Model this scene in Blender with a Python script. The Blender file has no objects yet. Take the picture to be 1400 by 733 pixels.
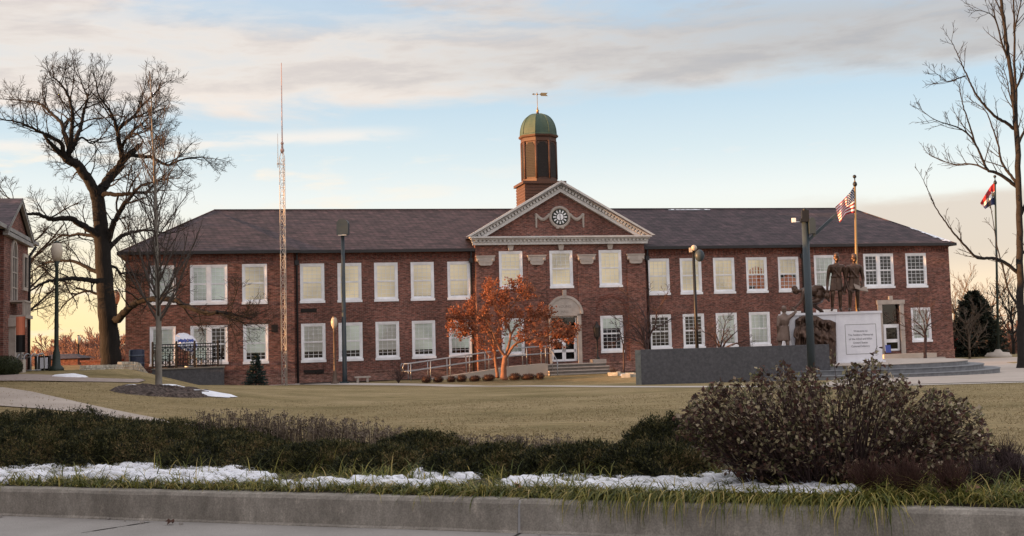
import bpy, math, random
import numpy as np
from mathutils import Vector, Matrix

R = math.radians
SC = bpy.context.scene
COL = SC.collection

# ------------------------------------------------------------------ camera
PITCH, ROLL, FPX, PPX, PPY = R(4.784), R(1.76), 1700.0, 788.3, 319.2
W0, H0 = 1400.0, 733.0
CAM = np.array([0.0, 0.0, 1.65])
_F = np.array([0, math.cos(PITCH), math.sin(PITCH)])
_u = np.array([0, -math.sin(PITCH), math.cos(PITCH)])
_x = np.array([1.0, 0, 0])
_X = _x*math.cos(ROLL) - _u*math.sin(ROLL)
_U = _x*math.sin(ROLL) + _u*math.cos(ROLL)
cd = bpy.data.cameras.new('camera'); cam = bpy.data.objects.new('camera', cd); COL.objects.link(cam)
M = Matrix.Identity(4)
for i in range(3):
    M[i][0], M[i][1], M[i][2], M[i][3] = _X[i], _U[i], -_F[i], CAM[i]
cam.matrix_world = M
cd.sensor_fit = 'HORIZONTAL'; cd.sensor_width = 36.0; cd.lens = FPX*36.0/W0
cd.shift_x = -(PPX-W0/2)/W0; cd.shift_y = -(H0/2-PPY)/W0
cd.clip_start = 0.1; cd.clip_end = 6000
SC.camera = cam

def ray(px, py): return _X*(px-PPX)/FPX + _U*(PPY-py)/FPX + _F
def at(px, py, d):
    w = ray(px, py); return CAM + w*(d/w[1])
YAW = R(15.29); BO = np.array([0, 70.0, 0])
BT = np.array([math.cos(YAW), math.sin(YAW), 0]); BN = np.array([-math.sin(YAW), math.cos(YAW), 0])
def fac(px, py, v=0.0):            # pixel -> (u, z) on the plane v of the main facade
    w = ray(px, py); s = ((BO-CAM)@BN+v)/(w@BN); P = CAM+w*s
    return float((P-BO)@BT), float(P[2])
def fu(px, py, v=0.0): return fac(px, py, v)[0]
def fz(px, py, v=0.0): return fac(px, py, v)[1]
def B(u, v, z=0.0):                # facade coordinates -> world
    p = BO+BT*u+BN*v; return np.array([p[0], p[1], z])

# ------------------------------------------------------------------ ground
def sm(a, b, x):
    t = min(1.0, max(0.0, (x-a)/(b-a))); return t*t*(3-2*t)
def interp(x, xs, ys): return float(np.interp(x, xs, ys))
K0 = at(0, 667, 12.1); K1 = at(1400, 698, 8.6)
KD = np.array([K1[0]-K0[0], K1[1]-K0[1]]); KD = KD/np.linalg.norm(KD)   # along the kerb
KN = np.array([-KD[1], KD[0]])                                           # away from the road
KO = np.array([K0[0], K0[1]])
KZ = 0.38
ROADZ = 0.12
def kxy(k, s): p = KO+KD*k+KN*s; return p[0], p[1]
def gz(x, y):
    y2 = y
    z = interp(y2, [-50, 10, 16, 60, 66, 72, 95, 300, 420, 6000], [.36, .36, .33, -.55, -.33, -.38, -.5, -22, -26, -26])
    A = interp(y2, [14, 20, 28, 36, 45, 60, 90, 200], [0, .3, .75, 1.0, 1.3, 1.38, 1.2, 0])
    a, b = (-6, -18) if y2 < 50 else (-6-(min(y2, 58)-50)*1.3, -18-(min(y2, 58)-50)*.45)
    r0 = A*(1-sm(b, a, x))
    if y2 > 38: w = sm(38, 48, y2); q = min(y2, 62); r1 = A*(.42*(1-sm(-20, -3, x))*(1-.97*sm(56, 63, y2)*sm(-21.5, -19, x))+.58*(1-sm(-.356*q, -.343*q, x))); r0 = r0*(1-w)+r1*w
    return z + r0
def hit(px, py, d0=8.0, d1=200.0):
    w = ray(px, py); d = d0
    while d < d1:
        P = CAM+w*(d/w[1])
        if P[2] <= gz(P[0], P[1]): return P
        d += 0.1
    return CAM+w*(d1/w[1])
def gp(x, y, dz=0.0): return np.array([x, y, gz(x, y)+dz])

# ------------------------------------------------------------------ objects
def link(name, me, mats, parent=None):
    o = bpy.data.objects.new(name, me); COL.objects.link(o)
    if mats is not None:
        for m in (mats if isinstance(mats, (list, tuple)) else [mats]): me.materials.append(m)
    if parent is not None: o.parent = parent
    return o
def tag(o, label=None, cat=None, group=None, kind=None):
    if label: o['label'] = label
    if cat: o['category'] = cat
    if group: o['group'] = group
    if kind: o['kind'] = kind
    return o
def thing(name, loc, label, cat, group=None, rz=0.0):
    o = bpy.data.objects.new(name, None); COL.objects.link(o)
    o.location = (float(loc[0]), float(loc[1]), float(loc[2])); o.rotation_euler = (0, 0, rz); o.empty_display_size = .3
    return tag(o, label, cat, group)
def copy_tree(o, parent=None):
    c = o.copy(); COL.objects.link(c)
    if parent is not None: c.parent = parent
    for ch in [q for q in bpy.data.objects if q.parent == o]: copy_tree(ch, c)
    return c

class MB:
    def __init__(s): s.v = []; s.f = []; s.m = []; s.s = []; s.q = []; s.t = {}
    def add(s, vs, fs, m=0, smooth=False):
        n = len(s.v); s.v.extend([(float(p[0]), float(p[1]), float(p[2])) for p in vs])
        for f in fs: s.f.append(tuple(i+n for i in f)); s.m.append(m); s.s.append(smooth)
    def quad(s, a, b, c, d, m=0): s.add([a, b, c, d], [(0, 1, 2, 3)], m)
    def box(s, x0, x1, y0, y1, z0, z1, m=0):
        s.add([(x0,y0,z0),(x1,y0,z0),(x1,y1,z0),(x0,y1,z0),(x0,y0,z1),(x1,y0,z1),(x1,y1,z1),(x0,y1,z1)],
              [(0,3,2,1),(4,5,6,7),(0,1,5,4),(1,2,6,5),(2,3,7,6),(3,0,4,7)], m)
    def obox(s, c, ax, ay, az, m=0):   # oriented box: centre and half-axis vectors
        c, ax, ay, az = map(np.asarray, (c, ax, ay, az))
        vs = [c+i*ax+j*ay+k*az for k in (-1,1) for (i,j) in ((-1,-1),(1,-1),(1,1),(-1,1))]
        s.add(vs, [(0,3,2,1),(4,5,6,7),(0,1,5,4),(1,2,6,5),(2,3,7,6),(3,0,4,7)], m)
    def bar(s, a, b, w, h=None, m=0):  # square bar between two points
        a = np.asarray(a, float); b = np.asarray(b, float); h = w if h is None else h
        d = b-a; L = np.linalg.norm(d); d = d/L
        r = np.array([0,0,1.0]) if abs(d[2]) < .9 else np.array([1.0,0,0])
        x = np.cross(d, r); x /= np.linalg.norm(x); y = np.cross(x, d)
        s.obox((a+b)/2, d*L/2, x*w/2, y*h/2, m)
    def prism(s, poly, y0, y1, m=0):   # (x,z) polygon extruded along y
        n = len(poly)
        vs = [(p[0], y0, p[1]) for p in poly]+[(p[0], y1, p[1]) for p in poly]
        fs = [tuple(range(n)), tuple(range(2*n-1, n-1, -1))]+[(i+n, (i+1)%n+n, (i+1)%n, i) for i in range(n)]
        s.add(vs, fs, m)
    def slab(s, poly, z0, z1, m=0):    # (x,y) polygon extruded along z
        n = len(poly)
        vs = [(p[0], p[1], z0) for p in poly]+[(p[0], p[1], z1) for p in poly]
        fs = [tuple(range(n-1, -1, -1)), tuple(range(n, 2*n))]+[(i, (i+1)%n, (i+1)%n+n, i+n) for i in range(n)]
        s.add(vs, fs, m)
    def tube(s, pts, rad, n=6, m=0, cap=True, smooth=True):
        P = np.asarray(pts, float); k = len(P)
        if not hasattr(rad, '__len__'): rad = [rad]*k
        T = np.empty_like(P); T[1:-1] = P[2:]-P[:-2]; T[0] = P[1]-P[0]; T[-1] = P[-1]-P[-2]
        T /= (np.linalg.norm(T, axis=1)[:, None]+1e-12)
        t = T[0]; r = np.array([0,0,1.0]) if abs(t[2]) < .9 else np.array([1.0,0,0])
        x = np.cross(t, r); x /= np.linalg.norm(x)
        vs = []; ang = [2*math.pi*i/n for i in range(n)]; cs = [(math.cos(a), math.sin(a)) for a in ang]
        for i in range(k):
            x = x-T[i]*(x@T[i]); x /= (np.linalg.norm(x)+1e-12); y = np.cross(T[i], x)
            for c, q in cs: vs.append(P[i]+(x*c+y*q)*rad[i])
        fs = [(i*n+j, i*n+(j+1)%n, (i+1)*n+(j+1)%n, (i+1)*n+j) for i in range(k-1) for j in range(n)]
        if cap: fs += [tuple(range(n-1, -1, -1)), tuple(range((k-1)*n, k*n))]
        s.add(vs, fs, m, smooth)
    def twig(s, pts, rad, n=3, m=0):    # thin tubes, built together in mesh()
        s.t.setdefault((len(pts), n, m), []).append((np.asarray(pts, float), np.asarray(rad, float)))
    def quads(s, V, m=0, smooth=False): s.q.append((np.asarray(V, float), m, smooth))   # (n, 4, 3)
    def lathe(s, prof, n=16, c=(0,0), m=0, smooth=True, a0=0.0):   # prof: (r, z)
        k = len(prof); vs = []
        for r, z in prof:
            for j in range(n):
                a = a0+2*math.pi*j/n; vs.append((c[0]+r*math.cos(a), c[1]+r*math.sin(a), z))
        fs = [(i*n+j, i*n+(j+1)%n, (i+1)*n+(j+1)%n, (i+1)*n+j) for i in range(k-1) for j in range(n)]
        fs += [tuple(range(n-1, -1, -1)), tuple(range((k-1)*n, k*n))]
        s.add(vs, fs, m, smooth)
    def ball(s, c, rx, ry=None, rz=None, n=12, k=8, m=0):
        ry = rx if ry is None else ry; rz = rx if rz is None else rz
        vs = []
        for i in range(k+1):
            t = math.pi*i/k; rr = max(math.sin(t), 1e-3)
            for j in range(n):
                a = 2*math.pi*j/n; vs.append((c[0]+rx*rr*math.cos(a), c[1]+ry*rr*math.sin(a), c[2]-rz*math.cos(t)))
        fs = [(i*n+j, i*n+(j+1)%n, (i+1)*n+(j+1)%n, (i+1)*n+j) for i in range(k) for j in range(n)]
        s.add(vs, fs, m, True)
    def mesh(s, name):
        V = [np.array(s.v, float).reshape(-1, 3)]; n0 = len(s.v); li = []; cnt = []; mi = list(s.m); sm_ = list(s.s)
        for f in s.f: li.extend(f); cnt.append(len(f))
        li = [np.array(li, np.int64)]; cnt = [np.array(cnt, np.int64)]; mi = [np.array(mi, np.int64)]; sm_ = [np.array(sm_, bool)]
        for (k, n, m), lst in s.t.items():
            P = np.array([p for p, r in lst]); Rr = np.array([r for p, r in lst]); c = len(lst)
            T = np.empty_like(P); T[:, 1:-1] = P[:, 2:]-P[:, :-2]; T[:, 0] = P[:, 1]-P[:, 0]; T[:, -1] = P[:, -1]-P[:, -2]
            T /= np.linalg.norm(T, axis=2)[..., None]+1e-12
            ref = np.where(np.abs(T[:, :1, 2:3]) < .8, np.array([0, 0, 1.0]), np.array([1.0, 0, 0])); ref = np.broadcast_to(ref, T.shape)
            X = np.cross(T, ref); X /= np.linalg.norm(X, axis=2)[..., None]+1e-12; Y = np.cross(T, X)
            a = 2*np.pi*np.arange(n)/n
            W = P[:, :, None, :]+(X[:, :, None, :]*np.cos(a)[None, None, :, None]+Y[:, :, None, :]*np.sin(a)[None, None, :, None])*Rr[:, :, None, None]
            V.append(W.reshape(-1, 3)); ii = np.arange(k-1)[:, None]*n; jj = np.arange(n)[None, :]; j2 = (jj+1) % n
            F = np.stack([ii+jj, ii+j2, ii+n+j2, ii+n+jj], -1).reshape(-1, 4); F = (F[None]+(np.arange(c)*k*n)[:, None, None]+n0).reshape(-1)
            n0 += c*k*n; li.append(F); nf = c*(k-1)*n; cnt.append(np.full(nf, 4)); mi.append(np.full(nf, m)); sm_.append(np.ones(nf, bool))
        for Q, m, sf in s.q:
            c = len(Q); V.append(Q.reshape(-1, 3)); li.append(np.arange(c*4)+n0); n0 += c*4; cnt.append(np.full(c, 4)); mi.append(np.full(c, m)); sm_.append(np.full(c, sf))
        V = np.concatenate(V); li = np.concatenate(li).astype(np.int32); cnt = np.concatenate(cnt).astype(np.int32); st = np.concatenate([[0], np.cumsum(cnt)[:-1]]).astype(np.int32) if len(cnt) else cnt
        me = bpy.data.meshes.new(name); me.vertices.add(len(V)); me.vertices.foreach_set('co', V.astype(np.float32).ravel()); me.loops.add(len(li)); me.loops.foreach_set('vertex_index', li); me.polygons.add(len(cnt))
        me.polygons.foreach_set('loop_start', st); me.polygons.foreach_set('material_index', np.concatenate(mi).astype(np.int32)); me.polygons.foreach_set('use_smooth', np.concatenate(sm_))
        me.update(calc_edges=True); me.validate(); return me
    def build(s, name, mats, parent=None): return link(name, s.mesh(name), mats, parent)

def unit(A): return A/(np.linalg.norm(A, axis=-1)[..., None]+1e-9)
def rvecs(rs, n): return unit(rs.normal(size=(n, 3)))
def leaf_quads(P, D, Nn, L, W):
    """folded diamond leaves: base points, directions, normals, lengths, widths"""
    D = unit(D); S = unit(np.cross(D, Nn)); U = np.cross(S, D); L = np.asarray(L)[:, None]; W = np.asarray(W)[:, None]; M_ = P+D*L*.45+U*W*.12
    return np.stack([P, M_+S*W*.5, P+D*L, M_-S*W*.5], 1)
# ------------------------------------------------------------------ materials
def nodes(name):
    m = bpy.data.materials.new(name); m.use_nodes = True
    nt = m.node_tree; b = nt.nodes['Principled BSDF']; return m, nt, b
def N(nt, t, **kw):
    n = nt.nodes.new(t)
    for k, v in kw.items():
        if k.startswith('i_'):
            key = k[2:]; n.inputs[int(key) if key.isdigit() else key.replace('_', ' ')].default_value = v
        else: setattr(n, k, v)
    return n
def ramp(nt, stops, interp_='LINEAR'):
    r = nt.nodes.new('ShaderNodeValToRGB'); e = r.color_ramp.elements; r.color_ramp.interpolation = interp_
    while len(e) < len(stops): e.new(.5)
    for i, (p, c) in enumerate(stops):
        e[i].position = p; e[i].color = (c[0], c[1], c[2], 1) if hasattr(c, '__len__') else (c, c, c, 1)
    return r
def mk(name, stops, scale=3.0, detail=6.0, rough=.8, bump=0.0, bscale=None, stretch=(1,1,1), metal=0.0, spec=.3, rand=0.0, coord='Object'):
    """noise-coloured surface; stops is a list of (pos, colour) or one colour"""
    m, nt, b = nodes(name); L = nt.links.new
    b.inputs['Roughness'].default_value = rough; b.inputs['Metallic'].default_value = metal
    b.inputs['Specular IOR Level'].default_value = spec
    tc = N(nt, 'ShaderNodeTexCoord'); mp = N(nt, 'ShaderNodeMapping'); mp.inputs['Scale'].default_value = stretch
    L(tc.outputs[coord], mp.inputs['Vector'])
    if not hasattr(stops[0], '__len__'): stops = [(.3, [c*.86 for c in stops]), (.7, [c*1.12 for c in stops])]
    nz = N(nt, 'ShaderNodeTexNoise', i_Scale=scale, i_Detail=detail, i_Roughness=.62); L(mp.outputs[0], nz.inputs['Vector'])
    rp = ramp(nt, stops); L(nz.outputs['Fac'], rp.inputs['Fac']); out = rp.outputs['Color']
    if rand:
        g = N(nt, 'ShaderNodeNewGeometry'); mx = N(nt, 'ShaderNodeHueSaturation', i_Hue=.5)
        mr = N(nt, 'ShaderNodeMapRange'); mr.inputs['To Min'].default_value = 1-rand; mr.inputs['To Max'].default_value = 1+rand
        L(g.outputs['Random Per Island'], mr.inputs['Value']); L(mr.outputs[0], mx.inputs['Value']); L(out, mx.inputs['Color']); out = mx.outputs[0]
    L(out, b.inputs['Base Color'])
    if bump:
        n2 = N(nt, 'ShaderNodeTexNoise', i_Scale=bscale or scale*4, i_Detail=6.0); L(mp.outputs[0], n2.inputs['Vector'])
        bp = N(nt, 'ShaderNodeBump', i_Strength=bump, i_Distance=.05); L(n2.outputs['Fac'], bp.inputs['Height']); L(bp.outputs[0], b.inputs['Normal'])
    return m
def leafmat(name, stops, rough=.6, trans=.25, patch=0.0, pscale=5.0):
    """colour picked per leaf (mesh island)"""
    m, nt, b = nodes(name); L = nt.links.new
    g = N(nt, 'ShaderNodeNewGeometry'); rp = ramp(nt, stops); fac_ = g.outputs['Random Per Island']
    if patch:      # clumps of lighter and darker growth
        tc = N(nt, 'ShaderNodeTexCoord'); nz = N(nt, 'ShaderNodeTexNoise', i_Scale=pscale, i_Detail=3.0); L(tc.outputs['Object'], nz.inputs['Vector']); mr = N(nt, 'ShaderNodeMapRange'); L(nz.outputs['Fac'], mr.inputs[0]); mr.inputs[1].default_value = .3; mr.inputs[2].default_value = .7; mr.inputs[3].default_value = -patch; mr.inputs[4].default_value = patch
        ad = N(nt, 'ShaderNodeMath', operation='ADD', use_clamp=True); L(fac_, ad.inputs[0]); L(mr.outputs[0], ad.inputs[1]); fac_ = ad.outputs[0]
    L(fac_, rp.inputs['Fac'])
    L(rp.outputs['Color'], b.inputs['Base Color']); b.inputs['Roughness'].default_value = rough
    b.inputs['Specular IOR Level'].default_value = .25
    tr = N(nt, 'ShaderNodeBsdfTranslucent'); L(rp.outputs['Color'], tr.inputs['Color'])
    mx = N(nt, 'ShaderNodeMixShader', i_0=trans); L(b.outputs[0], mx.inputs[1]); L(tr.outputs[0], mx.inputs[2])
    L(mx.outputs[0], nt.nodes['Material Output'].inputs['Surface']); return m
def brickmat(name, c1, c2, mortar, k=1.0, dark=.75):
    m, nt, b = nodes(name); L = nt.links.new
    tc = N(nt, 'ShaderNodeTexCoord'); sx = N(nt, 'ShaderNodeSeparateXYZ'); L(tc.outputs['Object'], sx.inputs[0])
    ad = N(nt, 'ShaderNodeMath', operation='ADD'); L(sx.outputs[0], ad.inputs[0]); L(sx.outputs[1], ad.inputs[1])
    cx = N(nt, 'ShaderNodeCombineXYZ'); L(ad.outputs[0], cx.inputs[0]); L(sx.outputs[2], cx.inputs[1])
    br = N(nt, 'ShaderNodeTexBrick'); L(cx.outputs[0], br.inputs['Vector'])
    br.inputs['Color1'].default_value = (*c1, 1); br.inputs['Color2'].default_value = (*c2, 1); br.inputs['Mortar'].default_value = (*mortar, 1)
    br.inputs['Scale'].default_value = 1.0; br.inputs['Brick Width'].default_value = .215*k; br.inputs['Row Height'].default_value = .072*k
    br.inputs['Mortar Size'].default_value = .008; br.inputs['Bias'].default_value = -.1
    n1 = N(nt, 'ShaderNodeTexNoise', i_Scale=.55, i_Detail=5.0); L(tc.outputs['Object'], n1.inputs['Vector'])
    mp = N(nt, 'ShaderNodeMapping'); mp.inputs['Scale'].default_value = (5, 5, 14); L(tc.outputs['Object'], mp.inputs[0])
    n2 = N(nt, 'ShaderNodeTexNoise', i_Scale=1.0, i_Detail=3.0); L(mp.outputs[0], n2.inputs['Vector'])
    r1 = ramp(nt, [(.28, dark*.85), (.5, .95), (.72, 1.25)]); L(n1.outputs['Fac'], r1.inputs[0])
    r2 = ramp(nt, [(.3, .5), (.5, 1.0), (.7, 1.5)]); L(n2.outputs['Fac'], r2.inputs[0])
    m1 = N(nt, 'ShaderNodeMix', data_type='RGBA', blend_type='MULTIPLY'); m1.inputs[0].default_value = 1
    L(br.outputs['Color'], m1.inputs[6]); L(r1.outputs[0], m1.inputs[7])
    m2 = N(nt, 'ShaderNodeMix', data_type='RGBA', blend_type='MULTIPLY'); m2.inputs[0].default_value = 1
    L(m1.outputs[2], m2.inputs[6]); L(r2.outputs[0], m2.inputs[7])
    L(m2.outputs[2], b.inputs['Base Color']); b.inputs['Roughness'].default_value = .85; b.inputs['Specular IOR Level'].default_value = .2
    bp = N(nt, 'ShaderNodeBump', i_Strength=.4, i_Distance=.01); L(br.outputs['Fac'], bp.inputs['Height']); bp.invert = True
    L(bp.outputs[0], b.inputs['Normal']); return m
def glassmat(name, tint=(1,1,1), refl=.07):
    m, nt, b = nodes(name); L = nt.links.new; nt.nodes.remove(b)
    fr = N(nt, 'ShaderNodeFresnel', i_IOR=1.5); ad = N(nt, 'ShaderNodeMath', operation='ADD', use_clamp=True); ad.inputs[1].default_value = refl
    L(fr.outputs[0], ad.inputs[0]); tr = N(nt, 'ShaderNodeBsdfTransparent'); tr.inputs[0].default_value = (*tint, 1)
    gl = N(nt, 'ShaderNodeBsdfGlossy'); gl.inputs['Roughness'].default_value = .03
    nz = N(nt, 'ShaderNodeTexNoise', i_Scale=1.5); tc = N(nt, 'ShaderNodeTexCoord'); L(tc.outputs['Object'], nz.inputs['Vector'])
    bp = N(nt, 'ShaderNodeBump', i_Strength=.06, i_Distance=.05); L(nz.outputs['Fac'], bp.inputs['Height']); L(bp.outputs[0], gl.inputs['Normal'])
    mx = N(nt, 'ShaderNodeMixShader'); L(ad.outputs[0], mx.inputs[0]); L(tr.outputs[0], mx.inputs[1]); L(gl.outputs[0], mx.inputs[2])
    L(mx.outputs[0], nt.nodes['Material Output'].inputs['Surface']); return m

MT = {}
MT['brick'] = brickmat('red_brick', (.205,.077,.058), (.095,.042,.036), (.19,.145,.125))
MT['brick_base'] = brickmat('base_brick', (.26,.12,.09), (.17,.085,.07), (.27,.2,.17))
MT['brick_dark'] = brickmat('dark_brick', (.17,.05,.035), (.1,.034,.027), (.17,.12,.1))
MT['slate'] = None
def slatemat():
    m, nt, b = nodes('roof_slate'); L = nt.links.new
    tc = N(nt, 'ShaderNodeTexCoord'); sx = N(nt, 'ShaderNodeSeparateXYZ'); L(tc.outputs['Object'], sx.inputs[0])
    mu = N(nt, 'ShaderNodeMath', operation='MULTIPLY'); mu.inputs[1].default_value = 2.1; L(sx.outputs[2], mu.inputs[0])
    ad = N(nt, 'ShaderNodeMath', operation='ADD'); L(sx.outputs[0], ad.inputs[0]); L(sx.outputs[1], ad.inputs[1])
    cx = N(nt, 'ShaderNodeCombineXYZ'); L(ad.outputs[0], cx.inputs[0]); L(mu.outputs[0], cx.inputs[1])
    br = N(nt, 'ShaderNodeTexBrick'); L(cx.outputs[0], br.inputs['Vector'])
    br.inputs['Color1'].default_value = (.085,.062,.07,1); br.inputs['Color2'].default_value = (.048,.04,.045,1); br.inputs['Mortar'].default_value = (.02,.018,.02,1)
    br.inputs['Scale'].default_value = 1; br.inputs['Brick Width'].default_value = .32; br.inputs['Row Height'].default_value = .24; br.inputs['Mortar Size'].default_value = .016
    mp = N(nt, 'ShaderNodeMapping'); mp.inputs['Scale'].default_value = (1.2,1.2,6); L(tc.outputs['Object'], mp.inputs[0])
    nz = N(nt, 'ShaderNodeTexNoise', i_Scale=1.0, i_Detail=7.0, i_Roughness=.7); L(mp.outputs[0], nz.inputs['Vector'])
    rp = ramp(nt, [(.28, (.5,.5,.55)), (.5, (1,.95,.95)), (.72, (1.65,1.45,1.4))]); L(nz.outputs['Fac'], rp.inputs[0])
    mx = N(nt, 'ShaderNodeMix', data_type='RGBA', blend_type='MULTIPLY'); mx.inputs[0].default_value = 1
    L(br.outputs['Color'], mx.inputs[6]); L(rp.outputs[0], mx.inputs[7]); L(mx.outputs[2], b.inputs['Base Color'])
    b.inputs['Roughness'].default_value = .75; b.inputs['Specular IOR Level'].default_value = .25; return m
MT['slate'] = slatemat()
MT['white'] = mk('white_paint', (.78,.79,.82), scale=2, rough=.5)
MT['cornice_dull'] = mk('dull_cornice_paint', [(.3, (.2,.195,.19)), (.7, (.34,.33,.32))], scale=1.5, rough=.6)
MT['cornice'] = mk('weathered_white_paint', [(.3, (.42,.41,.4)), (.7, (.62,.61,.6))], scale=1.5, rough=.6)
MT['stone'] = mk('limestone', [(.3, (.32,.28,.25)), (.7, (.46,.41,.37))], scale=2.5, rough=.85, bump=.2)
MT['glass'] = glassmat('window_glass', (.98,.985,.98), .025)
MT['blind_cream'] = mk('cream_blind', [(.3, (.84,.76,.56)), (.7, (.92,.86,.69))], scale=.8, rough=.8, stretch=(.4,.4,3))
MT['blind_grey'] = mk('grey_blind', [(.3, (.62,.65,.61)), (.7, (.76,.79,.75))], scale=.8, rough=.8, stretch=(.4,.4,3))
def lit_shade(name, c, e, lo, hi):     # drawn shade; emission put in its material for the glow of a lit room
    m = mk(name, c, scale=.8, rough=.8, stretch=(.4,.4,3)); nt = m.node_tree; b = nt.nodes['Principled BSDF']
    tc = N(nt, 'ShaderNodeTexCoord'); nz = N(nt, 'ShaderNodeTexNoise', i_Scale=.45, i_Detail=1.0); nt.links.new(tc.outputs['Object'], nz.inputs['Vector']); mr = N(nt, 'ShaderNodeMapRange'); nt.links.new(nz.outputs['Fac'], mr.inputs[0]); mr.inputs[1].default_value = .35; mr.inputs[2].default_value = .65; mr.inputs[3].default_value = lo; mr.inputs[4].default_value = hi
    b.inputs['Emission Color'].default_value = (*e, 1); nt.links.new(mr.outputs[0], b.inputs['Emission Strength']); return m
MT['blind_cream'] = lit_shade('lit_cream_blind', [(.3, (.84,.76,.56)), (.7, (.92,.86,.69))], (1, .78, .45), .02, .11)
MT['blind_grey'] = lit_shade('lit_grey_blind', [(.3, (.62,.65,.61)), (.7, (.76,.79,.75))], (.85, 1, .85), .0, .07)
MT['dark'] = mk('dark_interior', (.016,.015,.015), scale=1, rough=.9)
MT['gutter'] = mk('dark_gutter', (.025,.025,.028), scale=3, rough=.5)
MT['copper'] = mk('green_copper', [(.3, (.03,.06,.045)), (.55, (.055,.09,.065)), (.75, (.085,.11,.065))], scale=1.6, rough=.6, stretch=(1,1,.5))
MT['cupwood'] = mk('cupola_brown_wood', [(.3, (.06,.03,.021)), (.7, (.105,.052,.034))], scale=2, rough=.6, stretch=(.6,.6,5))
MT['louvre'] = mk('dark_louvre', (.02,.016,.014), scale=3, rough=.7)
MT['brass'] = mk('aged_brass', (.3,.2,.1), scale=4, rough=.4, metal=.8)
MT['concrete'] = mk('pale_concrete', [(.25, (.35,.31,.27)), (.75, (.47,.42,.37))], scale=.8, detail=9, rough=.9, bump=.15, bscale=12)
MT['granite'] = mk('dark_granite', [(.3, (.052,.053,.06)), (.5, (.075,.075,.083)), (.72, (.105,.105,.115))], scale=9, detail=8, rough=.65)
MT['granite_pale'] = mk('rough_granite_edge', [(.3, (.12,.125,.115)), (.7, (.2,.2,.185))], scale=6, rough=.9)
MT['marble'] = mk('white_granite', [(.3, (.62,.62,.67)), (.7, (.72,.72,.76))], scale=3, rough=.5)
MT['bluestone'] = mk('blue_grey_stone', [(.3, (.12,.125,.135)), (.7, (.22,.225,.235))], scale=4, rough=.85)
MT['bronze'] = mk('dark_bronze', [(.3, (.035,.02,.014)), (.55, (.07,.04,.028)), (.78, (.17,.11,.08))], scale=4.5, rough=.36, metal=.6, spec=.5)
MT['pole_grey'] = mk('blue_grey_pole_paint', (.036,.05,.06), scale=2, rough=.45)
MT['pole_green'] = mk('dark_green_paint', (.022,.034,.028), scale=3, rough=.45)
MT['black'] = mk('black_metal', (.012,.012,.013), scale=4, rough=.45)
MT['steel'] = mk('galvanised_rail', (.33,.34,.36), scale=4, rough=.4, metal=.5)
MT['mast'] = mk('weathered_mast_steel', [(.3, (.42,.4,.38)), (.7, (.62,.58,.54))], scale=1.2, rough=.5, stretch=(1,1,.15))
MT['globe'] = mk('frosted_globe', (.42,.37,.3), scale=2, rough=.35)
MT['goldpole'] = mk('golden_pole_paint', (.3,.2,.09), scale=2, rough=.4, metal=.4)
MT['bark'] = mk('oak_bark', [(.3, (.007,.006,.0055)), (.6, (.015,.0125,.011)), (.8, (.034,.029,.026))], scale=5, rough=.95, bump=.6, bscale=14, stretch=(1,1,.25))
MT['bark_grey'] = mk('grey_bark', [(.3, (.11,.1,.085)), (.7, (.24,.22,.19))], scale=5, rough=.9, stretch=(1,1,.4))
MT['bark_dark'] = mk('dark_bark', [(.3, (.012,.01,.009)), (.7, (.026,.022,.02))], scale=5, rough=.95)
MT['bark_red'] = mk('reddish_bark', [(.3, (.13,.06,.038)), (.7, (.24,.115,.07))], scale=5, rough=.85)
MT['bark_plum'] = mk('purple_brown_bark', [(.3, (.04,.025,.024)), (.7, (.075,.048,.045))], scale=5, rough=.9)
MT['twig_far'] = mk('russet_twigs', [(.3, (.16,.085,.065)), (.7, (.26,.14,.1))], scale=1, rough=.9)
MT['navy'] = mk('navy_plastic', (.02,.028,.055), scale=3, rough=.4)
MT['navy_pale'] = mk('pale_navy_band', (.07,.09,.13), scale=3, rough=.4)
MT['blue'] = mk('blue_fabric', (.05,.085,.32), scale=3, rough=.7)
MT['whitefab'] = mk('white_fabric', (.75,.77,.86), scale=3, rough=.8)
MT['salmon'] = mk('orange_banner_cloth', (.72,.24,.14), scale=3, rough=.8)
MT['mulch'] = mk('bark_mulch', [(.36, (.022,.016,.014)), (.5, (.06,.045,.04)), (.66, (.15,.115,.1))], scale=11, detail=9, rough=1, bump=.8, bscale=30)
MT['snow'] = mk('old_snow', [(.3, (.74,.77,.85)), (.7, (.86,.88,.93))], scale=6, rough=.7, bump=.5, bscale=40)
# ------------------------------------------------------------------ main building
bld = thing('brick_hall', (BO[0], BO[1], 0), 'long two storey red brick hall with white windows, pediment and green domed cupola', 'building', rz=YAW)
ZB, ZE = -1.2, 6.62            # bottom of the walls, eave
UL, UW, UP0, UP1, UR, UE = -24.02, -15.62, -5.9, 3.85, 13.95, 23.45
VW, VP = -.30, -.40            # wings and pavilion stand proud of the middle
VB = 9.5
holes = {'L': [], 'A': [], 'P': [], 'C': [], 'R': []}
WIN = []
def seg_of(u): return 'L' if u < UW else 'A' if u < UP0 else 'P' if u < UP1 else 'C' if u < UR else 'R'
VSEG = {'L': VW, 'A': 0.0, 'P': VP, 'C': 0.0, 'R': VW}
def addwin(u, z0, h=2.07, w=1.27, kind='cream', double=False, mid=.5):
    s = seg_of(u); v = VSEG[s]
    u2 = -18.5+(u+18.5)*(1+v/67.5)      # features were measured on the plane v = 0
    if not (kind == 'hidden'): WIN.append((u2, z0, w, h, v, kind, double))
    holes[s].append((u2-w/2, u2+w/2, z0, z0+h))
ZU, ZL = 3.94, .80
ucol = [-12.7-1.96*0, -10.75, -8.78, -6.77]
for u in (-14.66, -12.7, -10.75, -8.78, -6.77): addwin(u, ZU, kind='cream')
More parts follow.
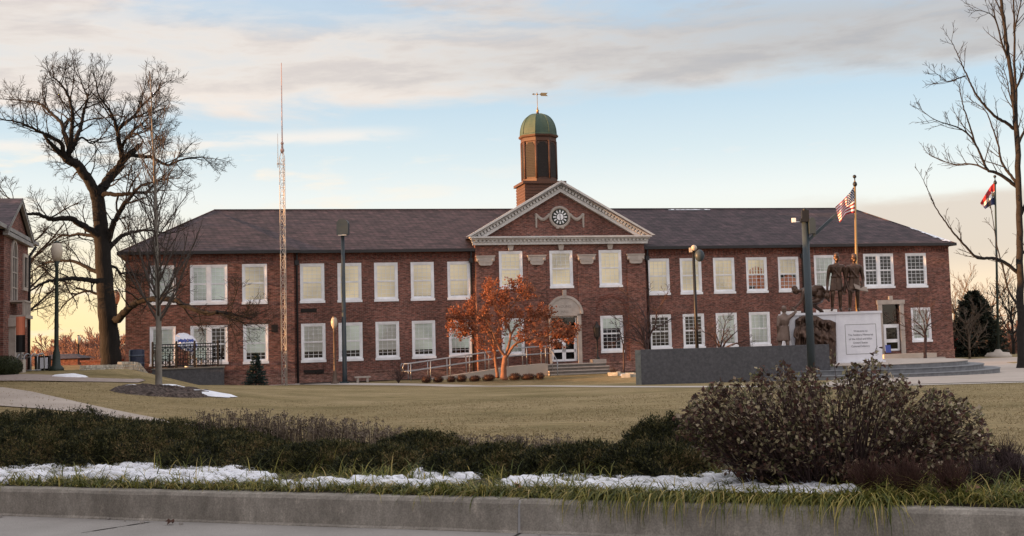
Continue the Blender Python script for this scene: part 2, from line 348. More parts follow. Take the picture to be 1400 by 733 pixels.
for u in (-14.64, -12.69, -10.73, -8.77, -6.76): addwin(u, ZL, h=2.02, kind='greypart')
addwin(-22.22, 4.0, h=2.0, kind='grey'); addwin(-19.94, 3.96, h=2.04, w=1.86, kind='grey', double=True); addwin(-17.63, 3.94, kind='cream')
addwin(-22.23, .88, h=1.98, kind='grey'); addwin(-19.94, .87, h=1.98, w=1.86, kind='half', double=True); addwin(-17.6, .83, h=2.03, kind='greypart')
for u, z in ((-3.84, 4.45), (-.95, 4.45), (1.93, 4.45)): addwin(u, z, h=2.07, w=1.33, kind='cream')
addwin(-3.82, .77, h=2.04, w=1.28, kind='grey'); addwin(1.9, .77, h=2.05, w=1.33, kind='darkhalf')
for i, u in enumerate((4.8, 6.77, 8.82, 10.87, 12.9)): addwin(u, ZU+.02, h=2.06, w=1.32, kind=('cream', 'cream', 'cream', 'orange', 'orange')[i])
for i, u in enumerate((4.8, 6.82, 8.85, 10.92, 12.93)): addwin(u, ZL+.04, h=1.97, w=1.31, kind=('dark', 'dark', 'grey', 'grey', 'grey')[i])
addwin(15.25, 4.02, h=2.05, w=1.36, kind='grey'); addwin(18.82, 4.07, h=2.05, w=2.0, kind='dark', double=True); addwin(21.35, 4.06, h=2.06, w=1.4, kind='dark')
addwin(15.25, .85, h=2.0, w=1.36, kind='grey'); addwin(21.5, .78, h=2.04, w=1.33, kind='grey')
# door openings (hidden = no window)
DU0, DU1, DZ0, DZ1 = -1.76, -.25, .34, 2.85
holes['P'].append((DU0, DU1, DZ0, DZ1))
RD0, RD1, RDZ0, RDZ1 = fu(1208, 480, VW), fu(1232, 480, VW), .28, fz(1222, 416, VW)
holes['R'].append((RD0, RD1, RDZ0, RDZ1))

def wall_holes(mb, u0, u1, z0, z1, hs, v, rev=.22):
    us = sorted({u0, u1, *[h[0] for h in hs], *[h[1] for h in hs]}); zs = sorted({z0, z1, *[h[2] for h in hs], *[h[3] for h in hs]})
    for i in range(len(us)-1):
        for j in range(len(zs)-1):
            cu, cz = (us[i]+us[i+1])/2, (zs[j]+zs[j+1])/2
            if any(h[0] < cu < h[1] and h[2] < cz < h[3] for h in hs): continue
            mb.quad((us[i], v, zs[j]), (us[i+1], v, zs[j]), (us[i+1], v, zs[j+1]), (us[i], v, zs[j+1]))
    for a, b, c, d in hs:
        mb.quad((a, v, c), (a, v+rev, c), (b, v+rev, c), (b, v, c)); mb.quad((a, v, d), (b, v, d), (b, v+rev, d), (a, v+rev, d))
        mb.quad((a, v, c), (a, v, d), (a, v+rev, d), (a, v+rev, c)); mb.quad((b, v, c), (b, v+rev, c), (b, v+rev, d), (b, v, d))
w = MB()
ZP = 7.0
for s, (a, b) in {'L': (UL, UW), 'A': (UW, UP0), 'P': (UP0, UP1), 'C': (UP1, UR), 'R': (UR, UE)}.items():
    wall_holes(w, a, b, ZB, ZE if s != 'P' else ZP, holes[s], VSEG[s])
for u, v0, v1, z in ((UW, VW, 0, ZE), (UP0, VP, 4, ZP), (UP1, VP, 4, ZP), (UR, VW, 0, ZE)):
    w.quad((u, v0, ZB), (u, v1, ZB), (u, v1, z), (u, v0, z))
for u, v0 in ((UL, VW), (UE, VW)): w.quad((u, v0, ZB), (u, VB, ZB), (u, VB, ZE), (u, v0, ZE))
w.quad((UL, VB, ZB), (UE, VB, ZB), (UE, VB, ZE), (UL, VB, ZE))
wall = w.build('wall', MT['brick'], bld)
# dark rooms behind the glass
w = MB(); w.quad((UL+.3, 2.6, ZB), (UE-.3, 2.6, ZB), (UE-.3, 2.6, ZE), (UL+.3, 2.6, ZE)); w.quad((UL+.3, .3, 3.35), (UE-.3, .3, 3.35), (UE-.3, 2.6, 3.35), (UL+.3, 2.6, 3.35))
w.build('inner_wall', MT['dark'], bld)
# water table, soldier course under the eaves, pilasters, arches
for s, (a, b) in {'L': (UL, UW), 'A': (UW, UP0), 'P': (UP0, UP1), 'C': (UP1, UR), 'R': (UR, UE)}.items():
    v = VSEG[s]; gaps = [(DU0-.5, DU1+.5)] if s == 'P' else [(RD0-.35, RD1+.35)] if s == 'R' else []
    cur = a
    for g in gaps+[(b, b)]:
        if g[0] > cur: w = MB(); w.box(cur, g[0], v-.06, v+.01, ZB, .17); w.box(cur, g[0], v-.09, v+.01, .16, .25); w.build('foundation_band', MT['brick_base'], bld)
        cur = g[1]
for s, (a, b) in {'L': (UL, UW), 'A': (UW, UP0), 'C': (UP1, UR), 'R': (UR, UE)}.items():
    w = MB(); v = VSEG[s]; n = int((b-a)/.17)
    for i in range(n):
        u = a+(i+.5)*(b-a)/n; w.box(u-.05, u+.05, v-.045, v+.01, ZE-.42, ZE-.155)
    w.box(a, b, v-.05, v+.01, ZE-.16, ZE-.02)
    w.build('soldier_course', MT['brick_dark'], bld)
pil = []
for px in (663, 733, 801, 868):
    u = fu(px, 353, VP); pil.append(u)
for i, u in enumerate(pil):
    hw = .5; a, b = u-hw, u+hw
    if i == 0: a = UP0
    if i == 3: b = UP1
    w = MB(); w.box(a, b, VP-.07, VP+.01, .26, 5.78); w.build('pilaster', MT['brick'], bld)
def arch_ring(mb, uc, zc, r0, r1, v0, v1, n=20, m=0):
    for i in range(n):
        a, b = math.pi*i/n, math.pi*(i+1)/n
        pts = [(uc+r*math.cos(t), zc+r*math.sin(t)) for t, r in ((a, r0), (a, r1), (b, r1), (b, r0))]
        mb.prism(pts, v0, v1, m)
for u in (-3.82, 1.9):
    w = MB(); uu = -18.5+(u+18.5)*(1+VP/67.5); arch_ring(w, uu, 2.98, .86, 1.06, VP-.035, VP+.01)
    w.box(uu-1.06, uu-.86, VP-.035, VP+.01, .3, 2.98); w.box(uu+.86, uu+1.06, VP-.035, VP+.01, .3, 2.98)
    w.build('blind_arch', MT['brick_dark'], bld)
# stone capitals, keystones
for u in pil:
    c = MB(); z = 5.95
    c.prism([(u-.5, z+.14), (u-.5, z+.26), (u+.5, z+.26), (u+.5, z+.14), (u+.4, z+.08), (u+.36, z-.16), (u+.26, z-.22), (u-.26, z-.22), (u-.36, z-.16), (u-.4, z+.08)], VP-.2, VP-.075)
    c.box(u-.54, u+.54, VP-.23, VP-.06, z+.262, z+.33); c.box(u-.3, u+.3, VP-.22, VP-.202, z-.05, z+.03); c.ball((u-.42, VP-.16, z+.08), .1, .08, .1, 8, 6); c.ball((u+.42, VP-.16, z+.08), .1, .08, .1, 8, 6)
    c.build('capital', MT['stone'], bld)
for u in (-3.84, -.95, 1.93):
    uu = -18.5+(u+18.5)*(1+VP/67.5); k = MB(); k.prism([(uu-.11, 6.55), (uu+.11, 6.55), (uu+.17, 6.8), (uu+.13, 6.9), (uu-.13, 6.9), (uu-.17, 6.8)], VP-.1, VP+.01)
    k.build('keystone', MT['stone'], bld)
# windows
def make_window(u, z0, w_, h, v, kind, double):
    f = MB(); t = .125; y0, y1 = v+.03, v+.13
    a, b, c, d = u-w_/2+.003, u+w_/2-.003, z0+.003, z0+h-.003
    f.box(a, b, y0, y1, c, c+.16); f.box(a-.03, b+.03, v-.05, y0-.002, c-.04, c+.09); f.box(a, b, y0, y1, d-t, d); f.box(a, a+t, y0, y1, c+.16, d-t); f.box(b-t, b, y0, y1, c+.16, d-t)
    f.box(a+.0, b, v+.005, y0-.002, d-.05, d); f.box(a, a+.05, v+.005, y0-.002, c+.16, d-.05); f.box(b-.05, b, v+.005, y0-.002, c+.16, d-.05)
    bays = [(a+t, b-t)]
    if double: bays = [(a+t, u-.1), (u+.1, b-t)]; f.box(u-.1, u+.1, v+.01, y1, c+.16, d-t)
    win = f.build('window', MT['white'], bld)
    sg = MB(); gl = MB(); zlo, zhi = c+.16, d-t; zm = (zlo+zhi)/2
    for (p, q) in bays:
        yy = y0+.045
        for (e0, e1, y) in ((zlo, zm, yy), (zm, zhi, yy-.02)):
            sg.box(p, q, y, y+.03, e0, e0+.05); sg.box(p, q, y, y+.03, e1-.04, e1); sg.box(p, p+.04, y, y+.03, e0+.05, e1-.04); sg.box(q-.04, q, y, y+.03, e0+.05, e1-.04)
            for i in range(1, 4 if not double else 3):
                x = p+(q-p)*i/(4 if not double else 3); sg.box(x-.009, x+.009, y+.004, y+.026, e0+.05, e1-.04)
            for i in range(1, 4): z = e0+(e1-e0)*i/4; sg.box(p+.04, q-.04, y+.006, y+.024, z-.009, z+.009)
        gl.quad((p+.01, yy+.012, zlo+.01), (q-.01, yy+.012, zlo+.01), (q-.01, yy+.012, zhi-.01), (p+.01, yy+.012, zhi-.01))
    sg.build('sash', MT['white'], win); gl.build('pane', MT['glass'], win)
    bl = MB(); frac = {'cream': 1.0, 'grey': 1.0, 'greypart': .83, 'darkhalf': .35, 'half': 1.0, 'dark': 0, 'orange': .52}[kind]
    frac = frac*rw.uniform(.94, 1.0) if kind != 'cream' else rw.choice([1, 1, 1, .96])
    use = bays if kind != 'half' else bays[:1]
    if frac > 0:
        for (p, q) in use:
            n = 24; zz = zhi-(zhi-zlo)*frac
            for i in range(n):
                x0, x1 = p+(q-p)*i/n, p+(q-p)*(i+1)/n; o0 = .0015*(i % 2); o1 = .0015*((i+1) % 2)
                bl.quad((x0, y1+.012+o0, zz), (x1, y1+.012+o1, zz), (x1, y1+.012+o1, zhi), (x0, y1+.012+o0, zhi))
        bl.build('blind', MT['blind_cream'] if kind in ('cream', 'orange') else MT['blind_grey'], win)
    if kind == 'orange':      # orange sheet added to stand in for warm light in the panes
        p, q = bays[0]; z1 = zlo+(zhi-zlo)*(.8 if u < 11.5 else .5); cu_ = MB()
        for i in range(12):
            x0, x1 = p+(q-p)*i/12, p+(q-p)*(i+1)/12; o0, o1 = .02*(i % 2), .02*((i+1) % 2); cu_.quad((x0, y1+.004+o0, zlo+(.25 if u < 11.5 and i < 5 else 0)), (x1, y1+.004+o1, zlo+(.25 if u < 11.5 and i < 5 else 0)), (x1, y1+.004+o1, z1-.05*abs(i-6)), (x0, y1+.004+o0, z1-.05*abs(i-6)))
        cu_.build('glow_sheet', MT['orange_glow'], win)
rw = random.Random(4)
MT['orange_glow'] = mk('orange_glow_sheet', [(.3, (.55,.15,.06)), (.6, (.8,.28,.12)), (.75, (.8,.45,.25))], scale=2.5, rough=.8)
for a in WIN: make_window(*a)
# entrance: stone arch, inscription, double door
e = MB(); uc = (DU0+DU1)/2+.06; hw = .93; zs = 2.96
e.box(uc-hw, DU0, VP-.1, VP+.2, .1, zs); e.box(DU1, uc+hw, VP-.1, VP+.2, .1, zs)
pts = [(uc+hw*math.cos(math.pi*i/24), zs+hw*math.sin(math.pi*i/24)) for i in range(25)]
e.prism([(uc-hw, zs-.1)]+pts[::-1][0:0]+[(uc+hw, zs-.1)]+pts, VP-.1, VP-.005)
arch_ring(e, uc, zs, hw-.02, hw+.12, VP-.14, VP-.003)
e.box(uc-.1, uc+.1, VP-.17, VP-.0, zs+hw+.1, zs+hw+.42)
sur = e.build('door_surround', MT['stone'], bld)
MT['carved'] = mk('carved_letter_shade', (.27,.24,.215), scale=3, rough=.9)
def text(body, size, loc, rot, m, parent, name='inscription', ext=.004, align='CENTER'):
    c = bpy.data.curves.new(name, 'FONT'); c.body = body; c.size = size; c.extrude = ext; c.align_x = align; c.align_y = 'CENTER'
    o = bpy.data.objects.new('tmp', c); COL.objects.link(o)
    me = bpy.data.meshes.new_from_object(o.evaluated_get(bpy.context.evaluated_depsgraph_get()))
    bpy.data.objects.remove(o); me.materials.clear(); q = link(name, me, m, parent); q.location = loc; q.rotation_euler = rot; return q
text('YOUNG', .2, (uc, VP-.104, zs+.42), (R(90), 0, 0), MT['carved'], sur); text('HALL', .2, (uc, VP-.104, zs+.14), (R(90), 0, 0), MT['carved'], sur)
d = MB(); y = VP+.12; d.box(DU0, DU1, y, y+.08, 1.55, 1.63); d.box(DU0, DU0+.06, y, y+.08, DZ0, DZ1); d.box(DU1-.06, DU1, y, y+.08, DZ0, DZ1); d.box(DU0, DU1, y, y+.08, DZ1-.06, DZ1)
fr = d.build('door_frame', MT['white'], bld)
um = (DU0+DU1)/2
for (p, q) in ((DU0+.07, um-.005), (um+.005, DU1-.07)):
    d = MB(); z0, z1 = DZ0+.01, 1.54
    d.box(p, q, y, y+.05, z0, z0+.12); d.box(p, q, y, y+.05, z0+.5, z0+.66); d.box(p, q, y, y+.05, z1-.1, z1); d.box(p, p+.1, y, y+.05, z0+.12, z1-.1); d.box(q-.1, q, y, y+.05, z0+.12, z1-.1)
    dr = d.build('door', MT['white'], bld); g = MB(); g.quad((p+.1, y+.03, z0), (q-.1, y+.03, z0), (q-.1, y+.03, z1), (p+.1, y+.03, z1)); g.build('pane', MT['glass'], dr)
    h = MB(); h.bar((p+.05 if p > um else q-.05, y-.04, 1.0), (p+.05 if p > um else q-.05, y-.04, 1.25), .03); h.build('handle', MT['brass'], dr)
g = MB(); g.quad((DU0, y+.05, 1.6), (DU1, y+.05, 1.6), (DU1, y+.05, DZ1), (DU0, y+.05, DZ1)); g.build('transom_pane', MT['glass'], bld)
# side door at the right end
e = MB(); e.box(RD0-.28, RD0, VW-.1, VW+.2, .1, RDZ1); e.box(RD1, RD1+.28, VW-.1, VW+.2, .1, RDZ1); e.box(RD0-.34, RD1+.34, VW-.13, VW+.2, RDZ1+.002, RDZ1+.26); e.box((RD0+RD1)/2-.12, (RD0+RD1)/2+.12, VW-.16, VW+.2, RDZ1+.262, RDZ1+.5)
e.build('side_door_surround', MT['stone'], bld)
d = MB(); y = VW+.12; zt = 1.78; a, b = RD0+.2, RD1
d.box(RD0, RD1, y, y+.08, zt, zt+.09); d.box(RD0, RD0+.05, y, y+.08, RDZ0, zt); d.box(a-.06, a+.1, y, y+.06, RDZ0, zt); d.box(b-.12, b, y, y+.06, RDZ0, zt); d.box(a+.1, b-.12, y, y+.06, RDZ0, RDZ0+.12); d.box(a+.1, b-.12, y, y+.06, .78, .98); d.box(a+.1, b-.12, y, y+.06, zt-.12, zt)
sd = d.build('side_door', MT['white'], bld); g = MB(); g.quad((RD0, y+.04, RDZ0), (RD1, y+.04, RDZ0), (RD1, y+.04, RDZ1), (RD0, y+.04, RDZ1)); g.build('pane', MT['glass'], sd)
# roof
k = MB(); ov = .32; ze = ZE+.06; zr = 9.38; vr = 4.7; vb = VB+ov
l0, l1, la = UL-ov, UW+ov, -19.75; r0, r1, ra = UR-ov, UE+ov, 19.75; vf = VW-ov; vm = -ov
S = MB()
AL, AR = (la, vr, zr), (ra, vr, zr)
S.add([(l0, vf, ze), (l0, vb, ze), AL], [(0, 2, 1)]); S.add([(l0, vf, ze), (l1, vf, ze), AL], [(0, 1, 2)])
S.add([(l1, vf, ze), (l1, vm, ze), AL], [(0, 1, 2)]); S.add([(l1, vm, ze), (r0, vm, ze), AR, AL], [(0, 1, 2, 3)])
S.add([(r0, vm, ze), (r0, vf, ze), AR], [(0, 1, 2)]); S.add([(r0, vf, ze), (r1, vf, ze), AR], [(0, 1, 2)])
S.add([(r1, vf, ze), (r1, vb, ze), AR], [(0, 1, 2)]); S.add([(l0, vb, ze), (r1, vb, ze), AR, AL], [(0, 3, 2, 1)])
gz0, gza, gu = 7.28, 10.2, -1.03
gl_, gr_ = UP0-.34, UP1+.34
S.add([(gl_, VP-.5, gz0), (gu, VP-.5, gza), (gu, 7.2, gza), (gl_, 7.2, gz0)], [(0, 1, 2, 3)]); S.add([(gu, VP-.5, gza), (gr_, VP-.5, gz0), (gr_, 7.2, gz0), (gu, 7.2, gza)], [(0, 1, 2, 3)])
S.add([(gl_, 7.2, gz0), (gu, 7.2, gza), (gr_, 7.2, gz0)], [(0, 1, 2)])
roof = S.build('roof', MT['slate'], bld)
g = MB()
g.bar(AL, AR, .16, .1); g.bar(AL, (l0, vf, ze+.0), .1, .05); g.bar(AR, (r1, vf, ze+.0), .1, .05)
g.build('ridge_cap', MT['slate'], roof)
for a, b, v in ((l0, l1, vf), (l1, UP0-.02, vm), (UP1+.02, r0, vm), (r0, r1, vf)):
    g = MB(); g.box(a, b, v-.1, v+.02, ze-.14, ze+.02); g.box(a, b, v+.015, v+ov-.055, ze-.1, ze-.07); g.build('gutter', MT['gutter'], bld)
for a, b, c_, d_ in ((l0-.08, l0+.02, l0+.015, l0+ov), (r1-.02, r1+.08, r1-ov, r1-.015)):
    g = MB(); g.box(a, b, vf+.021, vb, ze-.14, ze+.018); g.box(c_, d_, vf+.021, vb, ze-.1, ze-.07); g.build('gutter', MT['gutter'], bld)
for u, v in ((UW+.16, -.1), (UP0-.2, -.1), (UP1+.25, -.1), (UR-.16, -.1)):
    g = MB(); g.tube([(u, v-.2, ze-.1), (u, v, ze-.55), (u, v, -.3)], .055, 6); g.box(u-.11, u+.11, v-.1, v+.08, ze-.75, ze-.5); g.build('downspout', MT['gutter'], bld)
for (a, b, y0, y1, vv) in ((411, 433, 422, 427, 0), (415, 443, 506, 511, -.07), (371, 380, 444, 454, VW)):
    u0, z1 = fac(a, y0, vv); u1, z0 = fac(b, y1, vv); g = MB(); g.box(u0, u1, vv-.02, vv+.05, z0, z1)
    for i in range(4): z = z0+(z1-z0)*(i+.5)/4; g.box(u0+.02, u1-.02, vv-.035, vv-.021, z-.012, z+.006)
    g.build('wall_vent', MT['louvre'], bld)
# snow lying on the slates
def on_front(u, t, v0): return np.array([u, v0+(vr-v0)*t, ze+(zr-ze)*t+.02])
s1 = MB()
rs = random.Random(8)
for i in range(22):
    t = .03+.4*i/22; c = np.array(AR)*t+np.array((r1, vf, ze))*(1-t)
    L_ = rs.uniform(.15, .5)*(1-t*1.8); s1.add([c+(-L_, 0, .035), c+(0, .05, .05), c+(-.13, .14, .12), c+(-L_-.12, .14, .1)], [(0, 1, 2, 3)])
for i in range(16):
    u = fu(915, 288, 4.4)+i*.17; a = on_front(u, .965, vm); b = on_front(u+.2, .965, vm); h = rs.uniform(.02, .06)
    s1.add([a, b, b+(0, .08, h), a+(0, .08, h)], [(0, 1, 2, 3)])
s1.build('roof_snow', MT['snow'], roof)
# pediment
p = MB(); p.add([(UP0, VP-.001, ZP), (UP1, VP-.001, ZP), (UP1, VP-.001, gz0-.02), (gu, VP-.001, gza-.1), (UP0, VP-.001, gz0-.02)], [(0, 1, 2, 3, 4)])
ped = p.build('pediment', MT['brick'], bld)
c = MB(); v0 = VP
c.box(UP0-.16, UP1+.16, v0-.22, v0-.003, 6.86, 7.0); c.box(UP0-.26, UP1+.26, v0-.36, v0-.003, 7.14, 7.22); c.box(UP0-.34, UP1+.34, v0-.48, v0-.003, 7.222, 7.31)
n = 44
for i in range(n): u = UP0-.1+(UP1-UP0+.2)*(i+.5)/n; c.box(u-.06, u+.06, v0-.3, v0-.22, 7.02, 7.138)
c.box(UP0-.2, UP1+.2, v0-.215, v0-.003, 7.002, 7.139)
hc = c.build('cornice', MT['cornice'], ped)
for sg_, ue in ((-1, gl_-.02), (1, gr_+.02)):
    c = MB(); dv = np.array([gu-ue, 0, gza+.12-7.31]); Ld = np.linalg.norm(dv); dv /= Ld; nn = np.array([-dv[2]*1.0, 0, dv[0]]); nn = nn if nn[2] > 0 else -nn
    A = np.array([ue, 0, 7.31]); Bp = np.array([gu, 0, gza+.12])
    def strip(h0, h1, va, vb_):
        q = []
        for hh in (h0, h1):
            a_ = A+nn*hh; b_ = Bp+nn*hh
            # end on the vertical centre line, start on the horizontal cornice
            b_ = b_+dv*((gu-b_[0])/dv[0]); a_ = a_+dv*((7.312-a_[2])/dv[2]); q.append((a_, b_))
        poly = [(q[0][0][0], q[0][0][2]), (q[0][1][0], q[0][1][2]), (q[1][1][0], q[1][1][2]), (q[1][0][0], q[1][0][2])]
        c.prism(poly, va, vb_)
    strip(-.02, .09, v0-.5, v0+.05); strip(-.12, -.022, v0-.38, v0+.05); strip(-.28, -.122, v0-.2, v0+.05); strip(-.46, -.282, v0-.26, v0+.05)
    m_ = 30
    for i in range(2, m_): 
        q = A+dv*Ld*(i+.5)/m_+nn*(-.2); c.obox(q+np.array([0, v0-.27, 0]), dv*.06, (0, .07, 0), nn*.072)
    c.build('raking_cornice', MT['cornice'], ped)
# clock with wreath and swags
cu, cz = fac(765, 297, VP); vv = VP-.02
MT['clockdark'] = mk('dark_clock_face', (.02,.028,.02), scale=2, rough=.4)
g = MB(); 
for r_, va, vb_, m_ in ((.44, vv-.08, vv, 0), (.19, vv-.12, vv-.08, 1)):
    pts = [(cu+r_*math.cos(2*math.pi*i/32), cz+r_*math.sin(2*math.pi*i/32)) for i in range(32)]; g.prism(pts, va, vb_, m_)
for i in range(12):
    a = 2*math.pi*i/12; dd = np.array([math.cos(a), 0, math.sin(a)]); pp_ = np.array([-math.sin(a), 0, math.cos(a)])
    g.obox(np.array([cu, vv-.09, cz])+dd*.32, dd*.075, (0, .012, 0), pp_*.035, 1)
g.bar((cu, vv-.135, cz-.02), (cu+.04, vv-.135, cz-.26), .035, .02, 0); g.bar((cu, vv-.135, cz), (cu-.02, vv-.135, cz+.14), .04, .02, 0)
g.build('clock', [MT['clockdark'], MT['white']], ped)
g = MB()
for i in range(44):
    a = 2*math.pi*i/44; rr = .54; g.ball((cu+rr*math.cos(a), vv-.03, cz+rr*math.sin(a)), .095, .08, .095, 6, 4)
for s_ in (-1, 1):
    for i in range(16):
        t = i/15; x = cu+s_*(.62+t*.72); z = cz+.12-.25*math.sin(math.pi*t)+.0*t; g.ball((x, vv-.03, z), .085, .07, .1, 6, 4)
    for i in range(9): g.ball((cu+s_*1.36, vv-.03, cz+.14-.085*i), .085-.003*i, .07, .085, 6, 4)
    g.ball((cu+s_*.14, vv-.04, cz-.6), .12, .08, .08, 6, 4)
g.build('wreath_and_swags', MT['stone'], ped)
# cupola
cup = []
vc0 = 3.5
ub0, ub1 = fu(717, 248, vc0), fu(771, 248, vc0); zb1 = fz(744, 249, vc0); hb = (ub1-ub0)/2*.98; ucn, vcn = (ub0+ub1)/2, vc0+hb
g = MB(); g.box(ucn-hb, ucn+hb, vcn-hb, vcn+hb, 8.0, zb1-.1)
for i in range(14): z = 8.6+i*.18; g.box(ucn-hb-.02, ucn+hb+.02, vcn-hb-.02, vcn+hb+.02, z, z+.1) if z+.1 < zb1-.12 else None
g.box(ucn-hb-.14, ucn+hb+.14, vcn-hb-.14, vcn+hb+.14, zb1-.098, zb1+.06)
base = g.build('cupola_base', MT['cupwood'], bld)
zo0, zo1 = zb1+.06, fz(737, 187, vcn); ro = (fu(761, 200, vcn)-fu(714, 200, vcn))/2*1.02
oc, a8 = (ucn, vcn), math.pi/8
g = MB(); g.lathe([(ro*1.0, zo0), (ro*1.0, zo0+.22), (ro*.95, zo0+.24), (ro*.95, zo1-.4), (ro*1.0, zo1-.36), (ro*1.0, zo1-.16), (ro*1.1, zo1-.1), (ro*1.13, zo1)], 8, oc, 0, False, a8)
for i in range(8):
    a = a8+i*math.pi/4; x, y = ucn+ro*.96*math.cos(a), vcn+ro*.96*math.sin(a); g.tube([(x, y, zo0+.2), (x, y, zo1-.36)], .075, 6)
bel = g.build('belfry', MT['cupwood'], bld)
g = MB()
for i in range(8):
    a = i*math.pi/4; dn = np.array([math.cos(a), math.sin(a), 0]); tg = np.array([-math.sin(a), math.cos(a), 0]); ap = ro*.95*math.cos(a8)+.006; ww = .34
    for j in range(22):
        z = zo0+.36+j*.1; hw_ = ww if z < zo1-.85 else ww*math.sqrt(max(.05, 1-((z-(zo1-.85))/.42)**2)) if z < zo1-.45 else 0
        if hw_ > 0: g.obox(np.array([ucn, vcn, z])+dn*ap, tg*hw_, dn*.02+np.array([0, 0, -.012]), np.array([0, 0, .045]))
g.build('louvre', MT['louvre'], bel)
zd = fz(737, 156, vcn); hh = zd-zo1; rd = ro*1.02
prof = [(rd*1.06, zo1+.003), (rd*1.06, zo1+.06), (rd, zo1+.1)]+[(rd*math.cos(t*math.pi/2)**.75 if t < 1 else .06, zo1+.1+(hh-.1)*math.sin(t*math.pi/2)) for t in [i/12 for i in range(1, 12)]]+[(.09, zd)]
g = MB(); g.lathe(prof, 8, oc, 0, False, a8); 
for i in range(8):
    a = a8+i*math.pi/4; g.tube([(ucn+r_*1.005*math.cos(a), vcn+r_*1.005*math.sin(a), z) for r_, z in prof[2:]], .022, 5)
dome = g.build('dome', MT['copper'], bld)
zt = fz(737, 129, vcn); g = MB(); g.lathe([(.1, zd-.02), (.07, zd+.15), (.1, zd+.2), (.045, zd+.3), (.02, zd+.45), (.016, zt+.12)], 8, oc)
g.build('finial', MT['brass'], dome)
g = MB(); aL, aR = fu(727, 130, vcn), fu(749, 130, vcn); z = zt
g.bar((aL+.1, vcn, z), (aR-.1, vcn, z), .03); g.prism([(aL, z), (aL+.16, z+.07), (aL+.16, z-.07)], vcn-.012, vcn+.012); g.prism([(aR, z-.1), (aR-.42, z-.1), (aR-.5, z), (aR-.42, z+.1), (aR, z+.1), (aR-.1, z)], vcn-.012, vcn+.012); g.ball((ucn, vcn, z), .06, n=8, k=6)
g.build('weathervane', MT['brass'], dome)
# ------------------------------------------------------------------ ground, road, kerb, paths
def grid_mesh(name, rows, mat, kind=None, parent=None, smooth=True):
    nr, nc = len(rows), len(rows[0]); mb = MB()
    vs = [p for r in rows for p in r]
    mb.add(vs, [(i*nc+j, i*nc+j+1, (i+1)*nc+j+1, (i+1)*nc+j) for i in range(nr-1) for j in range(nc-1)], 0, smooth)
    o = mb.build(name, mat, parent)
    if kind: o['kind'] = kind
    return o
def lawnmat():
    m, nt, b = nodes('dormant_lawn'); L = nt.links.new
    tc = N(nt, 'ShaderNodeTexCoord')
    n1 = N(nt, 'ShaderNodeTexNoise', i_Scale=.22, i_Detail=8.0, i_Roughness=.6); L(tc.outputs['Object'], n1.inputs['Vector'])
    mp = N(nt, 'ShaderNodeMapping'); mp.inputs['Scale'].default_value = (1.2, 3.2, 1); mp.inputs['Rotation'].default_value = (0, 0, R(-14)); L(tc.outputs['Object'], mp.inputs[0])
    n2 = N(nt, 'ShaderNodeTexNoise', i_Scale=1.6, i_Detail=10.0, i_Roughness=.75); L(mp.outputs[0], n2.inputs['Vector'])
    n3 = N(nt, 'ShaderNodeTexNoise', i_Scale=26.0, i_Detail=4.0, i_Roughness=.8); L(tc.outputs['Object'], n3.inputs['Vector'])
    r1 = ramp(nt, [(.32, (.17,.14,.072)), (.48, (.25,.2,.112)), (.7, (.32,.255,.155))]); L(n1.outputs['Fac'], r1.inputs[0])
    r2 = ramp(nt, [(.3, (.55,.58,.5)), (.5, (1,1,1)), (.7, (1.35,1.3,1.25))]); L(n2.outputs['Fac'], r2.inputs[0])
    r3 = ramp(nt, [(.3, (.6,.6,.55)), (.7, (1.35,1.33,1.3))]); L(n3.outputs['Fac'], r3.inputs[0])
    cur = r1.outputs[0]
    for r_ in (r2, r3):
        x = N(nt, 'ShaderNodeMix', data_type='RGBA', blend_type='MULTIPLY'); x.inputs[0].default_value = 1
        L(cur, x.inputs[6]); L(r_.outputs[0], x.inputs[7]); cur = x.outputs[2]
    # greener towards the trees on the left, as dormant turf is
    L(cur, b.inputs['Base Color']); b.inputs['Roughness'].default_value = 1; b.inputs['Specular IOR Level'].default_value = .05
    bp = N(nt, 'ShaderNodeBump', i_Strength=.7, i_Distance=.06); L(n2.outputs['Fac'], bp.inputs['Height']); L(bp.outputs[0], b.inputs['Normal'])
    return m
MT['lawn'] = lawnmat()
MT['soil'] = mk('bed_soil', [(.3, (.025,.02,.014)), (.7, (.075,.06,.04))], scale=9, detail=9, rough=1, bump=.8, bscale=25)
MT['walk'] = mk('beige_concrete_walk', [(.25, (.34,.29,.25)), (.75, (.47,.41,.36))], scale=.7, detail=9, rough=.9)
MT['paver'] = mk('brick_paver_path', [(.25, (.24,.19,.17)), (.75, (.38,.32,.29))], scale=5, detail=9, rough=.9)
MT['road'] = mk('grey_road_concrete', [(.25, (.24,.228,.215)), (.75, (.33,.315,.3))], scale=1.2, detail=10, rough=.9, bump=.3, bscale=60)
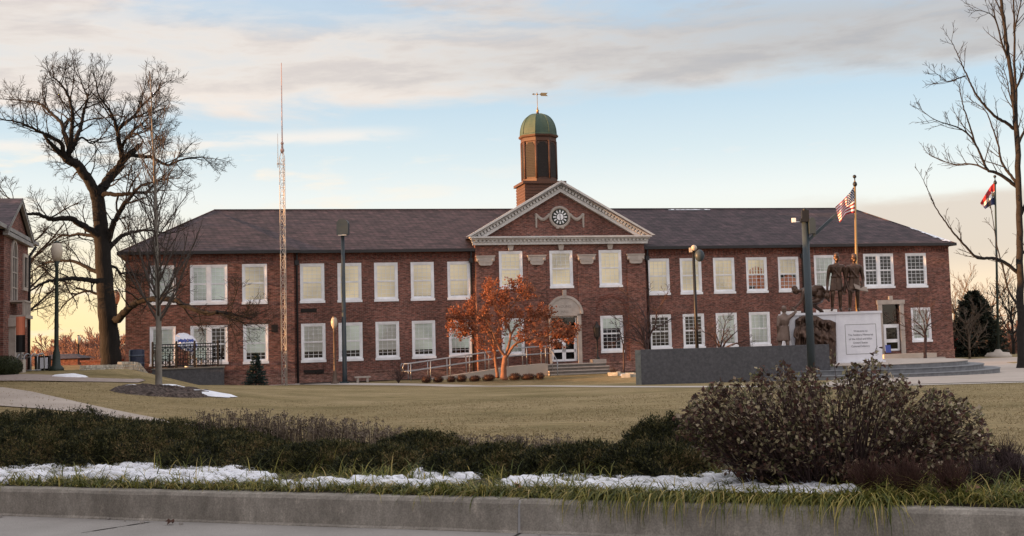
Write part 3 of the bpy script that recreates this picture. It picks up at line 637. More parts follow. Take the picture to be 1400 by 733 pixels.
def kerbmat():
    m, nt, b = nodes('stained_kerb_concrete'); L = nt.links.new
    tc = N(nt, 'ShaderNodeTexCoord'); mp = N(nt, 'ShaderNodeMapping'); mp.inputs['Scale'].default_value = (1, 1, .55); L(tc.outputs['Object'], mp.inputs[0])
    n1 = N(nt, 'ShaderNodeTexNoise', i_Scale=1.6, i_Detail=9.0, i_Roughness=.65); L(mp.outputs[0], n1.inputs[0])
    n2 = N(nt, 'ShaderNodeTexNoise', i_Scale=9.0, i_Detail=8.0, i_Roughness=.7); L(mp.outputs[0], n2.inputs[0])
    n3 = N(nt, 'ShaderNodeTexNoise', i_Scale=70.0, i_Detail=3.0); L(tc.outputs['Object'], n3.inputs[0])
    r1 = ramp(nt, [(.3, (.185,.17,.147)), (.55, (.29,.268,.235)), (.75, (.38,.355,.315))]); L(n1.outputs['Fac'], r1.inputs[0])
    r2 = ramp(nt, [(.35, (.72,.72,.72)), (.6, (1,1,1)), (.72, (1.55,1.52,1.5))]); L(n2.outputs['Fac'], r2.inputs[0])
    r3 = ramp(nt, [(.3, (.8,.8,.8)), (.7, (1.2,1.2,1.2))]); L(n3.outputs['Fac'], r3.inputs[0])
    cur = r1.outputs[0]
    for r_ in (r2, r3):
        x = N(nt, 'ShaderNodeMix', data_type='RGBA', blend_type='MULTIPLY'); x.inputs[0].default_value = 1
        L(cur, x.inputs[6]); L(r_.outputs[0], x.inputs[7]); cur = x.outputs[2]
    L(cur, b.inputs['Base Color']); b.inputs['Roughness'].default_value = .92; b.inputs['Specular IOR Level'].default_value = .15
    bp = N(nt, 'ShaderNodeBump', i_Strength=.5, i_Distance=.02); L(n2.outputs['Fac'], bp.inputs['Height']); L(bp.outputs[0], b.inputs['Normal']); return m
MT['kerb'] = kerbmat()
ks = [-3000, -900, -300, -160, -110, -85]+list(np.arange(-70, 81, 2.0))+[95, 120, 170, 300, 900, 3000]
ss = [.05, .2, 1, 2, 3, 4.2]+list(np.arange(5, 76, 1.5))+[80, 86, 95, 105, 120, 140, 170, 210, 260, 330, 450, 700, 1200, 2500, 5000]
rows = []
for s_ in ss: rows.append([(*kxy(k, s_), gz(*kxy(k, s_))) for k in ks])
grid_mesh('ground', rows, MT['lawn'], 'structure')
def strip_kerb(name, s0, s1, z, mat, kind='structure'):
    rows = [[(*kxy(k, s_), z) for k in (-400, -60, -20, 0, 20, 60, 400)] for s_ in (s0, s1)]
    return grid_mesh(name, rows, mat, kind, smooth=False)
strip_kerb('road', -90, .0, ROADZ, MT['road'])
# kerb: pieces between expansion joints, a rounded top edge, and a shallow gutter lip
def kerb_piece(k0, k1):
    prof = [(-.02, ROADZ-.1), (-.02, ROADZ+.004), (0, ROADZ+.02), (.012, KZ-.035), (.03, KZ-.008), (.06, KZ), (.19, KZ-.004), (.2, KZ-.1)]
    n = max(2, int((k1-k0)/.35)); rows = []
    for j in range(n+1):
        k = k0+(k1-k0)*j/n; rows.append([(*kxy(k, s_+.006*math.sin(k*3.1+s_*9)*(1 if 0 < i < 6 else 0)), z+.003*math.sin(k*5.3+i)) for i, (s_, z) in enumerate(prof)])
    return rows
jk = None
P = hit(687, 700, 8, 14)
w_ = ray(687, 690); dj = (KZ-1.65)/w_[2]; Pj = CAM+w_*dj; jk = float((Pj[:2]-KO)@KD)
kroot = thing('kerb', (*kxy(jk, 0), 0), 'long stained concrete kerb along the road edge with a pale joint', 'kerb')
kroot['kind'] = 'structure'
kb = MB()
for a in np.arange(-12, 13): 
    k0, k1 = jk+a*6.0+.012, jk+(a+1)*6.0-.012
    rows = kerb_piece(k0, k1); nr, nc = len(rows), len(rows[0])
    kb.add([p for r in rows for p in r], [(i*nc+j, i*nc+j+1, (i+1)*nc+j+1, (i+1)*nc+j) for i in range(nr-1) for j in range(nc-1)], 0, False)
    kb.add(rows[0], [tuple(range(nc))]); kb.add(rows[-1], [tuple(range(nc))])
o = kb.build('kerb_body', MT['kerb']); o.parent = kroot; o.matrix_parent_inverse = Matrix.Translation(kroot.location).inverted()
MT['joint'] = mk('joint_filler', (.34,.34,.35), scale=20, rough=.9)
j = MB()
for a in np.arange(-12, 14):
    k = jk+a*6.0; vs = []
    for s_, z in [(-.012, ROADZ-.05), (.0, ROADZ+.02), (.018, KZ-.037), (.034, KZ-.01), (.06, KZ-.005), (.19, KZ-.01)]:
        vs += [(*kxy(k-.012, s_), z), (*kxy(k+.012, s_), z)]
    j.add(vs, [(2*i, 2*i+1, 2*i+3, 2*i+2) for i in range(5)])
o = j.build('joint', MT['joint']); o.parent = kroot; o.matrix_parent_inverse = Matrix.Translation(kroot.location).inverted()
# gutter pan with its crack, road joint lines
MT['crack'] = mk('tar_joint', (.03,.028,.026), scale=10, rough=.9)
c = MB()
for (kk, s0, s1, dx) in ((jk+.02, -.02, -.9, .12), (jk-3.6, -.1, -.75, -.16), (jk-9.2, -.02, -.9, .1)):
    for i in range(6):
        a, b = s0+(s1-s0)*i/6, s0+(s1-s0)*(i+1)/6; w0 = .012*(1+.5*math.sin(i*2.2))
        c.quad((*kxy(kk+dx*i/6-w0, a), ROADZ+.004), (*kxy(kk+dx*i/6+w0, a), ROADZ+.004), (*kxy(kk+dx*(i+1)/6+w0, b), ROADZ+.004), (*kxy(kk+dx*(i+1)/6-w0, b), ROADZ+.004))
o = c.build('road_cracks', MT['crack']); o['kind'] = 'structure'
# planting bed soil
rows = [[(*kxy(k, s_), gz(*kxy(k, s_))+.02+(.02 if s_ > .3 else 0)) for k in np.arange(-24, 26, .5)] for s_ in (.19, .5, 1, 1.6, 2.2, 2.8, 3.4, 3.9+0.0)]
for i in range(len(rows[-1])):
    x, y, z = rows[-1][i]; ds = .35*math.sin(i*.9)+.2*math.sin(i*2.3); x, y = x+KN[0]*ds, y+KN[1]*ds; rows[-1][i] = (x, y, gz(x, y)+.012)
grid_mesh('bed_soil', rows, MT['soil'], 'structure')
# paths: strips between two lists of pixels on the ground
def strip_px(name, near, far, mat, dz=.018, d0=12, d1=110, sub=10, far_pts=None):
    A = [hit(*q, d0, d1)[:2] for q in near]; Bq = [hit(*q, d0, d1)[:2] for q in far] if far_pts is None else far_pts
    def res(P, n):
        P = np.array(P); t = np.linspace(0, len(P)-1, n); return np.stack([np.interp(t, range(len(P)), P[:, i]) for i in (0, 1)], 1)
    n = sub*4; a, b = res(A, n), res(Bq, n); rows = []
    for i in range(9): rows.append([(*(a[j]*(1-i/8)+b[j]*i/8), gz(*(a[j]*(1-i/8)+b[j]*i/8))+dz) for j in range(n)])
    return grid_mesh(name, rows, mat, 'structure', smooth=False)
strip_px('beige_walk', [(-140, 540), (0, 556), (60, 560), (110, 565), (150, 571), (200, 580), (330, 600)], [(-140, 525), (0, 530), (45, 537), (90, 547), (150, 560), (205, 571), (360, 592)], MT['walk'], d1=60)
strip_px('paver_path', [(-60, 521), (0, 521.5), (100, 522.5), (190, 524), (260, 526)], [(-60, 510), (0, 511.5), (60, 513), (120, 517.5), (190, 520), (260, 522.5)], MT['paver'], d0=25, d1=75)
pl = [hit(240, 525, 20, 75), hit(400, 526, 20, 75), hit(560, 527.4, 20, 75), hit(700, 528.6, 20, 75), hit(860, 530, 20, 75), hit(960, 530, 20, 75), hit(1100, 529.5, 20, 75), hit(1230, 528, 20, 75), hit(1400, 523.5, 20, 75), hit(1560, 520, 20, 75)]
def offset_strip(name, pts, wd, mat, dz):
    P = np.array([p[:2] for p in pts]); t = np.linspace(0, len(P)-1, 160); P = np.stack([np.interp(t, range(len(P)), P[:, i]) for i in (0, 1)], 1)
    for _ in range(12): P[1:-1] = (P[:-2]+P[1:-1]*2+P[2:])/4
    D = np.gradient(P, axis=0); D /= np.linalg.norm(D, axis=1)[:, None]; Nn = np.stack([-D[:, 1], D[:, 0]], 1); Nn[Nn[:, 1] < 0] *= -1
    rows = [[(*(P[j]+Nn[j]*wd*i/4), gz(*(P[j]+Nn[j]*wd*i/4))+dz) for j in range(160)] for i in range(5)]
    return grid_mesh(name, rows, mat, 'structure', smooth=False)
MT['walkpale'] = mk('pale_concrete_walk', [(.25, (.42,.38,.34)), (.75, (.55,.5,.45))], scale=.7, detail=9, rough=.9)
offset_strip('concrete_path', pl, 1.25, MT['walkpale'], .014)
# memorial plaza
far = [B(14, -5.5)[:2], B(16, -4)[:2], B(19, -2)[:2], B(24, -1)[:2], B(36, 2)[:2]]
A = [hit(1120, 528.6, 20, 75)[:2], hit(1170, 528.3, 20, 75)[:2], hit(1230, 527, 20, 75)[:2], hit(1400, 522.5, 20, 75)[:2], hit(1600, 518, 20, 75)[:2]]
strip_px('memorial_plaza', [(1120, 528.6), (1170, 528.3), (1230, 527), (1400, 522.5), (1600, 518)], None, MT['walk'], .03, 20, 75, 10, far)
# entry walk and bare strip before the building
rows = [[(*B(u, v)[:2], gz(*B(u, v)[:2])+.03) for u in np.arange(-15.4, 14.6, 1.0)] for v in (-1.0, -.7, -.4, -.1)]
grid_mesh('foundation_bed', rows, MT['mulch'], 'structure', smooth=False)

def child(o, root):
    o.parent = root; o.matrix_parent_inverse = root.matrix_basis.inverted(); return o
def wthing(name, loc, label, cat, group=None):
    t = thing(name, loc, label, cat, group); bpy.context.view_layer.update(); return t
def part(mb, name, m, root):
    o = mb.build(name, m); 
    inv = Matrix.Translation(-Vector(root.location)); o.data.transform(inv); o.parent = root; return o
def sub(mb, name, m, root, pt):
    o = mb.build(name, m); o.data.transform(Matrix.Translation(-Vector(root.location))); o.parent = pt; return o

# ------------------------------------------------------------------ entrance steps, access ramp, bench, shrubs at the facade
def loc(u, v, z): return tuple(B(u, v, z))
def bbox(mb, u0, u1, v0, v1, z0, z1, m=0):
    vs = [loc(u, v, z) for z in (z0, z1) for (u, v) in ((u0, v0), (u1, v0), (u1, v1), (u0, v1))]
    mb.add(vs, [(0,3,2,1),(4,5,6,7),(0,1,5,4),(1,2,6,5),(2,3,7,6),(3,0,4,7)], m)
MT['step_dark'] = mk('shaded_riser_stone', [(.3, (.13,.115,.1)), (.7, (.2,.18,.16))], scale=4, rough=.9)  # riser colour darkened to paint shadow lines under the treads
es = wthing('entrance_steps', loc(-1, -1.6, -.4), 'low stone steps up to the arched entrance', 'steps')
m = MB(); gy = -.62
for i in range(5): bbox(m, -2.35, 1.35-.08*i, VP-.12-1.0-.34*(4-i), VP-.12, gy+.172*i+.001, gy+.172*(i+1)-.05)
part(m, 'riser', MT['step_dark'], es)
m = MB()
for i in range(5): bbox(m, -2.36, 1.37-.08*i, VP-.12-1.04-.34*(4-i), VP-.12, gy+.172*(i+1)-.049, gy+.172*(i+1)-.001)
part(m, 'tread', MT['stone'], es)
m = MB(); bbox(m, .35, 1.1, VP-1.0, VP-.2, .24, .42); part(m, 'plinth', MT['stone'], es)
lp = wthing('lantern_post', loc(.72, VP-.6, .42), 'black lantern post on a stone plinth beside the arched door', 'lamp')
m = MB(); p = B(.72, VP-.6); m.lathe([(.12, .42), (.12, .5), (.05, .56), (.035, 1.5), (.09, 1.55), (.09, 1.6)], 8, (p[0], p[1])); bp_ = part(m, 'post', MT['black'], lp)
m = MB(); m.lathe([(.1, 1.6), (.16, 1.66), (.2, 2.12), (.22, 2.16), (.06, 2.4), (.02, 2.52)], 6, (p[0], p[1]), 0, False); part(m, 'lantern', MT['black'], lp)
rp_ = wthing('access_ramp', loc(-6, -1.6, -.4), 'sloping concrete access ramp with grey pipe handrails before the facade', 'ramp')
m = MB(); u0, u1, u2, u3 = fu(562, 518, -1.9), fu(700, 505, -1.9), fu(742, 505, -1.9), -2.36; va, vb_ = -1.95, -.75
m.add([loc(u, v, z) for v in (va, vb_) for (u, z) in ((u0, -.6), (u0, -.4), (u1+.2, .22), (u3, .3), (u3, -.7))], [(0,1,2,3,4), (9,8,7,6,5)]+[(i, (i+1)%5, (i+1)%5+5, i+5) for i in range(5)])
part(m, 'ramp_slab', MT['concrete'], rp_)
for v in (va+.08, vb_-.08):
    m = MB()
    zr_ = lambda u: interp(u, [u0, u1+.2, u3], [-.4, .22, .3])
    for h in (.55, .95):
        m.tube([loc(u, v, zr_(u)+h) for u in (u0-.35, u0, (u0+u1)/2, u1+.2, u3+.3)], .028, 6)
    m.tube([loc(u0-.35, v, zr_(u0)+.55), loc(u0-.42, v, zr_(u0)+.75), loc(u0-.35, v, zr_(u0)+.95)], .028, 6)
    for t in np.linspace(0, 1, 8): u = u0+(u3-.1-u0)*t; m.tube([loc(u, v, zr_(u)-.02), loc(u, v, zr_(u)+.95)], .028, 6)
    part(m, 'handrail', MT['steel'], rp_)
sr = wthing('stair_handrail', loc(-2.1, -2.6, -.5), 'grey pipe handrail at the left side of the entrance steps', 'handrail')
m = MB(); m.tube([loc(-2.1, -3.0, -.6), loc(-2.1, -3.0, .42), loc(-2.1, -1.5, 1.15), loc(-2.1, -.75, 1.15), loc(-2.1, -.75, .25)], .028, 6); m.tube([loc(-2.1, -1.9, -.2), loc(-2.1, -1.9, .95)], .024, 6); part(m, 'rail', MT['steel'], sr)
bn = wthing('stone_bench', loc(-11.3, -1.4, -.35), 'small pale stone bench standing against the brick wall', 'bench')
b0, b1 = fu(486, 520, -1.4), fu(505, 520, -1.4); zt = fz(495, 514.5, -1.4); zg = gz(*B(b0, -1.4)[:2])
m = MB(); bbox(m, b0-.05, b1+.05, -1.6, -1.2, zt-.08, zt); part(m, 'seat', MT['stone'], bn)
for u in (b0+.05, b1-.17): m = MB(); bbox(m, u, u+.12, -1.56, -1.24, zg-.05, zt-.081); part(m, 'leg', MT['stone'], bn)

# ------------------------------------------------------------------ terrace in front of the left wing
vt = -2.6
tu0, tu1 = fu(208, 510, vt), fu(306, 510, vt); tz = fz(305, 501, vt); tz0 = -.6
tr = wthing('terrace_wall', loc(tu0, vt, tz0), 'dark grey rendered terrace wall below the black railing', 'terrace')
m = MB(); bbox(m, tu0, tu1, vt, VW-.1, tz0, tz-.06); part(m, 'wall', MT['granite'], tr)
m = MB(); bbox(m, tu0-.04, tu1+.04, vt-.05, VW-.1, tz-.059, tz); part(m, 'coping', MT['granite_pale'], tr)
fn = wthing('terrace_railing', loc(tu0, vt+.1, tz), 'black ornamental metal railing on the dark terrace wall', 'railing')
fu0, fu1 = tu0+.02, fu(298, 490, vt); ft = fz(250, 470, vt)
posts = [fu0, fu(236, 490, vt), fu(262, 490, vt)-.1, fu(266, 490, vt)+.02, fu1]
m = MB()
for zz in (tz+.1, ft-.16, ft-.02): m.bar(loc(fu0, vt+.1, zz), loc(fu1, vt+.1, zz), .035, .05)
part(m, 'rail', MT['black'], fn)
for u in (fu0, fu0+(fu1-fu0)*.36, fu0+(fu1-fu0)*.64, fu1): m = MB(); m.bar(loc(u, vt+.1, tz), loc(u, vt+.1, ft+.06), .08); m.ball(B(u, vt+.1, ft+.09), .055, n=8, k=6); part(m, 'post', MT['black'], fn)
m = MB(); n = 26
for i in range(1, n): u = fu0+(fu1-fu0)*i/n; m.bar(loc(u, vt+.1, tz+.1), loc(u, vt+.1, ft-.02), .022)
for i in range(n//2):
    u = fu0+(fu1-fu0)*(i+.5)/(n//2)
    for zc, r_ in ((tz+.28, .1), (tz+.52, .12), (ft-.3, .1)):
        m.tube([loc(u+r_*math.cos(t), vt+.1, zc+r_*math.sin(t)) for t in np.linspace(0, 2*math.pi, 13)], .014, 4, cap=False)
part(m, 'balusters', MT['black'], fn)
# cafe chairs and tables behind the railing
def chair(u, v, rz, label):
    t = thing('cafe_chair', loc(u, v, tz), label, 'chair', 'metal chairs on the terrace', rz)
    m = MB(); m.box(-.22, .22, -.22, .22, .43, .46); m.build('seat', MT['black'], t)
    m = MB(); 
    for x in np.linspace(-.2, .2, 5): m.bar((x, .22, .46), (x, .28, .92), .025)
    m.bar((-.22, .28, .9), (.22, .28, .9), .04); m.build('backrest', MT['black'], t)
    for x in (-.19, .19):
        for y in (-.19, .19): m = MB(); m.bar((x, y, 0), (x, y, .43), .03); m.build('leg', MT['black'], t)
    return t
def table(u, v, label):
    t = thing('cafe_table', loc(u, v, tz), label, 'table', 'metal tables on the terrace')
    m = MB(); m.lathe([(.45, .7), (.45, .73)], 14); m.build('tabletop', MT['black'], t)
    m = MB(); m.lathe([(.22, 0), (.22, .02), (.035, .05), (.03, .7)], 10); m.build('pedestal', MT['black'], t); return t
wd = tu1-tu0
table(tu0+wd*.22, -1.4, 'round black terrace table behind the slim tree trunk'); table(tu0+wd*.74, -1.4, 'round black terrace table under the double window')
chair(tu0+wd*.10, -1.5, 1.5, 'black metal chair at the bin end of the terrace'); chair(tu0+wd*.36, -1.3, -1.3, 'black metal chair between the slim trunk and tilted parasol')
chair(tu0+wd*.6, -1.6, 1.2, 'black metal chair just right of the tilted parasol'); chair(tu0+wd*.9, -1.3, -1.5, 'black metal chair at the far right end of the terrace')
# tilted parasol
pu, pz = fac(255, 470, -2.0); pz += .08
pr = wthing('tilted_parasol', loc(pu, -2.0, tz), 'white and blue parasol tilted on the terrace', 'parasol')
ctr = B(pu, -2.05, pz)
ax = BT*.34+np.array([0, 0, .62])*0-BN*.86+np.array([0, 0, .38]); ax /= np.linalg.norm(ax)
ex = np.cross(ax, [0, 0, 1]); ex /= np.linalg.norm(ex); ey = np.cross(ex, ax)
ca, sa = math.cos(R(35)), math.sin(R(35)); ea = ex*ca+ey*sa; eb = -ex*sa+ey*ca
m = MB(); n = 32; rings = [0.02, .15, .3, .45, .6, .75, .88, 1.0]; sa_, sb_ = .62, .46
vs = []
for r_ in rings:
    for i in range(n): t = 2*math.pi*i/n; vs.append(ctr+ea*(sa_*r_*math.cos(t))+eb*(sb_*r_*math.sin(t))+ax*(.2*(1-r_)**1.3-(.05*(i % 4 == 0) if r_ > .7 else 0)))
for k_ in range(len(rings)-1):
    for i in range(n):
        zc = (vs[k_*n+i][2]+vs[(k_+1)*n+(i+1)%n][2])/2-ctr[2]
        col = 1 if (.0 < zc < .15 and rings[k_+1] < .85) or (zc < -.12 and (i//2+k_) % 3 == 0 and k_ > 2) else 0
        m.add([vs[k_*n+i], vs[k_*n+(i+1)%n], vs[(k_+1)*n+(i+1)%n], vs[(k_+1)*n+i]], [(0,1,2,3)], col)
cn = part(m, 'canopy', [MT['whitefab'], MT['blue']], pr)
m = MB(); m.tube([ctr+ax*.26, ctr-ax*.1, B(pu+.1, -1.7, pz-.3), B(pu+.12, -1.65, tz+.05)], .025, 6); m.lathe([(.25, tz+.002), (.25, tz+.07), (.05, tz+.1)], 12, tuple(B(pu+.12, -1.65)[:2])); part(m, 'pole', MT['steel'], pr)

# litter bin, stacked stone wall, kerbstone
q = at(187, 503.5, 60.5); q[2] = gz(q[0], q[1]); tb = wthing('litter_bin', q, 'round navy blue litter bin beside the oak and terrace', 'bin')
s_ = 60/1700; m = MB(); r_ = 10*s_; h = 25*s_; z = q[2]
m.lathe([(r_*.95, z-.02), (r_, z+.05), (r_, z+h*.94), (r_*.9, z+h), (r_*.4, z+h*1.01)], 18, (q[0], q[1])); body_ = part(m, 'body', MT['navy'], tb)
m = MB(); m.lathe([(r_*1.03, z+h*.62), (r_*1.03, z+h*.72)], 18, (q[0], q[1])); m.lathe([(r_*1.03, z+h*.22), (r_*1.03, z+h*.28)], 18, (q[0], q[1])); part(m, 'band', MT['navy_pale'], tb)
MT['fieldstone'] = mk('pale_field_stone', [(.3, (.3,.28,.23)), (.7, (.52,.49,.42))], scale=3, rough=.9, rand=.35)
rs = random.Random(5); a = hit(112, 509.5, 45, 75); b = hit(206, 519, 40, 75)
sw = wthing('stacked_stone_wall', (a+b)/2, 'low wall of stacked pale stones below the litter bin', 'wall')
m = MB(); dv = (b-a); Lw = np.linalg.norm(dv[:2]); dv = dv/Lw; nrm = np.array([-dv[1], dv[0], 0])
def rock(mb, c, sx, sy, sz, rng, m=0, ux=(1,0,0), uy=(0,1,0)):
    ux, uy = np.asarray(ux, float), np.asarray(uy, float); vs = []
    for k_ in (-1, 1):
        for (i, j) in ((-1,-1),(1,-1),(1,1),(-1,1)): vs.append(np.asarray(c)+ux*sx*i*rng.uniform(.75,1)+uy*sy*j*rng.uniform(.75,1)+np.array([0,0,1.])*sz*k_*rng.uniform(.75,1))
    mb.add(vs, [(0,3,2,1),(4,5,6,7),(0,1,5,4),(1,2,6,5),(2,3,7,6),(3,0,4,7)], m)
for row in range(3):
    t = .1*row
    while t < Lw:
        l = rs.uniform(.16, .38); x = a+dv*(t+l/2); tt = t/Lw
        if row < 1+2.2*tt: rock(m, (x[0], x[1], gz(x[0], x[1])-.05+.12*row+.04), l/2*.96, .12, .06, rs, 0, dv*np.array([1,1,0]), nrm)
        t += l
part(m, 'stones', MT['fieldstone'], sw)

# ------------------------------------------------------------------ mast, lamps, lights, flags
mu, mv = fu(388.5, 440, -1.2), -1.2
mp_ = B(mu, mv); mz0 = gz(mp_[0], mp_[1])-.1; mzt = fz(388, 207, mv); mzw = fz(386, 86, mv)
an = wthing('radio_mast', (mp_[0], mp_[1], mz0), 'tall thin lattice radio mast before the left wing', 'mast')
m = MB(); rr = .155; legs = [(mp_[0]+rr*math.cos(t), mp_[1]+rr*math.sin(t)) for t in (R(210), R(330), R(90))]
for (x, y) in legs: m.tube([(x, y, mz0), (x, y, mzt-.35), ((x+mp_[0]*2)/3, (y+mp_[1]*2)/3, mzt)], .021, 5)
z = mz0; i = 0
while z < mzt-.6:
    for j in range(3):
        p0, p1 = legs[j], legs[(j+1)%3]
        if i % 2: p0, p1 = p1, p0
        m.tube([(*p0, z), (*p1, z+.4)], .011, 4, cap=False)
        m.tube([(*p0, z), (*p1, z)], .009, 4, cap=False)
    z += .4; i += 1
part(m, 'lattice', MT['mast'], an)
MT['whip'] = mk('whip_antenna_paint', [(.3, (.32,.2,.18)), (.7, (.48,.36,.33))], scale=.6, rough=.5)
m = MB(); m.tube([(mp_[0], mp_[1], z_) for z_ in (mzt-.1, mzt+.4, mzt+.45, mzw)], [.07, .05, .036, .02], 6); m.ball((mp_[0], mp_[1], mzt+.42), .085, n=8, k=6); m.ball((mp_[0], mp_[1], mzt+.05), .11, .11, .13, 8, 6); part(m, 'whip_antenna', MT['whip'], an)
m = MB(); su, sz = fu(380, 225, mv), fz(380, 224, mv); p0 = B(su, mv, sz); m.tube([B(mu, mv, sz), p0], .02, 5); m.tube([p0-np.array([0,0,.2]), p0+np.array([0,0,1.6])], [.022, .012], 5); m.ball(tuple(p0), .06, n=6, k=5); part(m, 'side_antenna', MT['mast'], an)

def globe_lamp(px, py_base, py_top, d, label, mat, zbase=None, rg=None, name='street_lamp'):
    b = at(px, py_base, d); zb = gz(b[0], b[1]) if zbase is None else zbase; zt = at(px-(py_base-py_top)*.006, py_top, d)[2]; H = zt-zb
    r_ = rg or H*.045
    t = wthing(name, (b[0], b[1], zb), label, 'street lamp'); c = (b[0], b[1]); m = MB(); k = r_/.22
    m.lathe([(.3*k, zb-.05), (.28*k, zb+.1*k), (.17*k, zb+.2*k), (.13*k, zb+.7*k), (.085*k, zb+.85*k), (.085*k, zb+1.0*k), (.065*k, zt-1.05*k), (.09*k, zt-1.0*k), (.06*k, zt-.95*k), (.12*k, zt-.84*k)], 12, c); part(m, 'post', mat, t)
    m = MB(); m.lathe([(.11*k, zt-.84*k), (.2*k, zt-.62*k), (.225*k, zt-.42*k), (.19*k, zt-.2*k), (.12*k, zt-.1*k)], 14, c); part(m, 'globe', MT['globe'], t)
    m = MB(); m.lathe([(.13*k, zt-.1*k), (.12*k, zt-.05*k), (.04*k, zt-.02*k), (.02*k, zt)], 10, c); part(m, 'cap', mat, t); return t
globe_lamp(77, 508, 329, 45, 'tall dark green lamp post with a frosted globe left of the oak', MT['pole_green'], rg=.2)
globe_lamp(158.5, 508, 396, 66, 'globe lamp half hidden behind the oak trunk', MT['pole_green'], rg=.2)
globe_lamp(107, 508, 458, 92, 'small distant globe lamp between the tall lamp and oak', MT['bark_dark'], rg=.17)
globe_lamp(458, 523, 432, 65, 'short brown globe lamp close to the facade beside a tall floodlight', mk('brown_lamp_paint', (.11,.075,.055), rough=.5), rg=.17)

def box_head(m, c, w_, h, dpt):
    x, y, z = c; pts = [(x-w_/2, z-h/2), (x+w_/2, z-h/2), (x+w_/2, z+h*.2)]+[(x+w_/2*math.cos(t), z+h*.2+h*.3*math.sin(t)) for t in np.linspace(.15, math.pi-.15, 9)]+[(x-w_/2, z+h*.2)]
    m.prism(pts, y-dpt/2, y+dpt/2)
MT['lens'] = mk('light_lens', (.8,.82,.8), rough=.3)
b = at(471.5, 523, 65.2); b[2] = gz(b[0], b[1]); t = wthing('floodlight_pole', b, 'tall blue grey floodlight pole before the left part of the facade', 'floodlight'); zt = at(470, 318, 65.2)[2]
m = MB(); m.tube([(b[0], b[1], b[2]-.1), (b[0], b[1], b[2]+.5), (b[0], b[1], zt)], [.15, .12, .095], 10); m.box(b[0]-.22, b[0]+.22, b[1]-.22, b[1]+.22, b[2]-.05, b[2]+.08); part(m, 'post', MT['pole_grey'], t)
m = MB(); box_head(m, (b[0]+.04, b[1]-.1, zt+.28), .6, .84, .45); hd = part(m, 'lamp_head', MT['pole_grey'], t)
m = MB(); m.box(b[0]-.17, b[0]+.24, b[1]-.33, b[1]-.05, zt-.17, zt-.145); sub(m, 'lens', MT['lens'], t, hd)
b = at(954, 500, 60); b[2] = gz(b[0], b[1]); t = wthing('floodlight_pole', b, 'slim black floodlight pole behind the granite wall', 'floodlight'); zt = at(950, 342, 60)[2]
m = MB(); m.tube([(b[0], b[1], b[2]-.1), (b[0], b[1], zt)], [.09, .07], 8); part(m, 'post', MT['black'], t)
m = MB(); m.ball((b[0]+.28, b[1]-.1, zt-.28), .24, .2, .3, 12, 8); m.tube([(b[0], b[1], zt-.1), (b[0]+.26, b[1]-.1, zt-.12)], .03, 6); part(m, 'lamp_head', MT['pole_grey'], t)
m = MB(); m.box(b[0]-.2, b[0]-.06, b[1]-.12, b[1]+.1, zt-.1, zt+.12); m.ball((b[0]+.03, b[1]-.05, zt+.1), .15, n=10, k=6); part(m, 'camera_unit', MT['globe'], t)
b = at(1110.5, 520, 47); b[2] = gz(b[0], b[1]); t = wthing('floodlight_pole', b, 'thick grey floodlight pole in front of the bronze memorial', 'floodlight'); zt = at(1101, 303, 47)[2]
m = MB(); m.tube([(b[0], b[1], b[2]-.1), (b[0], b[1], zt)], [.155, .13], 10); part(m, 'post', MT['pole_grey'], t)
e0 = at(1108, 332, 47); e0[1] = b[1]; e1 = at(1143, 294, 47); m = MB(); m.bar((b[0], b[1], e0[2]+.02), (e1[0], b[1]+.05, e1[2]), .11, .11); part(m, 'bracket_arm', MT['pole_grey'], t)
m = MB(); box_head(m, (b[0]+.23, b[1]-.1, zt-.17), .24, .62, .34); part(m, 'lamp_head', MT['pole_grey'], t)
m = MB(); m.box(b[0]-.2, b[0]+.14, b[1]-.2, b[1]+.14, zt-.02, zt+.1); m.box(b[0]-.12, b[0]+.14, b[1]-.16, b[1]+.12, zt+.1, zt+.42); m.ball((b[0]+.01, b[1]-.02, zt+.44), .09, n=8, k=6); part(m, 'housing', MT['black'], t)
m = MB(); m.box(b[0]-.5, b[0]-.36, b[1]-.12, b[1]+.02, zt-.02, zt+.14); m.bar((b[0]-.36, b[1]-.05, zt+.0), (b[0]-.18, b[1]-.03, zt+.0), .03); part(m, 'security_camera', MT['white'], t)

MT['fred'] = mk('flag_red', (.33,.022,.03), scale=3, rough=.7); MT['fwhite'] = mk('flag_white', (.68,.68,.7), scale=3, rough=.7); MT['fblue'] = mk('flag_blue', (.025,.035,.1), scale=3, rough=.7)
def flagpole(px, pyb, pyt, d, label, mat, zb=None, base=False):
    b = at(px, pyb, d); zb = gz(b[0], b[1]) if zb is None else zb; tp = at(px-(pyb-pyt)*.02, pyt, d)
    t = wthing('flagpole', (b[0], b[1], zb), label, 'flagpole'); m = MB(); m.tube([(b[0], b[1], zb), (tp[0], tp[1], tp[2]-.25)], [.095, .05], 10); part(m, 'pole', mat, t)
    m = MB(); m.ball((tp[0], tp[1], tp[2]-.02), .1, n=10, k=7); m.tube([(tp[0], tp[1], tp[2]-.45), (tp[0], tp[1], tp[2])], .03, 6); m.ball((tp[0], tp[1], tp[2]-.42), .12, .12, .14, 8, 6); part(m, 'finial', MT['black'], t)
    if base:
        m = MB(); m.lathe([(.85, zb-.1), (.85, zb+.12), (.75, zb+.16), (.7, zb+.28), (.3, zb+.32), (.14, zb+.5)], 12, (b[0], b[1])); part(m, 'base', MT['concrete'], t)
    return b, tp
fb, ft_ = flagpole(1173.5, 500, 241, 65, 'golden flagpole behind the two standing bronze soldiers', MT['goldpole'])
g_, gt_ = flagpole(1365, 487, 241, 80, 'grey flagpole with a round concrete base near the dark spruce', MT['pole_green'], base=True)
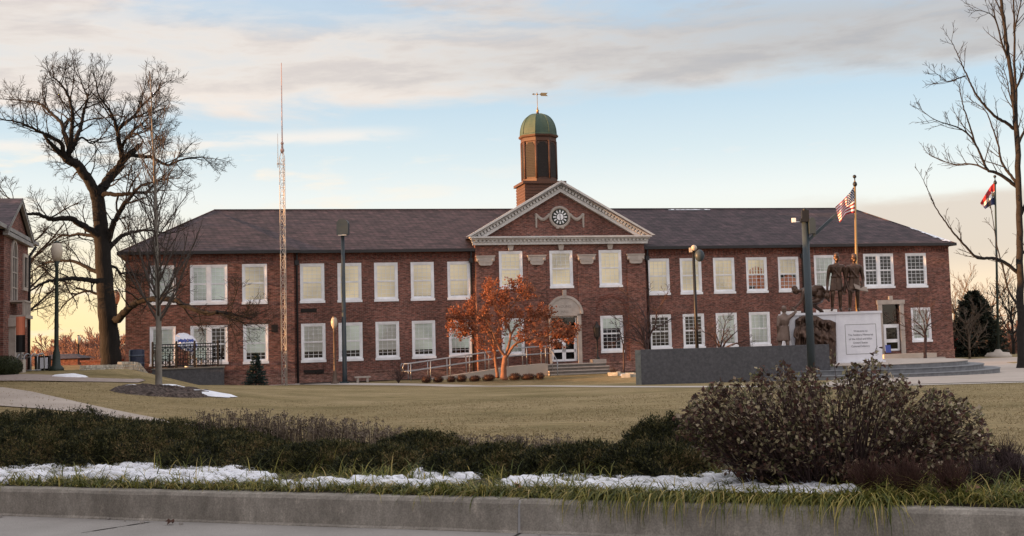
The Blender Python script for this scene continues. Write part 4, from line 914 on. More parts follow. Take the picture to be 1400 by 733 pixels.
def flag(name, label, d, top, bot, colfn, ns, nt, mats, sub_=1, seed=1):
    """cloth hanging from a pole: top and bottom edges given as pixel outlines at the pole's distance, folds in depth"""
    T = np.array(top, float); Bt = np.array(bot, float); rng = random.Random(seed); mb = MB(); grid = []
    for i in range(ns+1):
        s = i/ns; ip = lambda Q: np.array([np.interp(s*(len(Q)-1), range(len(Q)), Q[:, k]) for k in (0, 1)]); a, b_ = ip(T), ip(Bt); col = []
        for j in range(nt+1):
            t = j/nt; p = a*(1-t)+b_*t; col.append(at(p[0], p[1], d+s**.6*(.22*math.sin(s*9+t*2.2+seed)+.1*math.sin(s*17-t*4))))
        grid.append(col)
    for i in range(ns):
        for j in range(nt): mb.add([grid[i][j], grid[i+1][j], grid[i+1][j+1], grid[i][j+1]], [(0,1,2,3)], colfn((i+.5)/ns, (j+.5)/nt), True)
    return mb, grid
def uscol(s, t):
    if s < .42 and t < 7/13: return 2
    return 0 if int(t*13) % 2 == 0 else 1
mb, gr = flag('flag', '', 65, [(1169, 252), (1163, 262), (1155, 271), (1149, 277), (1142, 283)], [(1170, 291), (1163, 291.5), (1156, 293.5), (1153, 298), (1148, 304)], uscol, 30, 39, None, seed=2)
for i in range(1, 11):
    for j in range(1, 9):
        if (i+j) % 2 == 0:
            p = gr[i+1][int(j*2.3)]; mb.obox(p+np.array([0, -.012, 0]), (.022, 0, 0), (0, .003, 0), (0, 0, .022), 1)
tag(mb.build('flag', [MT['fred'], MT['fwhite'], MT['fblue']]), 'red and white striped flag with a starred blue canton on its golden pole', 'flag')
def mocol(s, t): return 0 if t < .36 else 1 if t < .62 else 2
mb, gr = flag('flag', '', 80, [(1360.5, 248), (1354, 255), (1347, 266), (1340, 278)], [(1362, 281), (1358, 280), (1353, 282), (1347, 286)], mocol, 24, 27, None, seed=5)
p = gr[7][13]
for i in range(20):
    a = 2*math.pi*i/20; mb.obox(p+np.array([.17*math.cos(a), -.05, .17*math.sin(a)]), (.03, 0, 0), (0, .01, 0), (0, 0, .03), 2 if i % 2 else 1)
mb.ball((p[0], p[1]-.05, p[2]), .11, .02, .11, 10, 6, 3)
tag(mb.build('flag', [MT['fred'], MT['fwhite'], MT['fblue'], MT['brass']]), 'red, white and blue flag with a round emblem drooping beside bare branches', 'flag')
# ------------------------------------------------------------------ soldiers' memorial
def eval_mesh(o):
    dg = bpy.context.evaluated_depsgraph_get(); dg.update(); me = bpy.data.meshes.new_from_object(o.evaluated_get(dg)); return me
def skin_piece(mb, J, E, rad, root):
    names = list(J); idx = {n: i for i, n in enumerate(names)}
    me = bpy.data.meshes.new('skel'); me.from_pydata([tuple(map(float, J[n])) for n in names], [(idx[a], idx[b]) for a, b in E], [])
    o = bpy.data.objects.new('skel', me); COL.objects.link(o); s = o.modifiers.new('s', 'SKIN'); s.use_smooth_shade = True
    for n, i in idx.items():
        sv = me.skin_vertices[0].data[i]; r_ = rad[n]; sv.radius = (r_, r_) if not hasattr(r_, '__len__') else r_; sv.use_root = (n == root)
    sd = o.modifiers.new('d', 'SUBSURF'); sd.levels = 2; sd.render_levels = 2
    m2 = eval_mesh(o); mb.add([v.co for v in m2.vertices], [tuple(p.vertices) for p in m2.polygons], 0, True)
    bpy.data.objects.remove(o); bpy.data.meshes.remove(me); bpy.data.meshes.remove(m2)
def limb_piece(mb, J, E, rad):       # tapered limbs and round joints, melted together by fuse()
    for a_, b_ in E:
        p, q = np.asarray(J[a_]), np.asarray(J[b_]); mb.tube([p, (p+q)/2, q], [rad[a_], (rad[a_]+rad[b_])/2*1.03, rad[b_]], 10)
    for k_, p in J.items(): mb.ball(tuple(p), rad[k_], n=10, k=7)
def fuse(mb, name, mat, vox=.021, smooth=1):
    o = mb.build(name, mat); r = o.modifiers.new('r', 'REMESH'); r.mode = 'VOXEL'; r.voxel_size = vox; r.use_smooth_shade = True
    s = o.modifiers.new('s', 'SMOOTH'); s.iterations = smooth; s.factor = .5
    m2 = eval_mesh(o); old = o.data; o.modifiers.clear(); o.data = m2; m2.name = name; bpy.data.meshes.remove(old)
    if not m2.materials: m2.materials.append(mat)
    for p in m2.polygons: p.use_smooth = True
    return o
DS = 54.0
def J3(px, py, dd=0.0): return at(px, py, DS+dd)
PXM = DS/1700
E_BODY = [('pel','wai'),('wai','che'),('che','nb'),('nb','nk'),('nk','hd'),('che','sl'),('sl','el'),('el','wl'),('wl','hl'),('che','sr'),('sr','er'),('er','wr'),('wr','hr'),
          ('pel','pl'),('pl','kl'),('kl','al'),('al','tl'),('pel','pr'),('pr','kr'),('kr','ar'),('ar','tr')]
def rads(H):
    r = dict(pel=.075, wai=.068, che=.085, nb=.05, nk=.034, hd=.036, sl=.042, el=.03, wl=.022, hl=.022, sr=.042, er=.03, wr=.022, hr=.022, pl=.056, kl=.038, al=.027, tl=.02, pr=.056, kr=.038, ar=.027, tr=.02)
    return {k: v*H for k, v in r.items()}
def hand(mb, w, h, H):
    w, h = np.asarray(w), np.asarray(h); d = (h-w); d /= np.linalg.norm(d)+1e-9; sd = np.cross(d, [0, 1, .2]); sd /= np.linalg.norm(sd)
    for i, l in enumerate((.05, .056, .054, .044)):
        o = sd*(i-1.5)*.0125*H; mb.tube([h+o-d*.01*H, h+o+d*l*.6*H, h+o*1.05+d*l*H-np.array([0, .012*H, 0])], [.008*H, .0075*H, .006*H], 5)
    mb.tube([w+d*.02*H+sd*.01*H, w+d*.04*H+sd*.034*H, w+d*.065*H+sd*.04*H], [.01*H, .008*H, .007*H], 5)
def head(mb, c, H, fwd, cap=True, up=(0,0,1)):
    c = np.asarray(c, float); f = np.asarray(fwd, float); f /= np.linalg.norm(f); u = np.asarray(up, float); u = u-f*(u@f); u /= np.linalg.norm(u); s_ = np.cross(f, u)
    def el(o, a, b, k, n=12, q=8):
        tmp = MB(); tmp.ball((0,0,0), 1, n=n, k=q); mb.add([o+s_*p[0]*a+f*p[1]*b+u*p[2]*k for p in tmp.v], tmp.f, 0, True)
    el(c, .045*H, .055*H, .066*H); el(c-u*.03*H+f*.012*H, .036*H, .042*H, .04*H)
    el(c+f*.055*H-u*.008*H, .009*H, .014*H, .02*H, 8, 6); el(c+f*.048*H+u*.013*H, .034*H, .012*H, .008*H, 8, 5)
    for q in (-1, 1): el(c+s_*q*.046*H, .008*H, .016*H, .022*H, 8, 5); el(c+f*.05*H+s_*q*.018*H+u*.004*H, .007*H, .006*H, .005*H, 6, 4)
    el(c+f*.05*H-u*.034*H, .02*H, .008*H, .007*H, 8, 5)
    if cap:
        for z, a in ((.032, .052), (.045, .051), (.062, .047), (.078, .04)): el(c+u*z*H-f*.004*H, a*H, a*1.1*H, .016*H)
        el(c+f*.06*H+u*.03*H, .038*H, .03*H, .007*H)
    else: el(c+u*.018*H-f*.006*H, .048*H, .056*H, .056*H)
def skirt(mb, c0, c1, r0, r1, dep=.72, n=18):
    c0, c1 = np.asarray(c0), np.asarray(c1); vs = []
    for k in range(4):
        t = k/3; c = c0*(1-t)+c1*t; r_ = r0*(1-t)+r1*t
        for i in range(n): a = 2*math.pi*i/n; q = r_*(1+.05*math.sin(a*6)*t); vs.append(c+np.array([q*math.cos(a), q*dep*math.sin(a), 0]))
    mb.add(vs, [(k*n+i, k*n+(i+1)%n, (k+1)*n+(i+1)%n, (k+1)*n+i) for k in range(3) for i in range(n)]+[tuple(range(n-1, -1, -1)), tuple(range(3*n, 4*n))], 0, True)

def standing(x, top, feet, arms, label, lean=0.0):
    H = (feet-top)*PXM; k = (feet-top)
    y = lambda f: feet-f*k
    X = lambda o, f: x+o*k+lean*f
    J = dict(pel=J3(X(0,.52), y(.52)), wai=J3(X(0,.6), y(.6)), che=J3(X(0,.73), y(.73)), nb=J3(X(0,.82), y(.82)), nk=J3(X(0,.85), y(.85), -.02), hd=J3(X(0,.9), y(.9), -.03),
             sl=J3(X(-.12,.79), y(.79)), sr=J3(X(.12,.79), y(.79)),
             pl=J3(X(-.055,.5), y(.5)), pr=J3(X(.055,.5), y(.5)), kl=J3(X(-.065,.27), y(.27), -.06), kr=J3(X(.065,.27), y(.27), -.03), al=J3(X(-.07,.045), y(.045), .03), ar=J3(X(.07,.045), y(.045), .03), tl=J3(X(-.085,.015), y(.015), -.22), tr=J3(X(.085,.015), y(.015), -.22))
    J.update(arms); m = MB(); skin_piece(m, J, E_BODY, rads(H), 'pel')
    skirt(m, J3(X(0,.64), y(.64)), J3(X(0,.36), y(.36)), .085*H, .12*H, .8); skirt(m, J3(X(0,.615), y(.615)), J3(X(0,.59), y(.59)), .096*H, .096*H, .85)
    skirt(m, J3(X(0,.78), y(.78)), J3(X(0,.62), y(.62)), .09*H, .082*H, .8); m.tube([J3(X(-.08,.78), y(.78), -.2), J3(X(.08,.58), y(.58), -.24)], .03, 5); m.tube([J3(X(0,.77), y(.77), -.19), J3(X(0,.38), y(.38), -.25)], .018, 4)
    head(m, J3(X(0,.925), y(.925), -.03), H, (0.1, -1, -.08)); hand(m, J['wl'], J['hl'], H); hand(m, J['wr'], J['hr'], H)
    return m, H
# round steps and platform
c = at(1166, 480, 55.5); gz0_ = gz(c[0], 50.5)
st = wthing('memorial_steps', (c[0], c[1], gz0_), 'round blue grey stone steps under the white memorial block', 'steps')
ztop = at(1200, 496, DS-.8)[2]
for i, rr in enumerate((6.15, 5.5, 4.85)):
    m = MB(); z0 = gz0_-.1 if i == 0 else gz0_+(ztop-gz0_)/3*i; z1 = gz0_+(ztop-gz0_)/3*(i+1)-.03
    n = 72; m.slab([(c[0]+rr*math.cos(2*math.pi*j/n), c[1]+rr*math.sin(2*math.pi*j/n)) for j in range(n)], z0, z1)
    sp = part(m, 'step', MT['bluestone'], st); m = MB(); m.slab([(c[0]+(rr+.03)*math.cos(2*math.pi*j/n), c[1]+(rr+.03)*math.sin(2*math.pi*j/n)) for j in range(n)], z1+.001, z1+.03); sub(m, 'tread', MT['walk'] if i == 2 else MT['bluestone'], st, sp)
# granite wall
d0, d1 = 52.0, 51.0
a = at(871, 528.5, d0); b = at(1136, 524, d1); zw = at(871, 478.5, d0)[2]
gw = wthing('granite_wall', ((a[0]+b[0])/2, d0, gz(a[0], a[1])), 'long dark grey granite wall before the bronze memorial', 'wall')
m = MB(); th = .55
def wbox(mb, t0, t1, off0, off1, z0, z1, m_=0):
    D = (b-a)*np.array([1,1,0]); D /= np.linalg.norm(D); Q = np.array([-D[1], D[0], 0]); L_ = np.linalg.norm((b-a)[:2])
    p = [a*np.array([1,1,0])+D*t*L_+Q*o for t, o in ((t0, off0), (t1, off0), (t1, off1), (t0, off1))]
    mb.add([(*q[:2], z) for z in (z0, z1) for q in p], [(0,3,2,1),(4,5,6,7),(0,1,5,4),(1,2,6,5),(2,3,7,6),(3,0,4,7)], m_)
zb_ = gz(a[0], a[1])-.4
wbox(m, .025, 1, 0, th, zb_, zw); part(m, 'wall_body', MT['granite'], gw)
m = MB(); wbox(m, -.005, .0249, .02, th-.02, zb_, zw-.02); part(m, 'end_pier', MT['granite_pale'], gw)
# pedestal
zpb = ztop-.02
pl_ = J3(1077, 429); pr_ = J3(1203.5, 424.5); zt_ = (pl_[2]+pr_[2])/2
pd = wthing('memorial_pedestal', ((pl_[0]+pr_[0])/2, DS, zpb), 'white granite memorial block with an engraved welcome panel', 'pedestal')
m = MB(); xs0, xs1, xm = pl_[0], pr_[0], J3(1143, 450)[0]
m.box(xm, xs1, DS, DS+2.2, zpb, zt_-.1); pts = [(xs0+.05, zpb), (xs0+.12, zpb+.6), (xs0+.1, zpb+1.2), (xs0, zt_-.1), (xm-.001, zt_-.1), (xm-.001, zpb)]
m.prism(pts, DS+.02, DS+2.18); m.box(xs0-.05, xs1+.05, DS-.06, DS+2.26, zt_-.099, zt_); m.box(xm-.06, xs1+.1, DS-.1, DS+2.3, zpb, zpb+.1)
blk = part(m, 'block', MT['marble'], pd)
MT['engrave'] = mk('engraved_grey', (.18,.18,.2), rough=.8)
x0, x1 = J3(1155.5, 450)[0], J3(1197.5, 450)[0]; zA, zB = J3(1176, 443.5)[2], J3(1176, 484)[2]
m = MB(); e_ = .009
for (p, q, r_, s_) in ((x0, x1, zA-e_, zA+e_), (x0, x1, zB-e_, zB+e_), (x0-e_, x0+e_, zB, zA), (x1-e_, x1+e_, zB, zA)): m.box(p, q, DS-.006, DS+.004, r_, s_)
part(m, 'panel_border', MT['granite_pale'], pd)
for body, yy in (('Welcome to', 452.6), ('The Soldiers Memorial', 457.8), ('of the 62nd and 65th', 463.4), ('United States', 468.5), ('Colored Infantry', 473.4)):
    o = text(body, .118, (0, 0, 0), (R(90), 0, 0), MT['engrave'], pd, ext=.003); p = J3(1176.5, yy); o.location = (p[0]-pd.location[0], DS-.006-pd.location[1], p[2]-pd.location[2])
# relief of marching soldiers set in the left of the block
m = MB(); rel = [(1087, 437), (1094, 433), (1100, 431.5), (1116, 432), (1124, 437), (1134, 437.5), (1142, 441), (1142.5, 496), (1087, 496)]
P3 = [J3(*q) for q in rel]; m.prism([(p[0], p[2]) for p in P3], DS-.16, DS+.05)
rr_ = random.Random(3)
for (hx, hy, lx, ly) in ((1093, 440, 1091, 470), (1103, 438, 1103, 474), (1113, 440, 1115, 478), (1124, 444, 1123, 482), (1134, 446, 1135, 488)):
    hk = MB(); k = 46*PXM
    J = dict(pel=J3(lx, ly, -.2), che=J3((hx*2+lx)/3, (hy*2+ly)/3+1, -.24), nk=J3(hx, hy+5, -.2), sl=J3(hx-5, hy+10, -.24), el=J3(hx-7, hy+20, -.34), wl=J3(hx-1, hy+25, -.42), sr=J3(hx+5, hy+10, -.24), er=J3(hx+7, hy+21, -.34), wr=J3(hx+2, hy+15, -.44), kl=J3(lx-3, ly+14, -.3), kr=J3(lx+4, ly+13, -.22), fl=J3(lx-4, ly+26, -.2), fr_=J3(lx+5, ly+25, -.2))
    skin_piece(m, J, [('pel','che'),('che','nk'),('che','sl'),('sl','el'),('el','wl'),('che','sr'),('sr','er'),('er','wr'),('pel','kl'),('kl','fl'),('pel','kr'),('kr','fr_')], dict(pel=.14, che=.16, nk=.07, sl=.085, el=.06, wl=.045, sr=.085, er=.06, wr=.045, kl=.09, kr=.09, fl=.06, fr_=.06), 'pel')
    head(m, J3(hx, hy, -.24), 1.9, (rr_.uniform(-.5, .3), -1, -.1))
    m.tube([J3(hx+3, hy-6, -.36), J3(hx-4, hy+34, -.4)], .03, 5)
rl = fuse(m, 'memorial_relief', MT['bronze'], .03); tag(rl, 'bronze relief of crowded marching soldiers on the white block', 'relief')
# soldier with bag
x = 1143.5; A = dict(el=J3(1131.5, 383, .04), wl=J3(1131, 395, -.06), hl=J3(1131, 399, -.08), er=J3(1156.5, 383, .05), wr=J3(1155, 396, -.04), hr=J3(1154.5, 400, -.06))
m, H = standing(x, 347, 426, A, '')
m.ball(tuple(J3(1131, 405, -.1)), .13, .1, .17, 10, 7); m.tube([J3(1128, 399, -.1), J3(1130.5, 397, -.1), J3(1133, 399, -.1)], .03, 5)
sA = fuse(m, 'soldier_statue', MT['bronze']); tag(sA, 'bronze statue of a standing capped soldier with a bag at his side', 'statue', 'bronze soldiers of the memorial')
A = dict(el=J3(1156, 384, .04), wl=J3(1160, 396, -.18), hl=J3(1164, 398, -.28), er=J3(1180.5, 383, 0), wr=J3(1178, 393, -.28), hr=J3(1174.5, 396, -.36))
m, H = standing(1167.5, 348, 426, A, '')
sB = fuse(m, 'soldier_statue', MT['bronze']); tag(sB, 'bronze statue of a standing soldier holding an open book before the gold pole', 'statue', 'bronze soldiers of the memorial')
MT['bronzepale'] = mk('worn_bronze', [(.3, (.2,.15,.12)), (.7, (.32,.26,.22))], scale=4, rough=.45, metal=.3)
m = MB(); p0, p1, p2 = J3(1168, 391, -.5), J3(1177, 394.5, -.34), J3(1186, 396, -.46)
for (p, q) in ((p0, p1), (p1, p2)): m.obox((p+q)/2, (q-p)/2, (0, .13, .1), np.array([0, -.012, .016]))
bk = m.build('open_book', MT['bronzepale']); tag(bk, 'pale open bronze book in the hands of a standing soldier', 'book')
# crouching soldier reaching down
kH = 70*PXM
J = dict(pel=J3(1123, 408, .5), wai=J3(1117, 400, .5), che=J3(1104, 396, .5), nb=J3(1097, 397, .48), nk=J3(1093, 398, .46), hd=J3(1088, 398.5, .44),
         sl=J3(1098, 401, .25), el=J3(1096, 412, .18), wl=J3(1088, 420, .1), hl=J3(1084, 422.5, .08), sr=J3(1101, 399, .75), er=J3(1101, 412, .8), wr=J3(1104, 422, .75), hr=J3(1105, 425, .7),
         pl=J3(1121, 410, .36), pr=J3(1123, 410, .64), kl=J3(1104, 414, .3), kr=J3(1110, 416, .68), al=J3(1110, 426.5, .32), ar=J3(1126, 426.5, .7), tl=J3(1103, 428, .3), tr=J3(1120, 428, .7))
m = MB(); skin_piece(m, J, E_BODY, rads(kH), 'pel'); head(m, J3(1088, 397.5, .44), kH*1.15, (-.75, -.35, -.5), True, (-.4, 0, .8)); hand(m, J['wl'], J['hl'], kH); hand(m, J['wr'], J['hr'], kH)
m.ball(tuple(J3(1110, 398.5, .5)), .36, .3, .25, 12, 8); m.ball(tuple(J3(1120, 404, .5)), .28, .3, .3, 12, 8); m.ball(tuple(J3(1101, 399, .48)), .2, .24, .2, 10, 8)
for (q0, q1, r_) in ((J3(1121, 410, .36), J3(1104, 414, .3), .13), (J3(1123, 410, .64), J3(1110, 416, .68), .13), (J3(1104, 414, .3), J3(1110, 426, .32), .09), (J3(1110, 416, .68), J3(1124, 426, .7), .09)): m.tube([q0, (q0+q1)/2, q1], [r_, r_*.95, r_*.7], 8)
m.tube([J3(1112, 393, .4), J3(1122, 394, .4), J3(1129, 402, .42), J3(1134, 413, .45)], [.12, .15, .12, .04], 8)
o = fuse(m, 'soldier_statue', MT['bronze']); tag(o, 'bronze statue of a crouching soldier reaching down from the white block', 'statue', 'bronze soldiers of the memorial')
# climbing soldier, back to the viewer
J = dict(pel=J3(1071, 454, -.1), wai=J3(1071.5, 447, -.12), che=J3(1072.5, 438, -.14), nb=J3(1072, 431, -.12), nk=J3(1072, 428.5, -.1), hd=J3(1072, 425, -.1),
         sl=J3(1065, 434, -.12), el=J3(1063.5, 446, -.2), wl=J3(1064, 457, -.1), hl=J3(1064.5, 460, -.08), sr=J3(1080, 433, -.08), er=J3(1087, 428, -.0), wr=J3(1085.5, 424.5, .1)*.5+J3(1091, 424, .1)*.5, hr=J3(1085, 422.5, .08),
         pl=J3(1067.5, 457, -.1), pr=J3(1075, 457, -.08), kl=J3(1066, 472, -.12), kr=J3(1077, 470, -.2), al=J3(1066, 489, -.02), ar=J3(1076, 489, 0), tl=J3(1064, 492, .18), tr=J3(1077, 492, .2))
m = MB(); limb_piece(m, J, E_BODY, rads(kH)); m.ball(tuple(J3(1072, 438, -.13)), .25, .17, .3, 12, 8); m.ball(tuple(J3(1071.5, 451, -.1)), .21, .17, .22, 12, 8); head(m, J3(1072, 424.5, -.08), kH, (.3, .9, .2)); hand(m, J['wl'], J['hl'], kH); hand(m, J['wr'], J['hr'], kH)
skirt(m, J3(1071.5, 446, -.12), J3(1071, 466, -.1), .1*kH, .14*kH)
MT['bronzebrown'] = mk('brown_bronze', [(.3, (.1,.065,.05)), (.7, (.2,.145,.12))], scale=3.5, rough=.45, metal=.4)  # paler brown patina of this one figure
o = fuse(m, 'soldier_statue', MT['bronzebrown']); tag(o, 'paler bronze statue of a soldier climbing up behind the granite wall', 'statue', 'bronze soldiers of the memorial')
# its footing behind the wall
m = MB(); p = J3(1071, 494, 0); m.slab([(p[0]-.7, DS-.9), (p[0]+.6, DS-.9), (p[0]+.6, DS+.7), (p[0]-.7, DS+.7)], gz0_-.2, p[2]+.0); o = m.build('statue_base', MT['bluestone']); tag(o, 'low stone base beneath the climbing soldier behind the wall', 'base')

# ------------------------------------------------------------------ left neighbour building
LA = at(37, 500, 50.0); LN = at(-8, 500, 43.0); ld = (LN-LA)*np.array([1,1,0]); ld /= np.linalg.norm(ld); ln = np.array([-ld[1], ld[0], 0]); ln = ln if ln[0] > 0 else -ln
lang = math.atan2(ld[1], ld[0])
lz0 = gz(LA[0], LA[1])-.4; lze = at(45, 331, 50)[2]
# local frame: x along the facade towards the camera, y = -normal (into the building)
lb = thing('brick_neighbour', (LA[0], LA[1], 0), 'red brick building with a gabled pavilion cut off by the left edge', 'building', rz=lang)
sgn = 1.0 if (np.array([-math.sin(lang), math.cos(lang)])@ln[:2]) < 0 else -1.0
def LQ(px, py):   # pixel -> (x along, z) on that facade
    w = ray(px, py); s_ = ((LA-CAM)@ln)/(w@ln); P = CAM+w*s_; return float((P-LA)@ld), float(P[2])
m = MB(); LL = 72.0; DP = 14*sgn  # length out of view extended to block the low sun
def lbx(mb, x0, x1, y0, y1, z0, z1, mi=0): mb.box(x0, x1, min(y0*sgn, y1*sgn), max(y0*sgn, y1*sgn), z0, z1, mi)
lbx(m, 0, LL, 0, 14, lz0-.6, lze); lw = m.build('wall', MT['brick'], lb)
x0p, x1p = LQ(29, 330)[0], LQ(29, 330)[0]+5.4; xa = (x0p+x1p)/2; apz = LQ(16, 273)[1]
m = MB(); lbx(m, x0p, x1p, -.25, 6, lz0-.6, lze-.002); m.prism([(x0p, lze-.02), (x1p, lze-.02), (xa, apz-.25)], min(-.25*sgn, 6*sgn), max(-.25*sgn, 6*sgn)); m.build('pavilion_wall', MT['brick'], lb)
m = MB(); 
for (xa0, za0, xb0, zb0) in ((x0p-.35, lze-.1, xa, apz), (xa, apz, x1p+.35, lze-.1)):
    m.add([(xa0, -.45*sgn, za0), (xb0, -.45*sgn, zb0), (xb0, 8*sgn, zb0), (xa0, 8*sgn, za0)], [(0,1,2,3)]); m.add([(xa0, -.45*sgn, za0-.1), (xb0, -.45*sgn, zb0-.1), (xb0, 8*sgn, zb0-.1), (xa0, 8*sgn, za0-.1)], [(0,1,2,3)])
ht = 1.6
m.add([(-.5, -.35*sgn, lze), (LL, -.35*sgn, lze), (LL, 7*sgn, lze+ht), (5, 7*sgn, lze+ht)], [(0,1,2,3)]); m.add([(-.5, -.35*sgn, lze), (5, 7*sgn, lze+ht), (-.5, 14.5*sgn, lze)], [(0,1,2)]); m.add([(5, 7*sgn, lze+ht), (LL, 7*sgn, lze+ht), (LL, 14.5*sgn, lze), (-.5, 14.5*sgn, lze)], [(0,1,2,3)])
m.build('roof', MT['slate'], lb)
m = MB(); lbx(m, -.4, LL, -.38, 0, lze-.14, lze-.003)
for (xa0, za0, xb0, zb0) in ((x0p-.3, lze-.2, xa, apz-.12), (xa, apz-.12, x1p+.3, lze-.2)): m.bar((xa0, -.38*sgn, za0), (xb0, -.38*sgn, zb0), .12, .14)
lbx(m, x0p-.25, x1p+.25, -.42, -.25, lze-.34, lze-.2); m.build('cornice', MT['cornice_dull'], lb)
m = MB(); m.tube([(.25, -.35*sgn, lze-.2), (.25, -.1*sgn, lze-.6), (.25, -.1*sgn, lz0)], .06, 6); m.build('downspout', MT['gutter'], lb)
# arched window with balcony, side window, door with stone surround
xw, zw0 = LQ(8, 405)[0], LQ(8, 415)[1]; zw1 = LQ(8, 352)[1]; m = MB(); yv = -.5*sgn-.03*sgn; hwid = .5
def facebox(mb, x0, x1, z0, z1, pr, mi=0, y0=-.25): lbx(mb, x0, x1, y0-pr, y0, z0, z1, mi)
facebox(m, xw-hwid-.12, xw-hwid, zw0, zw1, .06); facebox(m, xw+hwid, xw+hwid+.12, zw0, zw1, .06)
for i in range(12):
    a_, b_ = math.pi*i/12, math.pi*(i+1)/12; m.prism([(xw+r_*math.cos(t), zw1+r_*1.1*math.sin(t)) for t, r_ in ((a_, hwid), (a_, hwid+.12), (b_, hwid+.12), (b_, hwid))], min(-.31*sgn, -.25*sgn), max(-.31*sgn, -.25*sgn))
for zz in np.linspace(zw0, zw1, 4): facebox(m, xw-hwid, xw+hwid, zz-.02, zz+.02, .05)
facebox(m, xw-.02, xw+.02, zw0, zw1+hwid, .05); aw = m.build('arched_window', MT['stone'], lb)
MT['mirror'] = nodes('dark_reflecting_glass')[0]; b_ = MT['mirror'].node_tree.nodes['Principled BSDF']; b_.inputs['Base Color'].default_value = (.02,.022,.025,1); b_.inputs['Roughness'].default_value = .06; b_.inputs['Specular IOR Level'].default_value = 1.0
m = MB(); pts = [(xw-hwid, zw0), (xw+hwid, zw0)]+[(xw+hwid*math.cos(t), zw1+hwid*1.1*math.sin(t)) for t in np.linspace(0, math.pi, 12)]
m.add([(p[0], -.265*sgn, p[1]) for p in pts], [tuple(range(len(pts)))]); m.build('pane', MT['mirror'], aw)
zb0_, zb1_ = LQ(8, 432)[1], LQ(8, 412)[1]; m = MB(); facebox(m, xw-.8, xw+.8, zb0_-.12, zb0_, .55); facebox(m, xw-.8, xw+.8, zb1_-.06, zb1_, .5)
for i in range(9): x = xw-.75+1.5*i/8; m.bar((x, -.7*sgn, zb0_), (x, -.7*sgn, zb1_-.05), .06)
m.build('balcony', MT['stone'], lb)
zd1 = LQ(8, 440)[1]; m = MB(); facebox(m, xw-.95, xw-.6, lz0+.4, zd1-.2, .22); facebox(m, xw+.6, xw+.95, lz0+.4, zd1-.2, .22); facebox(m, xw-1.05, xw+1.05, zd1-.199, zd1+.1, .3); dsr = m.build('door_surround', MT['stone'], lb)
m = MB(); facebox(m, xw-.59, xw+.59, lz0+.4, zd1-.21, .05); m.build('door', mk('grey_green_door', (.12,.13,.11), rough=.6), lb)
xs_, zsa, zsb = LQ(24, 380)[0], LQ(24, 398)[1], LQ(24, 348)[1]
for (za_, zb2) in ((zsa, zsb),):
    m = MB(); y0 = -.5; facebox(m, xs_-.5, xs_+.5, za_, za_+.12, .06); facebox(m, xs_-.5, xs_+.5, zb2-.12, zb2, .06); facebox(m, xs_-.5, xs_-.38, za_+.12, zb2-.12, .06); facebox(m, xs_+.38, xs_+.5, za_+.12, zb2-.12, .06); wn = m.build('window', MT['stone'], lb)
    m = MB(); m.quad((xs_-.38, -.27*sgn, za_+.1), (xs_+.38, -.27*sgn, za_+.1), (xs_+.38, -.27*sgn, zb2-.1), (xs_-.38, -.27*sgn, zb2-.1)); m.build('pane', MT['mirror'], wn)
# banner on its stand, kiosk, bike rack, clipped bush
q = at(28.5, 498, 43.5); q[2] = gz(q[0], q[1]); bt = wthing('tall_banner', q, 'tall orange and dark banner standing before the left building', 'banner'); zt0, zt1 = at(28, 433, 43.5)[2], at(28, 458, 43.5)[2]
m = MB(); m.tube([(q[0], q[1], q[2]), (q[0], q[1], zt0)], .03, 6); part(m, 'pole', MT['steel'], bt)
for nm, za_, zb2, mm in (('upper_cloth', zt1, zt0, MT['salmon']), ('lower_cloth', q[2]+.7, zt1-.002, MT['black'])):
    m = MB()
    for i in range(6): u0, u1 = -.16+.32*i/6, -.16+.32*(i+1)/6; m.quad((q[0]+u0, q[1]-.04-.02*math.sin(i), za_), (q[0]+u1, q[1]-.04-.02*math.sin(i+1), za_), (q[0]+u1, q[1]-.04-.02*math.sin(i+1), zb2), (q[0]+u0, q[1]-.04-.02*math.sin(i), zb2))
    part(m, nm, mm, bt)
m = MB(); m.box(q[0]-.12, q[0]+.12, q[1]-.12, q[1]+.12, q[2]-.05, q[2]+.45); part(m, 'base', MT['concrete'], bt)
q = at(58.5, 508.5, 46); q[2] = gz(q[0], q[1]); kk = wthing('notice_board', q, 'black upright notice board with a white front left of the lamp post', 'sign'); h = 20*46/1700
m = MB(); m.box(q[0]-.3, q[0]+.22, q[1], q[1]+.2, q[2]-.05, q[2]+h); part(m, 'body', MT['black'], kk); m = MB(); m.box(q[0]-.1, q[0]+.18, q[1]-.02, q[1]-.002, q[2]+.08, q[2]+h-.06); part(m, 'front_panel', MT['whitefab'], kk)
q = at(42, 509, 45); q[2] = gz(q[0], q[1]); br_ = wthing('bike_rack', q, 'grey looped metal bike rack beside the clipped bush', 'bike rack'); m = MB(); h = .62
for i in range(4):
    x = q[0]-.36+.24*i; m.tube([(x, q[1]+.3*math.cos(t)*1.0, q[2]+(h-.16)*(1 if math.sin(t) > .05 else 0)+.16*math.sin(t)) for t in np.linspace(0, math.pi, 9)], .022, 5)
m.tube([(q[0]-.5, q[1]-.3, q[2]+.03), (q[0]+.5, q[1]-.3, q[2]+.03)], .022, 5); m.tube([(q[0]-.5, q[1], q[2]+.4), (q[0]+.5, q[1]-.1, q[2]+.62)], .025, 5); part(m, 'loops', MT['steel'], br_)
